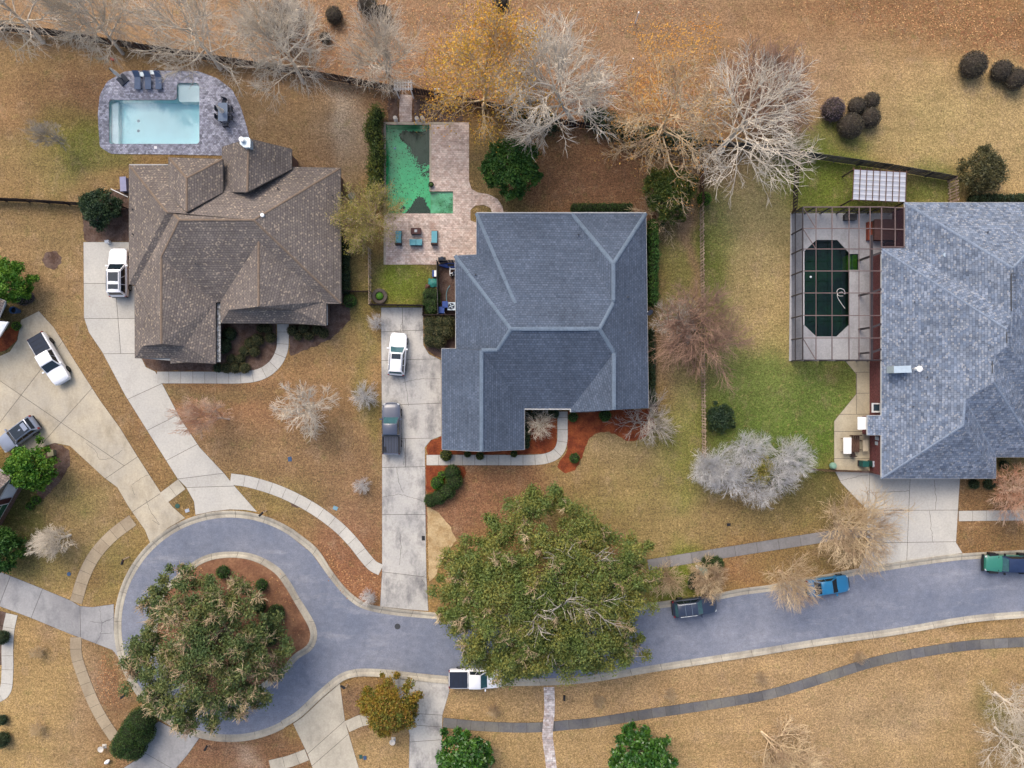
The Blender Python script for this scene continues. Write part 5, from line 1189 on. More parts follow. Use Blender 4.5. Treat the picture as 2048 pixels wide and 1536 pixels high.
# fallen leaves in drifts (too many to count)
M['litter'] = leaf_mat('litter', C(184, 130, 84), C(156, 100, 64), C(206, 160, 108), .5, trans=0)
leaf_scatter('fallen_leaves', [[(640,90),(860,90),(860,180),(700,170),(640,150)],[(1180,180),(1300,190),(1390,270),(1260,250)],[(850,110),(1040,90),(1040,220),(870,190)]], 5200, .01, .09, M['litter'], 31, .03, None, 22)
leaf_scatter('fallen_leaves', [[(1560,0),(2048,0),(2048,110),(1900,80),(1700,40)],[(600,0),(1400,0),(1400,60),(600,60)]], 5200, .01, .09, M['litter'], 32, .03, None, 18)
leaf_scatter('fallen_leaves', [[(630,1090),(700,1130),(755,1160),(755,1205),(700,1190)],[(200,1300),(240,1340),(230,1420),(200,1400)]], 900, .01, .08, M['litter'], 33, .03, None, 8)
leaf_scatter('fallen_leaves', [[(330,1150),(560,1150),(610,1260),(560,1310),(400,1120)]], 500, .09, .07, M['litter'], 34, .02, None, 2)
M['litter_gold'] = leaf_mat('litter_gold', C(216, 160, 70), C(196, 132, 56), None, .5, trans=0)
leaf_scatter('fallen_leaves', [[(1260,50),(1440,40),(1440,110),(1300,130)],[(1270,140),(1320,150),(1340,250),(1270,210)],[(880,120),(1040,110),(1040,250),(890,230)]], 2400, .01, .1, M['litter_gold'], 35, .03, None, 10)
clump_tree('mossy_shrub', (1512,938), 1.5, 2.6, 'yellow-green mossy shrub amid the frosty white clump', 'leaf_sage', 41, 40, 130, .1, (.3, .6), trunk_r=.07, cat='shrub', low=.2)
clump_tree('mossy_shrub', (1548,950), 1.1, 2.2, 'olive mossy shrub at the street side of the frosty white clump', 'leaf_olive', 42, 26, 130, .1, (.3, .6), trunk_r=.06, cat='shrub', low=.2)
# ---------------------------------------------------------------- vehicles
def paint(name, col, coat=.7, metal=.0): return plain(name, col, .35, .45, metal, coat, amt=.03, sc=1.5)
M['paint_white'] = paint('paint_white', C(240, 241, 244, 1.35)); M['paint_silver'] = paint('paint_silver', C(158, 168, 188), metal=.2); M['paint_slate'] = paint('paint_slate', C(78, 86, 106))
M['paint_black'] = paint('paint_black', C(52, 62, 84)); M['paint_blue'] = paint('paint_blue', C(34, 128, 180)); M['paint_green'] = paint('paint_green', C(56, 138, 118)); M['paint_dark'] = paint('paint_dark', C(40, 42, 48))
M['autoglass'] = plain('autoglass', C(34, 46, 56), .06, .6, amt=.05); M['autoglass_teal'] = plain('autoglass_teal', C(72, 112, 120), .06, .6, amt=.15)
M['tyre'] = plain('tyre', C(34, 34, 36), .9, .2); M['rim'] = plain('rim', C(150, 152, 156), .35, .5, .7); M['rim_dark'] = plain('rim_dark', C(60, 62, 66), .4, .5, .6)
M['tonneau'] = plain('tonneau', C(40, 50, 68), .6, .3, amt=.1); M['vinyl'] = plain('vinyl', C(38, 58, 96), .7, .3, amt=.08)
M['lamp_red'] = plain('lamp_red', C(150, 36, 34), .2, .5); M['lamp_clear'] = plain('lamp_clear', C(204, 210, 214), .15, .6); M['chrome'] = plain('chrome', C(200, 204, 208), .2, .5, .9)

def loft(mb, secs, cap=True):
    n = len(secs[0]); vs = [p for s in secs for p in s]; fs = []
    for i in range(len(secs) - 1):
        for j in range(n): fs.append((i*n+j, i*n+(j+1) % n, (i+1)*n+(j+1) % n, (i+1)*n+j))
    if cap: fs += [tuple(range(n - 1, -1, -1)), tuple(range((len(secs)-1)*n, len(secs)*n))]
    return mb.add(vs, fs)

def car(name, px, py, ang, label, L, W, Ht, kind, body, glass='autoglass', roof=None, cover=None, group=None, rim='rim', hood=.98, extras=()):
    """x forward. kind: suv, sedan, pickup, jeep"""
    x, y, _ = P(px, py, .8); root = empty(name, (x, y, .012), math.radians(ang), label, {'pickup': 'pickup', 'jeep': 'pickup', 'sedan': 'car'}.get(kind, 'suv'), group)
    bm_ = M[body]; hw = W / 2; belt = {'sedan': .92, 'suv': 1.08, 'pickup': 1.14, 'jeep': 1.1}[kind]; hz = hood * (belt - .06); zb = .32 if kind != 'sedan' else .24
    st = []  # stations: x, half width, top z
    nose = L / 2; rear = -L / 2
    tail_z = {'sedan': .95, 'suv': belt, 'pickup': 1.16, 'jeep': 1.1}[kind]
    prof = [(rear, .78, tail_z - .3), (rear + .05, .90, tail_z - .12), (rear + .18, .965, tail_z), (rear + .7, 1.0, tail_z if kind != 'sedan' else tail_z), (-L*.18, 1.0, belt), (L*.12, 1.0, belt), (L*.22, .995, belt - .01), (L*.30, .985, hz + .02), (L*.40, .96, hz - .03), (nose - .16, .88, hz - .12), (nose - .05, .78, hz - .24), (nose, .62, hz - .38)]
    if kind == 'jeep': prof = [(rear, .9, tail_z - .05), (rear + .06, .95, tail_z), (-L*.1, .95, belt), (L*.1, .95, belt), (L*.2, .93, belt), (L*.3, .9, hz), (nose - .3, .86, hz - .02), (nose - .12, .82, hz - .1), (nose - .06, .8, hz - .3)]
    for sx, w_, z in prof:
        w_ *= hw
        st.append([(sx, -w_*.86, zb), (sx, -w_, zb + .22), (sx, -w_, z - .22), (sx, -w_*.965, z - .07), (sx, -w_*.80, z - .005), (sx, -w_*.4, z + .025), (sx, 0, z + .035), (sx, w_*.4, z + .025), (sx, w_*.80, z - .005), (sx, w_*.965, z - .07), (sx, w_, z - .22), (sx, w_, zb + .22), (sx, w_*.86, zb)])
    b = loft(MB(), st).build('body', bm_, root, True)
    # cabin
    if kind == 'suv': cab = (rear + .12, rear + .45, L*.02, L*.17)
    elif kind == 'sedan': cab = (-L*.36, -L*.20, L*.04, L*.20)
    elif kind == 'pickup': cab = (-L*.13, -L*.105, L*.10, L*.225)
    else: cab = (rear + .1, rear + .25, L*.10, L*.17)
    x0, x1, x2, x3 = cab; wb, wt = hw * .93, hw * .74; zb_, zt = belt - .03, Ht
    cv = [(x0,-wb,zb_),(x3,-wb*.95,zb_),(x3,wb*.95,zb_),(x0,wb,zb_),(x1,-wt,zt-.07),(x2,-wt,zt-.07),(x2,wt,zt-.07),(x1,wt,zt-.07)]
    MB().add(cv, [(0,3,2,1),(4,5,6,7),(0,1,5,4),(1,2,6,5),(2,3,7,6),(3,0,4,7)]).build('cabin', bm_ if kind != 'jeep' else M['vinyl'], root)
    # roof skin, crowned
    secs = []
    for t, dz in ((-.03, -.06), (.0, -.03), (.08, .0), (.5, .02), (.92, .0), (1.0, -.03), (1.03, -.06)):
        rx = x1 + (x2 - x1) * t; secs.append([(rx, -wt*1.02, zt - .08 + dz*.3), (rx, -wt*.9, zt - .01 + dz), (rx, 0, zt + .025 + dz), (rx, wt*.9, zt - .01 + dz), (rx, wt*1.02, zt - .08 + dz*.3)])
    rf = loft(MB(), secs, False).build('roof', M[roof] if roof else bm_, root, True)
    def quad(a, b_, c, d, s0, s1, t0, t1, name, mat, lift=.015):
        a, b_, c, d = map(Vector, (a, b_, c, d)); n = (b_ - a).cross(d - a).normalized() * lift
        f = lambda s, t: (a*(1-s)+b_*s)*(1-t) + (d*(1-s)+c*s)*t
        q = [f(s0,t0), f(s1,t0), f(s1,t1), f(s0,t1)]
        return MB().add([p + n for p in q] + [p - n*.6 for p in q], [(0,1,2,3),(7,6,5,4),(0,4,5,1),(1,5,6,2),(2,6,7,3),(3,7,4,0)]).build(name, mat, root)
    G = M[glass]
    quad(cv[1], cv[2], cv[6], cv[5], .05, .95, .04, .96, 'windshield', G)
    quad(cv[3], cv[0], cv[4], cv[7], .08, .92, .22 if kind == 'suv' else .1, .92, 'rear_window', G)
    nwin = 3 if kind == 'suv' else 2
    for i in range(nwin):
        a, e = .06 + .88 * i / nwin, .06 + .88 * (i + 1) / nwin - .03
        quad(cv[0], cv[1], cv[5], cv[4], a, e, .14, .9, 'side_window', M['autoglass']); quad(cv[2], cv[3], cv[7], cv[6], 1 - e, 1 - a, .14, .9, 'side_window', M['autoglass'])
    # wheels
    wr = .37 if kind != 'sedan' else .33
    if kind == 'jeep': wr = .42
    for sx in (-L*.30, L*.31):
        for s in (-1, 1):
            yy = s * (hw - .12 + (.1 if kind == 'jeep' else .035))
            wh = MB().lathe((0,0,0), [(wr*.72, -.12), (wr*.95, -.11), (wr, -.06), (wr, .06), (wr*.95, .11), (wr*.72, .12)], 20).build('wheel', M['tyre'], root, True, (sx, yy, wr))
            wh.rotation_euler = (math.radians(90), 0, 0)
            r_ = MB().lathe((0,0,0), [(wr*.66, -.125), (wr*.62, -.13), (wr*.2, -.115), (wr*.2, .115), (wr*.62, .13), (wr*.66, .125)], 16).build('rim', M[rim], wh)
    for s in (-1, 1):
        MB().cbox((0, 0, 0), .14, .24, .16).build('mirror', bm_ if kind != 'jeep' else M['black'], root, loc=(x3 - .22, s * (hw + .07), belt - .02))
        MB().ball((0, 0, 0), .16, .16, .08, 10, 6).build('headlight', M['lamp_clear'], root, loc=(nose - .2, s * hw * .72, hz - .2))
        MB().box(-.05, .06, -.09, .09, -.14, .14).build('taillight', M['lamp_red'], root, loc=(rear + .06, s * hw * .84, tail_z - .22))
    MB().prism([(nose - .16, -hw*.7), (nose + .03, -hw*.5), (nose + .06, 0), (nose + .03, hw*.5), (nose - .16, hw*.7)], .36, .56).build('bumper', M['black'] if kind != 'pickup' else M['chrome'], root)
    MB().prism([(rear + .1, -hw*.85), (rear - .06, -hw*.8), (rear - .06, hw*.8), (rear + .1, hw*.85)], .42, .58).build('rear_bumper', M['black'] if kind != 'pickup' else M['chrome'], root)
    MB().box(L*.225, L*.245, -hw*.8, hw*.8, hz + .0, hz + .05).build('cowl', M['black'], root)
    if kind == 'pickup':
        bx0, bx1 = rear + .1, x0 - .1; z = tail_z
        if cover == 'tonneau':
            c = MB().prism([(bx0, -hw*.84), (bx1, -hw*.84), (bx1, hw*.84), (bx0, hw*.84)], z - .02, z + .07).build('bed_cover', M['tonneau'], root)
            for i in range(1, 4):
                xx = bx0 + (bx1 - bx0) * i / 4; MB().box(xx - .012, xx + .012, -hw*.83, hw*.83, z + .068, z + .085).build('cover_seam', M['black'], c)
        else:
            bd = MB().box(bx0 + .05, bx1, -hw*.72, hw*.72, z + .03, z + .045).build('bed_floor', M['paint_dark'], root)
            for i in range(9): MB().box(bx0 + .1, bx1 - .05, -hw*.66 + i*hw*.165 - .03, -hw*.66 + i*hw*.165 + .03, z + .045, z + .065).build('bed_rib', M['paint_slate'], bd)
            for s in (-1, 1): MB().box(bx0, bx1, s*hw*.86 - .07, s*hw*.86 + .07, z - .03, z + .09).build('bed_rail', M['black'], root)
            MB().box(bx0 - .06, bx0 + .05, -hw*.8, hw*.8, z - .05, z + .09).build('tailgate', bm_, root)
            MB().box(bx1 - .02, bx1 + .06, -hw*.8, hw*.8, z, z + .16).build('bed_header', M['paint_dark'], root)
            MB().box(bx0 + .2, bx0 + .75, hw*.52, hw*.70, z + .06, z + .16).build('tool_tray', M['black'], root)
    for ex in extras:
        if ex[0] == 'sunroof': MB().prism([(x1+(x2-x1)*ex[1], -wt*.7), (x1+(x2-x1)*ex[2], -wt*.7), (x1+(x2-x1)*ex[2], wt*.7), (x1+(x2-x1)*ex[1], wt*.7)], zt + .0, zt + .045).build('sunroof', M['autoglass'], rf)
        if ex[0] == 'rails':
            for s in (-1, 1): MB().bar((x1 + .1, s*wt*.92, zt + .06), (x2 - .1, s*wt*.92, zt + .06), .03, 6).build('roof_rail', M['chrome'] if len(ex) < 2 else M[ex[1]], rf)
        if ex[0] == 'crossbars':
            for t in (.35, .7): MB().bar((x1+(x2-x1)*t, -wt*.9, zt + .08), (x1+(x2-x1)*t, wt*.9, zt + .08), .025, 6).build('cross_bar', M['chrome'], rf)
        if ex[0] == 'darkroof': MB().prism([(x1+(x2-x1)*.02, -wt*.86), (x1+(x2-x1)*.98, -wt*.86), (x1+(x2-x1)*.98, wt*.86), (x1+(x2-x1)*.02, wt*.86)], zt + .0, zt + .04).build('roof_glass', M['autoglass'], rf)
        if ex[0] == 'shade': MB().prism([(x1 + .15, -wt*.6), (x1+(x2-x1)*.32, -wt*.6), (x1+(x2-x1)*.32, wt*.6), (x1 + .15, wt*.6)], zt + .041, zt + .05).build('roof_panel', M['paint_silver'], rf)
        if ex[0] == 'tag': MB().box(-.2, .2, -.35, .35, 0, .01).build('reflection_card', M['white'], root)
    if kind == 'jeep':
        for s in (-1, 1):
            for sx in (-L*.30, L*.31):
                MB().prism([(sx - .5, s*(hw*.8)), (sx + .55, s*(hw*.8)), (sx + .5, s*(hw + .12)), (sx - .42, s*(hw + .12))], .86, .95).build('fender', M['black'], root)
        MB().box(nose - .1, nose + .12, -hw*.95, hw*.95, .5, .66).build('steel_bumper', M['black'], root)
        MB().prism([(x3 - .02, -hw*.84), (x2 + .02, -hw*.8), (x2 + .02, hw*.8), (x3 - .02, hw*.84)], belt - .05, belt - .02).build('cowl_panel', M['paint_dark'], root)
    return root

car('white_suv', 237, 545, 90, 'white full-size suv with twin dark sunroofs tucked against the brown roof house', 5.25, 2.0, 1.85, 'suv', 'paint_white', extras=(('sunroof', .48, .9), ('sunroof', .12, .34), ('rails',)))
car('white_pickup', 99, 718, -59.5, 'white pickup with black bed cover parked askew on the cream driveway', 5.8, 2.0, 1.85, 'pickup', 'paint_white', cover='tonneau', rim='rim_dark')
car('silver_crossover', 36, 869, 216.5, 'silver crossover with black glass roof near the yellow-green bush', 4.6, 1.9, 1.62, 'suv', 'paint_silver', extras=(('darkroof',), ('shade',)))
car('white_crossover', 795, 708, 86, 'white crossover with a small sunroof and roof rails on the stained driveway', 4.6, 1.85, 1.6, 'suv', 'paint_white', 'autoglass_teal', extras=(('sunroof', .66, .95), ('rails',)))
car('dark_pickup', 783, 857, 90, 'slate-coloured crew pickup with open ribbed bed on the stained driveway', 5.5, 2.0, 1.82, 'pickup', 'paint_slate', 'autoglass_teal')
car('white_pickup', 951, 1357, 0, 'white pickup with black bed cover parked at the kerb under the great oak', 5.7, 2.0, 1.85, 'pickup', 'paint_white', 'autoglass_teal', cover='tonneau')
car('black_suv', 1389, 1213, 7, 'black suv with roof cross bars parked on the street', 4.7, 1.88, 1.75, 'suv', 'paint_black', 'autoglass_teal', extras=(('rails',), ('crossbars',)))
car('blue_sedan', 1657, 1172, 8, 'bright blue sedan parked on the street beneath bare twigs', 4.6, 1.85, 1.45, 'sedan', 'paint_blue', roof='paint_blue')
car('green_jeep', 2017, 1127, 179, 'green off-roader with navy soft top and big tyres at the street end', 5.2, 1.9, 1.85, 'jeep', 'paint_green', 'autoglass_teal', roof='vinyl', rim='rim_dark')
# ---------------------------------------------------------------- fences
def wood(name, a, b): return mottled(name, a, ((1.5, .15), (9, .2)), col2=b, mixscale=.9, rough=.9, perobj=.2)
M['wood_dark'] = wood('wood_dark', C(74, 60, 56), C(54, 44, 42)); M['wood_grey'] = wood('wood_grey', C(100, 98, 96), C(76, 74, 74)); M['wood_weathered'] = wood('wood_weathered', C(176, 156, 136, 1.5), C(140, 120, 104, 1.5))
M['wood_brown'] = wood('wood_brown', C(112, 84, 70), C(88, 64, 54)); M['metal_brown'] = plain('metal_brown', C(112, 88, 82), .5, .4)
def fence(name, line, label, mat, hgt=1.8, pitch=.3, wd=.2, shadow=False, post=2.4, rails=(.35, 1.4)):
    pts = PP(line); root = empty(name, (pts[0][0], pts[0][1], 0), 0, label, 'fence'); ox, oy = pts[0]
    pk = MB().box(-wd/2, wd/2, -.011, .011, .05, hgt).add([(-wd/2,-.011,hgt+.002),(wd/2,-.011,hgt+.002),(0,-.011,hgt+.06),(-wd/2,.011,hgt+.002),(wd/2,.011,hgt+.002),(0,.011,hgt+.06)], [(0,1,2),(5,4,3),(0,2,5,3),(2,1,4,5)]).mesh('picket')
    po = MB().box(-.05, .05, -.05, .05, -.1, hgt - .05).mesh('post'); ra = MB().box(0, 1, -.02, .02, -.045, .045).mesh('rail')
    for m_ in (pk, po, ra): m_.materials.append(mat)
    for a, b in zip(pts[:-1], pts[1:]):
        L = math.dist(a, b); an = math.atan2(b[1]-a[1], b[0]-a[0]); ux, uy = math.cos(an), math.sin(an); n = max(1, int(L / pitch))
        for i in range(n):
            t = (i + .5) / n * L; sd = (.038 if i % 2 else -.038) if shadow else .038
            o = link('picket', pk, None, root, (a[0]+ux*t-ox-uy*sd, a[1]+uy*t-oy+ux*sd, 0), an); o.rotation_euler[0] = random.Random(i).uniform(-.012, .012)
        m = max(1, int(round(L / post)))
        for i in range(m + 1): link('post', po, None, root, (a[0]+ux*L*i/m-ox, a[1]+uy*L*i/m-oy, 0), an)
        for z in rails:
            o = link('rail', ra, None, root, (a[0]-ox, a[1]-oy, z), an); o.scale = (L, 1, 1)
    return root
fence('wood_fence', [(-40,58),(120,75),(300,104),(440,126),(600,151),(700,168),(797,186)], 'long dark board fence behind the blue pool with bare trees along it', M['wood_dark'], pitch=.28, wd=.24)
fence('wood_fence', [(828,190),(880,198),(1000,222),(1090,247),(1240,268),(1405,290)], 'dark board fence behind the golden trees', M['wood_dark'], pitch=.28, wd=.24)
fence('wood_fence', [(1405,290),(1500,300),(1620,318),(1760,338),(1895,362)], 'grey board fence behind the slatted pergola', M['wood_grey'], pitch=.3, wd=.26)
fence('wood_fence', [(1895,362),(1897,408)], 'short weathered fence end near the olive-brown bush', M['wood_weathered'], pitch=.3, wd=.16, shadow=True)
fence('picket_fence', [(1399,412),(1401,600),(1402,760),(1404,912)], 'weathered open picket fence between the two lawns', M['wood_weathered'], 1.7, pitch=.3, wd=.15, shadow=True)
fence('wood_fence', [(1397,300),(1399,412)], 'brown board fence beneath the sprawling bare tree', M['wood_brown'], pitch=.3, wd=.18)
fence('wood_fence', [(-30,402),(60,405),(180,413),(256,418)], 'low dark fence between the side lawn and brown roof house', M['wood_dark'], 1.5, pitch=.3, wd=.26)
fence('wood_fence', [(742,500),(743,610)], 'weathered picket fence between the feathery tree and small lawn', M['wood_weathered'], 1.5, pitch=.26, wd=.14, shadow=True)
fence('wood_fence', [(742,611),(848,613)], 'dark fence across the top of the stained driveway', M['wood_dark'], 1.4, pitch=.28, wd=.24)
fence('wood_fence', [(848,613),(848,632),(912,632)], 'dark stepped fence below the equipment yard', M['wood_dark'], 1.4, pitch=.28, wd=.24)
fence('wood_fence', [(876,526),(878,630)], 'grey plank fence closing off the pool equipment yard', M['wood_grey'], 1.6, pitch=.28, wd=.24)
fence('wood_fence', [(880,525),(914,525)], 'short dark fence between pool deck and blue kayak', M['wood_grey'], 1.4, pitch=.28, wd=.24)
fence('wood_fence', [(684,585),(742,585)], 'thin dark fence across the side passage', M['wood_dark'], 1.2, pitch=.28, wd=.2)
fence('wood_fence', [(1624,938),(1670,940),(1760,943)], 'low brown fence along the patio beside the bins', M['wood_brown'], .9, pitch=.28, wd=.2)
fence('wood_fence', [(1588,338),(1584,424)], 'thin dark fence from the board fence to the screen room', M['wood_dark'], 1.1, pitch=.35, wd=.2)

# ---------------------------------------------------------------- screen room over the dark pool
M['alu'] = plain('alu_brown', C(124, 104, 100), .45, .4, amt=.08); M['alu_dark'] = plain('alu_dark', C(62, 54, 56), .5, .4)
def screen_mat():
    m, nt, b = base_mat('screen', .9, .1); b.inputs['Base Color'].default_value = C(36, 36, 46)
    t = nd(nt, 'ShaderNodeBsdfTransparent'); mx = nd(nt, 'ShaderNodeMixShader'); mx.inputs[0].default_value = .45
    nt.links.new(t.outputs[0], mx.inputs[1]); nt.links.new(b.outputs[0], mx.inputs[2]); nt.links.new(mx.outputs[0], nt.nodes['Material Output'].inputs[0]); return m
M['screen'] = screen_mat()
def roof_screen_mat():
    m = screen_mat(); m.name = 'roof_screen'; [n for n in m.node_tree.nodes if n.type == 'MIX_SHADER'][0].inputs[0].default_value = .05; return m
M['screen_roof'] = roof_screen_mat()
sr = empty('screen_room', P(1670, 570), 0, 'brown framed screen enclosure over the dark green pool', 'enclosure'); so_ = Vector(P(1670, 570))
def beam(a, b, r=.045, name='beam', mat='alu'):
    a, b = Vector(a) - so_, Vector(b) - so_; d_ = (b - a).normalized(); s = d_.cross(Vector((0,0,1)) if abs(d_.z) < .9 else Vector((1,0,0))).normalized() * r; u = d_.cross(s).normalized() * r * 1.3
    MB().add([a-s-u, a+s-u, a+s+u, a-s+u, b-s-u, b+s-u, b+s+u, b-s+u], [(3,2,1,0),(4,5,6,7),(0,1,5,4),(1,2,6,5),(2,3,7,6),(3,0,4,7)]).build(name, M[mat], sr)
def panel(pts, mat='screen'):
    q = [Vector(p) - so_ for p in pts]; MB().add(q, [tuple(range(len(q)))]).build('screen_panel', M[mat], sr)
XE = [1605.5, 1632, 1664, 1698, 1718, 1740, 1763]; YE = [414, 457, 498, 542, 586, 631, 676, 720]
HZ = {1605.5: 3.0, 1632: 3.3, 1664: 3.6, 1698: 3.75, 1718: 3.6, 1740: 3.3, 1763: 3.05}
def rp(i, j):
    h = HZ[XE[i]]
    if j in (0, 7): h = 3.0
    # ends slope down to the eave
    x, y = XE[i], YE[j]; return P(x, y, h)
for j in range(1, 7):
    for i in range(6): beam(rp(i, j), rp(i + 1, j), .04)
for i in range(1, 6):
    for j in range(7): beam(rp(i, j), rp(i, j + 1), .028 if 1 <= j <= 5 else .035)
for j in (0, 7):
    for i in range(6): beam(rp(i, j), rp(i + 1, j), .05, 'eave_beam', 'alu' if j == 0 else 'alu_dark')
for j in range(7): beam(rp(0, j), rp(0, j + 1), .05, 'eave_beam', 'alu_dark')
for j, k in ((0, 1), (1, 2), (6, 7)): beam(rp(0, j), rp(1, k), .03, 'brace')
ground_pt = lambda p: (p[0], p[1], .05)
def post_at(p, m='alu_dark'): beam(ground_pt(p), p, .05, 'post', m)
for j in range(8): post_at(rp(0, j))
for i in range(1, 7): post_at(rp(i, 0), 'alu_dark'); post_at(rp(i, 7), 'alu_dark')
beam(tuple(np.array(rp(0,0))*[1,1,.35]), tuple(np.array(rp(0,7))*[1,1,.35]), .035, 'chair_rail', 'alu_dark'); beam(tuple(np.array(rp(0,0))*[1,1,.35]), tuple(np.array(rp(6,0))*[1,1,.35]), .035, 'chair_rail', 'alu_dark')
for j in range(7): panel([ground_pt(rp(0,j)), ground_pt(rp(0,j+1)), rp(0,j+1), rp(0,j)])
for i in range(6): panel([ground_pt(rp(i,0)), ground_pt(rp(i+1,0)), rp(i+1,0), rp(i,0)]); panel([ground_pt(rp(i,7)), ground_pt(rp(i+1,7)), rp(i+1,7), rp(i,7)])
for i in range(6):
    for j in range(7): panel([rp(i,j), rp(i+1,j), rp(i+1,j+1), rp(i,j+1)], 'screen_roof')
# corner bay beside the house
for a, b in (((1763,414,3.05),(1809,416,3.05)), ((1763,458,3.1),(1809,459,3.05)), ((1790,415,3.05),(1790,494,3.05)), ((1808,416,3.05),(1808,494,3.05)), ((1763,494,3.05),(1809,494,3.05)), ((1763,414,3.05),(1763,494,3.05))): beam(P(*a), P(*b), .045)
panel([P(1763,414,3.0), P(1809,416,3.0), P(1809,494,3.0), P(1763,494,3.0)]); panel([P(1763,414,3.02)[:2]+(.05,), P(1809,416,3.02)[:2]+(.05,), P(1809,416,3.02), P(1763,414,3.02)])
# covered strip against the house: dark gutter beam and columns
beam(P(1743,470,2.7), P(1743,720,2.7), .1, 'gutter_beam', 'alu_dark')
for y in (512, 585, 655, 705): beam(P(1743,y,2.7), P(1762,y-7,2.9), .1, 'strut', 'alu_dark'); beam(P(1743,y,2.7)[:2]+(.05,), P(1743,y,2.7), .09, 'column', 'alu_dark')
# hot tub, box and hose inside
M['tub_brown'] = plain('tub_brown', C(96, 64, 60), .7, .3, amt=.12); M['terracotta'] = plain('terracotta', C(142, 74, 56), .8, .2, amt=.12)
ht = empty('covered_hot_tub', P(1766, 463, .05), 0, 'brown covered hot tub in the screen room corner', 'hot tub')
MB().box(-1.35, 1.0, -1.05, 1.05, 0, .85).build('shell', M['wood_brown'], ht); MB().box(-1.4, 1.03, -1.1, 1.1, .85, .97).build('cover', M['tub_brown'], ht); MB().box(-1.85, -1.37, -1.0, .95, 0, .45).build('step', M['terracotta'], ht)
for i in range(3): MB().box(.0, 1.0, -1.9 + i*.24, -1.7 + i*.24, 0, .2 + .2*i).build('stair', M['tub_brown'], ht)
bx = empty('storage_box', P(1697, 436, .05), 0, 'dark storage box by the screen wall', 'box'); MB().box(-.62, .62, -.3, .3, 0, .5).build('base', M['alu_dark'], bx); MB().box(-.66, .66, -.33, .33, .5, .58).build('lid', M['wood_grey'], bx)
hose = smooth_line([(1690,617),(1682,606),(1676,596),(1675,588),(1683,584),(1690,588),(1688,580),(1680,577),(1674,582),(1677,591),(1686,592)], 6)
tag(MB().path([P(x, y, -.03) for x, y in hose], .022, 6).build('pool_hose', M['white']), 'white vacuum hose coiled on the dark pool water', 'hose')
tag(MB().lathe(P(1621, 554, -.05), [(.1, 0), (.12, .04), (.1, .1), (.03, .12)], 12).build('chlorine_float', M['white']), 'small white float on the dark pool', 'float')

# pergola with pale panels
pg = empty('pergola', P(1760, 368), 0, 'timber pergola roofed with pale grey panels on green lawn', 'pergola'); po_ = Vector(P(1760, 368)); PH = 2.7
def pbar(a, b, r, name, mat='wood_brown'):
    MB().bar(Vector(a) - po_, Vector(b) - po_, r, 4).build(name, M[mat], pg)
c00, c10, c01, c11 = (1708, 339), (1813, 345), (1705, 399), (1811, 404)
lerp = lambda a, b, t: (a[0]+(b[0]-a[0])*t, a[1]+(b[1]-a[1])*t)
for i in range(9):
    t = i / 8; a, b = lerp(c00, c10, t), lerp(c01, c11, t); pbar(P(a[0], a[1] - 5, PH + .16), P(b[0], b[1] + 3, PH + .16), .045, 'rafter')
for a, b in ((c00, c10), (c01, c11)): pbar(P(a[0] - 4, a[1], PH), P(b[0] + 3, b[1], PH), .07, 'beam')
for c in (c00, c10, c01, c11): p = P(*c, PH); pbar((p[0], p[1], -.1), p, .08, 'post', 'wood_dark')
M['pergola_sheet'] = plain('pergola_sheet', C(196, 200, 212), .6, .3, amt=.05)
for i in range(8):
    for j in range(6):
        q = [lerp(lerp(c00, c10, (i + u) / 8), lerp(c01, c11, (i + u) / 8), (j + v) / 6) for u, v in ((.02, .03), (.98, .03), (.98, .97), (.02, .97))]
        w_ = [Vector(P(x, y, PH + .1)) - po_ for x, y in q]; mid = sum(w_, Vector()) / 4 - Vector((0, 0, .06))
        e = [(w_[0] + w_[3]) / 2 - Vector((0,0,.05)), (w_[1] + w_[2]) / 2 - Vector((0,0,.05))]
        MB().add([w_[0], w_[1], e[1], w_[2], w_[3], e[0]], [(5, 2, 1, 0), (4, 3, 2, 5)]).build('roof_panel', M['pergola_sheet'], pg)

# ---------------------------------------------------------------- blue-pool furniture
M['sling'] = plain('sling', C(96, 112, 138, 1.35), .7, .3, amt=.08); M['resin'] = plain('resin', C(52, 62, 80), .6, .3); M['canvas'] = plain('canvas', C(236, 230, 218, 1.6), .9, .1, amt=.05); M['resin_dark'] = plain('resin_dark', C(24, 40, 62), .6, .3); M['table_blue'] = plain('table_blue', C(108, 126, 150, 1.3), .5, .4)
def lounger(px, py, label, group, wdt=.66, L=2.0, mat='sling', frame='resin', rz=0, back=.7, cat='lounger', name='lounger'):
    root = empty(name, P(px, py, .05), rz, label, cat, group)
    se = MB().box(-wdt/2, wdt/2, -L/2, L/2 - back, .27, .33).build('seat', M[mat], root)
    for i in range(7): yy = -L/2 + .1 + i * (L - back - .15) / 7; MB().box(-wdt/2 + .03, wdt/2 - .03, yy, yy + .07, .33, .342).build('slat', M[mat], se)
    y0 = L/2 - back; a = math.radians(48); dy, dz = back * math.cos(a), back * math.sin(a)
    MB().add([(-wdt/2,y0,.30),(wdt/2,y0,.30),(wdt/2,y0+dy,.30+dz),(-wdt/2,y0+dy,.30+dz),(-wdt/2,y0,.35),(wdt/2,y0,.35),(wdt/2,y0+dy,.35+dz),(-wdt/2,y0+dy,.35+dz)], [(0,3,2,1),(4,5,6,7),(0,1,5,4),(1,2,6,5),(2,3,7,6),(3,0,4,7)]).build('backrest', M[mat], root)
    for sx in (-1, 1):
        for yy in (-L/2 + .15, y0): MB().box(sx*wdt/2 - .03, sx*wdt/2 + .03, yy - .04, yy + .04, 0, .3).build('leg', M[frame], root)
    return root
for x, l in ((278, 'dark blue chaise lounger next to the folded parasol'), (299, 'dark blue chaise lounger in the middle of three'), (320, 'dark blue chaise lounger of the three nearest the white pool shelf')): lounger(x, 162, l, 'loungers by the blue pool')
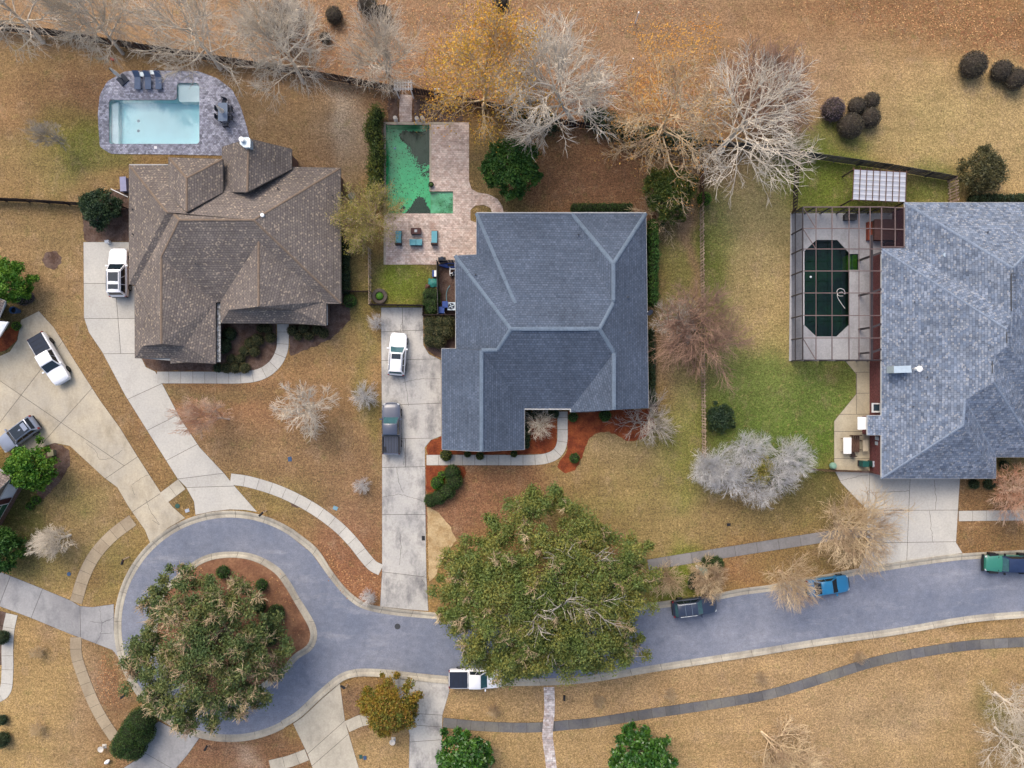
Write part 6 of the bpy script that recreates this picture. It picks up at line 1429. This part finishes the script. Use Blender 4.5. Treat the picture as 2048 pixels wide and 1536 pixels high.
for x, y, l in ((288, 152, 'small grey side table between the first two loungers'), (309, 148, 'small grey side table between the last two loungers')):
    t_ = empty('side_table', P(x, y, .05), 0, l, 'table', 'side tables'); MB().box(-.22, .22, -.22, .22, .42, .46).build('table_top', M['galv'], t_)
    for sx in (-1, 1):
        for sy in (-1, 1): MB().box(sx*.18-.02, sx*.18+.02, sy*.18-.02, sy*.18+.02, 0, .42).build('leg', M['resin'], t_)
u = empty('folded_parasol', P(246, 160, .05), 0, 'folded cream cantilever parasol on a black square base', 'parasol')
MB().cbox((0, 0, 0), 1.0, 1.0, .12, math.radians(42)).build('base', M['resin_dark'], u); MB().bar((0, 0, .1), (0, 0, 2.6), .05, 8).build('pole', M['resin_dark'], u)
MB().lathe((0,0,0), [(.03, .3), (.16, .6), (.20, 1.4), (.14, 2.2), (.08, 2.5)], 10).build('canopy', M['canvas'], u, loc=(.0, .12, .1)); MB().bar((0,0,2.6), (.0,.16,2.65), .04, 6).build('arm', M['resin_dark'], u)
dt = empty('dining_table', P(451, 229, .05), 0, 'blue-grey outdoor dining table on the pavers', 'table'); MB().box(-.5, .5, -.98, .98, .7, .74).build('table_top', M['table_blue'], dt)
for sx in (-1, 1):
    for sy in (-1, 1): MB().box(sx*.42-.03, sx*.42+.03, sy*.88-.03, sy*.88+.03, 0, .7).build('leg', M['resin'], dt)
pu = empty('table_parasol', P(452, 230, .05), 0, 'folded white parasol standing in the dining table', 'parasol')
MB().bar((0,0,0), (0,0,2.5), .025, 6).build('pole', M['white'], pu); MB().lathe((0,0,0), [(.26, 1.1), (.2, 1.5), (.12, 2.1), (.03, 2.5)], 10).build('canopy', M['canvas'], pu)
def dchair(px, py, rz, label):
    c_ = empty('patio_chair', P(px, py, .05), rz, label, 'chair', 'chairs around the dining table'); MB().box(-.25, .25, -.25, .25, .42, .46).build('seat', M['resin'], c_); MB().box(-.25, .25, .22, .27, .46, .92).build('backrest', M['resin'], c_)
    for sx in (-1, 1):
        for sy in (-1, 1): MB().box(sx*.22-.02, sx*.22+.02, sy*.22-.02, sy*.22+.02, 0, .42).build('leg', M['black'], c_)
        MB().box(sx*.26-.025, sx*.26+.025, -.2, .24, .62, .66).build('armrest', M['black'], c_)
dchair(452, 205, -.25, 'patio chair at the table end by the pool deck curve'); dchair(455, 253, math.pi + .2, 'patio chair at the table end nearer the chimney')
for x, y, a, l in ((440, 221, 90, 'patio chair on the pool side of the table, under the white parasol'), (440, 237, 90, 'patio chair on the pool side of the table, toward the chimney'), (464, 222, -90, 'patio chair on the lawn side of the table, away from the chimney'), (464, 239, -90, 'patio chair on the lawn side of the table, toward the chimney')): dchair(x, y, math.radians(a), l)

# ---------------------------------------------------------------- green-pool deck
M['cushion'] = plain('cushion', C(112, 172, 184, 1.2), .85, .2, amt=.07); M['wicker'] = mottled('wicker', C(78, 62, 58), ((8, .2), (30, .3)))
for x, l in ((798, 'teal cushioned lounge chair beside the wicker fire table, pool-corner side'), (869.5, 'teal cushioned lounge chair beside the loveseat, house side')):
    lc = empty('lounge_chair', P(x, 477, .05), 0, l, 'lounger', 'teal lounge chairs'); MB().box(-.33, .33, -.78, .78, 0, .28).build('base', M['wicker'], lc)
    MB().box(-.3, .3, -.42, .72, .28, .42).build('seat_cushion', M['cushion'], lc); MB().box(-.31, .31, -.60, -.43, .30, .78).build('back_cushion', M['cushion'], lc); MB().box(-.34, .34, -.78, -.61, .28, .8).build('backrest', M['wicker'], lc)
ls = empty('loveseat', P(833, 486, .05), 0, 'small teal loveseat facing the wicker fire table', 'sofa'); MB().box(-.64, .64, -.36, .34, 0, .3).build('base', M['wicker'], ls)
for s in (-1, 1): MB().box(s*.30-.28, s*.30+.28, -.18, .32, .3, .44).build('seat_cushion', M['cushion'], ls); MB().box(s*.30-.28, s*.30+.28, -.34, -.19, .32, .76).build('back_cushion', M['cushion'], ls); MB().box(s*.62-.05, s*.62+.05, -.34, .3, .3, .56).build('armrest', M['cushion'], ls)
ft = empty('fire_table', P(833, 464, .05), 0, 'brown wicker fire table on the pink pavers', 'table'); MB().box(-.52, .52, -.3, .3, 0, .5).build('base', M['wicker'], ft); MB().box(-.55, .55, -.33, .33, .5, .56).build('table_top', M['tub_brown'], ft); MB().box(-.14, .14, -.14, .14, .56, .6).build('burner', M['steel'], ft)
M['pot'] = plain('pot', C(40, 52, 40), .8, .2); M['soil'] = mottled('soil', C(72, 84, 46), ((6, .3),))
pt = empty('planter', P(863, 371, .05), 0, 'round dark planter at the green pool corner', 'planter'); MB().lathe((0,0,0), [(.2, 0), (.27, .35), (.30, .4), (.24, .4), (.2, .36)], 16).build('pot', M['pot'], pt); MB().lathe((0,0,0), [(.23, .3), (.16, .48), (.03, .52)], 10).build('foliage', M['leaf_hedge'], pt)
rp_ = empty('ring_planter', P(760, 593), 0, 'big round stone ring planter on the small lawn edge', 'planter'); MB().lathe((0,0,0), [(.82, 0), (.84, .3), (.78, .36), (.5, .36), (.46, .2)], 24).build('ring', mottled('ringstone', C(104, 94, 86), ((4, .2), (14, .25))), rp_); MB().ball((0, 0, .25), .42, .42, .26, 12, 6).build('foliage', M['leaf_lime'], rp_)
M['algae_stone'] = plain('stonewhite', C(222, 216, 206), .8, .2)
def urn(px, py, label):
    e = empty('stone_urn', P(px, py), 0, label, 'urn', 'white stone ornaments'); MB().lathe((0,0,0), [(.2, 0), (.2, .08), (.08, .16), (.08, .3), (.2, .5), (.22, .7), (.17, .72)], 12).build('bowl', M['algae_stone'], e); MB().box(-.2, .2, -.2, .2, -.05, .04).build('plinth', M['algae_stone'], e)
for x, y, l in ((792, 240, 'white stone urn west of the pool path'), (835, 241, 'white stone urn just east of the pool path'), (846, 240, 'white stone urn beside another, farther from the pool path')): urn(x, y, l)
cl_ = tag(MB().box(-.35, .35, -.12, .12, 0, .16).cyl((-.3, .0, .05), .12, .12, 10).build('pool_cleaner', M['resin_dark'], None, loc=P(805, 418, -1.33), rz=.8), 'dark pool cleaner on the green pool floor', 'pool cleaner')
tag(MB().lathe(P(790, 297, -.06), [(.1, 0), (.13, .05), (.1, .12), (.04, .16)], 12).build('chlorine_float', plain('floatblue', C(150, 200, 222))), 'pale blue float on the green pool', 'float')
# arbour and bench at the pool gate
ab = empty('garden_arbour', P(813, 190), 0, 'white slatted garden arbour over the pool path gate', 'arbour')
for sx in (-1, 1):
    for sy in (-1, 1): MB().box(sx*.78-.05, sx*.78+.05, sy*.35-.05, sy*.35+.05, -.05, 2.3).build('post', M['white'], ab)
    MB().box(-1.0, 1.0, sx*.35-.03, sx*.35+.03, 2.3, 2.44).build('beam', M['white'], ab)
for i in range(7): MB().box(-.84 + i*.28-.03, -.84 + i*.28+.03, -.55, .55, 2.44, 2.52).build('slat', M['white'], ab)
for i in range(3): MB().box(-.95, .95, -.3 + i*.3 - .02, -.3 + i*.3 + .02, 2.52, 2.56).build('cross_slat', M['white'], ab)
gb = empty('white_trellis', P(877, 196), 0, 'small white trellis panel standing at the dark fence', 'trellis'); 
for sx in (-.3, .3): MB().box(sx-.03, sx+.03, -.03, .03, 0, 1.5).build('upright', M['white'], gb)
for i in range(5): MB().box(-.27, .27, -.02, .02, .3 + i*.28, .36 + i*.28).build('slat', M['white'], gb)
for sy in (-.02, .35): MB().box(-.33, .33, sy-.03, sy+.03, 1.5, 1.56).build('top_rail', M['white'], gb)
# side yard between the houses
tag(MB().lathe(P(703, 392), [(.36, -.05), (.38, .05), (.36, .12), (.1, .15)], 20).build('tank_lid', plain('lidgrey', C(150, 156, 150), .8)), 'round grey septic lid in the side yard', 'lid')
tag(MB().cbox(P(702, 406, 0), .3, .4, .08).build('valve_lid', plain('lidgreen', C(96, 150, 120), .7)), 'small green valve box lid by the round lid', 'lid')
tb = empty('cooler_tub', P(698, 439), 0, 'blue-rimmed tub with a white ball beside the house wall', 'tub'); MB().lathe((0,0,0), [(.38, 0), (.46, .5), (.48, .55), (.4, .55), (.36, .2)], 18).build('tub', plain('tubblue', C(110, 142, 164), .5), tb); MB().ball((.05, -.05, .4), .2, .2, .2, 10, 6).build('ball', M['white'], tb)
# pool equipment yard
ky = empty('blue_kayak', P(902, 531, .1), 0, 'blue kayak stored behind the short dark fence', 'kayak'); M['kayak'] = plain('kayakblue', C(40, 78, 158), .4, .4)
ky_s = [[(x, y * w_, z) for y, z in ((-.34, .22), (-.22, .04), (.22, .04), (.34, .22), (.2, .3), (-.2, .3))] for x, w_, z in ()]
secs = []
for x, w_ in ((-1.3, .05), (-1.0, .5), (-.4, .95), (.4, .95), (1.0, .5), (1.3, .05)): secs.append([(x, -.3*w_, .2), (x, -.2*w_, .02), (x, .2*w_, .02), (x, .3*w_, .2), (x, .16*w_, .28), (x, -.16*w_, .28)])
loft(MB(), secs).build('hull', M['kayak'], ky, True); MB().box(-.35, .35, -.14, .14, .27, .30).build('cockpit', M['black'], ky)
ac = empty('condenser_unit', P(904, 614, .0), 0, 'pale air conditioner with round fan grille beside the blue bins', 'air conditioner'); MB().box(-.42, .42, -.42, .42, 0, .8).build('cabinet', M['galv'], ac); MB().lathe((0,0,.8), [(.36, 0), (.36, .03), (.33, .03), (.33, .0)], 20).build('grille_ring', M['steel'], ac); MB().lathe((0,0,.79), [(.32, .005), (.32, .02)], 20).build('fan_well', M['resin'], ac)
for i in range(4): a = i * math.pi / 2 + .4; MB().bar((.05*math.cos(a), .05*math.sin(a), .82), (.28*math.cos(a), .28*math.sin(a), .82), .05, 4).build('fan_blade', M['galv'], ac)
M['bin_blue'] = plain('binblue', C(30, 72, 150), .5, .4)
for x, y, l in ((885, 622, 'blue wheeled bin with white rails against the plank fence'), (892, 611, 'blue wheeled bin between the other bin and the air conditioner')):
    b_ = empty('wheeled_bin', P(x, y), 0, l, 'bin', 'blue bins'); MB().prism([(-.26,-.3),(.26,-.3),(.28,.3),(-.28,.3)], .08, 1.0).build('body', M['bin_blue'], b_); MB().box(-.3, .3, -.34, .34, 1.0, 1.08).build('lid', M['bin_blue'], b_)
    for s in (-1, 1): MB().bar((s*.33, -.3, .1), (s*.33, -.3, 1.05), .025, 6).build('rail', M['white'], b_)
    MB().bar((-.3, .28, .12), (.3, .28, .12), .1, 10).build('wheel', M['black'], b_)
eq = empty('pool_pump', P(905, 548), 0, 'pool pump set with white pvc pipes beside the slate house', 'pump'); MB().lathe((.3,0,0), [(.22, 0), (.25, .5), (.2, .75), (.05, .85)], 14).build('filter_tank', M['resin_dark'], eq); MB().bar((-.1,-.35,.25), (-.1,.1,.25), .14, 10).build('motor', M['black'], eq)
for a, b in (((-.25,.9,.3),(-.25,-.1,.3)), ((-.25,.5,.3),(.4,.5,.3)), ((-.2,.0,.5),(.35,.05,.5)), ((-.25,-.2,.3),(.4,-.1,.3))): MB().bar(a, b, .05, 8).build('pipe', M['white'], eq)
tag(MB().path([P(x, y, .08) for x, y in smooth_line([(900,571),(896,577),(893,586),(893,600),(895,608)], 4)], .05, 6).build('water_hose', plain('hoseteal', C(120, 160, 170))), 'pale teal hose running to the air conditioner', 'hose')
def tarp(px, py, sx, sy, col, label, seed):
    r = np.random.RandomState(seed); n = 9; X, Y = np.meshgrid(np.linspace(-1, 1, n), np.linspace(-1, 1, n), indexing='ij'); Z = .28 * np.clip(1 - (X**2 + Y**2) * .6, 0, 1) + r.rand(n, n) * .1 + .02
    I = np.arange(n*n).reshape(n, n); me = mesh_np('tarp', np.stack([X*sx + r.randn(n, n)*.03, Y*sy + r.randn(n, n)*.03, Z], -1).reshape(-1, 3), np.stack([I[:-1,:-1], I[1:,:-1], I[1:,1:], I[:-1,1:]], -1).reshape(-1, 4), True)
    tag(link('crumpled_tarp', me, plain('tarp%d' % seed, col, .5, .3, amt=.2), None, P(px, py)), label, 'tarp')
tarp(866, 566, .5, .45, C(60, 140, 130), 'crumpled teal tarp at the plank fence foot', 1); tarp(856, 573, .25, .25, C(120, 84, 70), 'brown debris heap beside the teal tarp', 2)
cb = empty('ice_chest', P(869, 548), 0, 'blue and white ice chest next to the teal tarp', 'cooler'); MB().box(-.2, .2, -.35, .35, 0, .4).build('chest', M['bin_blue'], cb); MB().box(.02, .24, -.33, .33, .4, .48).build('lid', M['white'], cb)
gr = empty('covered_grill', P(885, 521, .05), 0, 'small dark grill at the deck edge above the kayak', 'grill'); MB().box(-.4, .4, -.22, .22, .3, .8).build('body', M['black'], gr); MB().lathe((0,0,.8), [(.3, 0), (.22, .16), (.05, .2)], 10).build('hood', M['resin_dark'], gr)
for sx in (-1, 1):
    for sy in (-1, 1): MB().box(sx*.36-.02, sx*.36+.02, sy*.18-.02, sy*.18+.02, 0, .3).build('leg', M['steel'], gr)

# ---------------------------------------------------------------- side patio of the blue house
def ptable(px, py, sx, sy, hgt, top, label):
    t_ = empty('patio_table', P(px, py, .03), 0, label, 'table'); MB().box(-sx, sx, -sy, sy, hgt, hgt + .05).build('table_top', top, t_)
    for a in (-1, 1):
        for b in (-1, 1): MB().bar((a*sx*.85, b*sy*.85, 0), (a*sx*.75, b*sy*.8, hgt), .03, 6).build('leg', M['wood_brown'], t_)
ptable(1688, 890, .42, .86, .75, M['white'], 'white rectangular table on the side patio'); ptable(1724, 890, .29, .6, .75, plain('tabletan', C(200, 186, 160)), 'tan-topped table beside the brick wall')
sw = empty('wood_bench', P(1707, 885, .03), 0, 'brown slatted wooden bench between the two patio tables', 'bench')
for i in range(4): MB().box(-.42 + i*.22, -.24 + i*.22, -1.0, .75, .42, .46).build('slat', M['wood_brown'], sw)
MB().box(-.5, .5, .77, .84, .42, .95).build('backrest', M['wood_brown'], sw); MB().box(-.45, .45, -.06, .02, .38, .42).build('cross_rail', M['wood_weathered'], sw)
for a in (-.4, .4):
    for b in (-.9, .75): MB().box(a-.04, a+.04, b-.04, b+.04, 0, .42).build('leg', M['wood_brown'], sw)
wc = empty('wood_chair', P(1702, 908, .03), .3, 'small dark wooden chair at the end of the bench', 'chair'); MB().box(-.25, .25, -.22, .22, .4, .44).build('seat', M['wood_dark'], wc); MB().box(-.25, .25, -.25, -.2, .44, .85).build('backrest', M['wood_dark'], wc)
for a in (-.2, .2):
    for b in (-.18, .18): MB().box(a-.02, a+.02, b-.02, b+.02, 0, .4).build('leg', M['wood_dark'], wc)
def bin_(px, py, rz, mat, lidm, label):
    b_ = empty('wheeled_bin', P(px, py, .03), rz, label, 'bin'); MB().prism([(-.28,-.3),(.28,-.3),(.30,.3),(-.30,.3)], .05, .95).build('body', mat, b_); MB().prism([(-.3,-.36),(.3,-.36),(.32,.34),(-.32,.34)], .95, 1.05).build('lid', lidm, b_); MB().bar((-.26, .34, 1.0), (.26, .34, 1.0), .03, 6).build('handle', M['black'], b_); MB().bar((-.3, .3, .12), (.3, .3, .12), .12, 10).build('wheel', M['black'], b_)
M['bin_green'] = plain('bingreen', C(24, 88, 82), .5, .4); M['bin_grey'] = plain('bingrey', C(186, 194, 206), .5, .4)
bin_(1722, 926, 1.57, M['bin_green'], M['bin_green'], 'dark green wheeled bin by the low brown fence'); bin_(1742, 926, 1.57, M['bin_green'], M['bin_grey'], 'wheeled bin with a pale grey lid at the brick wall')
ub = empty('rain_urn', P(1663, 931), 0, 'pale green round urn at the patio corner', 'urn'); MB().lathe((0,0,0), [(.22, 0), (.36, .2), (.38, .45), (.26, .66), (.06, .7)], 16).build('pot', plain('urngreen', C(132, 172, 152), .6), ub)

# ---------------------------------------------------------------- street things
def mailbox(px, py, rz, label, mat='black', hgt=1.05):
    m_ = empty('mailbox', P(px, py), rz, label, 'mailbox'); MB().box(-.05, .05, -.05, .05, -.1, hgt).build('post', M['wood_weathered'], m_); MB().box(-.05, .5, -.04, .04, hgt - .18, hgt - .1).build('arm', M['wood_weathered'], m_)
    secs = [[(x, -.11, hgt), (x, .11, hgt), (x, .11, hgt + .14), (x, .06, hgt + .22), (x, -.06, hgt + .22), (x, -.11, hgt + .14)] for x in (.0, .55)]
    loft(MB(), secs).build('box', M[mat], m_); MB().box(.1, .14, .112, .13, hgt + .1, hgt + .28).build('flag', M['lamp_red'], m_)
mailbox(533, 1021, math.radians(-135), 'black mailbox between the pale driveway and the circle kerb'); mailbox(258, 1114, math.radians(-110), 'black mailbox on the grass west of the circle')
mailbox(253, 1387, math.radians(35), 'black mailbox near the sidewalk to the big hedge'); mailbox(418, 1490, math.radians(60), 'black mailbox on the mulchy verge south of the circle'); mailbox(695, 1368, math.radians(150), 'black mailbox beside the bronze tree'); mailbox(1127, 1392, math.radians(90), 'black mailbox next to the paver path')
tr = empty('utility_cabinet', P(1404, 1138), .1, 'green utility cabinet half wrapped by hedge', 'utility box'); MB().box(-.42, .42, -.4, .4, 0, .75).build('cabinet', plain('cabgreen', C(128, 158, 146), .6), tr); MB().box(-.46, .46, -.44, .44, .75, .82).build('lid', plain('cabgreen2', C(140, 168, 156), .6), tr)
ma = empty('marker_post', P(1393, 1134), .3, 'white cable marker by the utility cabinet', 'marker'); MB().box(-.08, .08, -.2, .2, 0, .5).build('post', M['white'], ma); MB().box(-.09, .09, -.22, .22, .5, .56).build('cap', M['white'], ma)
def lid(px, py, r, mat, label, sq=None):
    if sq: tag(MB().cbox(P(px, py, -.04), sq[0], sq[1], .09, sq[2]).cbox(P(px, py, .05), sq[0]*.8, sq[1]*.8, .012, sq[2]).build('meter_lid', mat), label, 'lid')
    else: tag(MB().lathe(P(px, py), [(r, -.04), (r, .03), (r*.8, .05), (r*.2, .055)], 18).build('valve_lid', mat), label, 'lid')
lg = plain('lid_green', C(50, 92, 82), .7); lb = plain('lid_blue', C(60, 92, 130), .7)
lid(355, 1012, .26, lg, 'round green valve lid on the small grass wedge'); lid(375, 1021, .2, M['bin_grey'], 'pale meter lid on the small grass wedge', (.45, .36, .3)); lid(580, 918, .2, lb, 'dark blue meter lid on the front lawn', (.4, .5, .1)); lid(671, 1016, .2, plain('lid_cyan', C(130, 172, 190), .6), 'pale cyan meter lid at the curved sidewalk edge', (.5, .4, -.4)); lid(138, 1148, .22, lb, 'round blue valve lid beside the tan sidewalk')
lid(847, 1076, .2, M['black'], 'black meter lid in the concrete edge by the sand', (.34, .5, .0)); lid(1457, 1049, .2, M['black'], 'black meter lid alone on the lawn above the sidewalk', (.4, .3, .1)); lid(722, 1513, .2, lg, 'dark green meter lid of the pair on the dry grass', (.35, .4, .1)); lid(730, 1515, .2, lb, 'dark blue meter lid of the pair on the dry grass', (.35, .4, .1))
tag(MB().lathe(P(795, 1253, .012), [(.32, -.05), (.32, .012), (.26, .012), (.25, .006), (.1, .008)], 20).build('manhole_cover', M['lead']), 'dark round manhole cover in the asphalt', 'manhole')
ps_ = empty('post_sign', P(1270, 47), 0, 'white slanted marker pole on the leaf-strewn field', 'pole'); MB().bar((0,0,-.05), (0,0,2.2), .06, 8).build('pole', M['white'], ps_); MB().lathe((0,0,2.2), [(.1, 0), (.1, .1), (.03, .16)], 10).build('cap', M['white'], ps_)
ps2 = empty('post_sign', P(1260, 135), 0, 'thin white marker pole among silvery bare branches', 'pole'); MB().bar((0,0,-.05), (0,0,2.0), .04, 8).build('pole', M['white'], ps2); MB().lathe((0,0,2.0), [(.08, 0), (.08, .1), (.03, .14)], 10).build('cap', M['white'], ps2)
def bird_bath(px, py, label):
    b_ = empty('bird_bath', P(px, py), 0, label, 'bird bath'); MB().lathe((0,0,0), [(.2, 0), (.08, .1), (.07, .6), (.3, .7), (.32, .76), (.26, .76), (.1, .7)], 16).build('basin', M['algae_stone'], b_); MB().box(-.22, .22, -.22, .22, -.05, .03).build('foot', M['algae_stone'], b_)
bird_bath(209, 1492, 'white bird bath near the big rounded hedge'); bird_bath(787, 1478, 'small white bird bath at the bronze tree foot')
gs_ = empty('garden_goose', P(217, 1521), .6, 'white garden goose ornament by the hedge driveway', 'ornament'); secs = [[(x, y*w_, .28 + z*w_) for y, z in ((-.16,-.14),(.16,-.14),(.2,.05),(.0,.18),(-.2,.05))] for x, w_ in ((-.36,.2),(-.2,.8),(.05,1),(.25,.6),(.34,.25))]
loft(MB(), secs).build('body', M['white'], gs_, True); MB().bar((.26,0,.34), (.36,0,.7), .06, 8, .045).ball((.42,0,.72), .11, .07, .07, 8, 6).build('neck', M['white'], gs_); MB().bar((-.02,0,-.05), (-.02,0,.2), .05, 6).build('stand', M['black'], gs_)
bk = empty('blue_pot', P(38, 622), 0, 'tall blue glazed pot on the lawn by the pale house', 'pot'); MB().lathe((0,0,0), [(.24, 0), (.34, .5), (.36, .95), (.4, 1.0), (.34, 1.0), (.28, .8)], 18).build('pot', plain('potblue', C(62, 96, 138), .3, .5), bk); MB().lathe((0,0,.8), [(.28, 0), (.1, .02)], 14).build('soil', M['black'], bk)
st_ = empty('stump_box', P(107, 905), .1, 'square stone box at the mulch corner near the crossover', 'box'); MB().box(-.3, .3, -.3, .3, 0, .5).build('body', plain('stonebox', C(132, 128, 100), .9), st_); MB().box(-.33, .33, -.33, .33, .5, .56).build('lid', plain('stonebox2', C(150, 146, 118), .9), st_)
cp = empty('downspout_pipe', P(236, 385), .0, 'white drain pipe lying by the west mulch bed', 'pipe'); MB().bar((-.7,.35,.06), (1.1,-.5,.06), .05, 8).build('pipe', M['white'], cp); MB().bar((-.72,.36,.06), (-.62,.31,.06), .07, 8).build('collar', M['white'], cp)
wb_ = empty('storage_bench', P(252, 371), .05, 'pale lavender storage bench against the brown house west wall', 'bench'); MB().box(-.3, .3, -.75, .75, 0, .55).build('box', plain('lavender', C(150, 152, 186), .6), wb_); MB().box(-.33, .33, -.78, .78, .55, .6).build('lid', plain('lavender2', C(160, 162, 196), .6), wb_)
wl = empty('yard_light', P(219, 485, .03), .2, 'white box light standing at the head of the pale driveway', 'light'); MB().box(-.2, .2, -.14, .14, 0, .5).build('housing', M['white'], wl); MB().box(-.22, .22, -.16, .16, .5, .56).build('cap', M['bin_grey'], wl)
tag(MB().ball(P(227, 119, .12), .2, .16, .12, 10, 6).box(P(227,119)[0]-.3, P(227,119)[0]-.1, P(227,119)[1]-.1, P(227,119)[1]+.2, 0, .06).build('lawn_toy', plain('toyred', C(196, 80, 58), .5)), 'red toy lying on grass near the back fence', 'toy')
# mulch rings and turf scars
for x, y, r in ((592,1003,.65),(104,520,1.0)):
    q = [(x + math.cos(a*.35)*r*S*(1+.12*math.sin(a*2.3)), y + math.sin(a*.35)*r*S*(1+.1*math.cos(a*1.7))) for a in range(18)]; struct_sheet('mulch_ring', q, M['mulch'], -.1, .014)
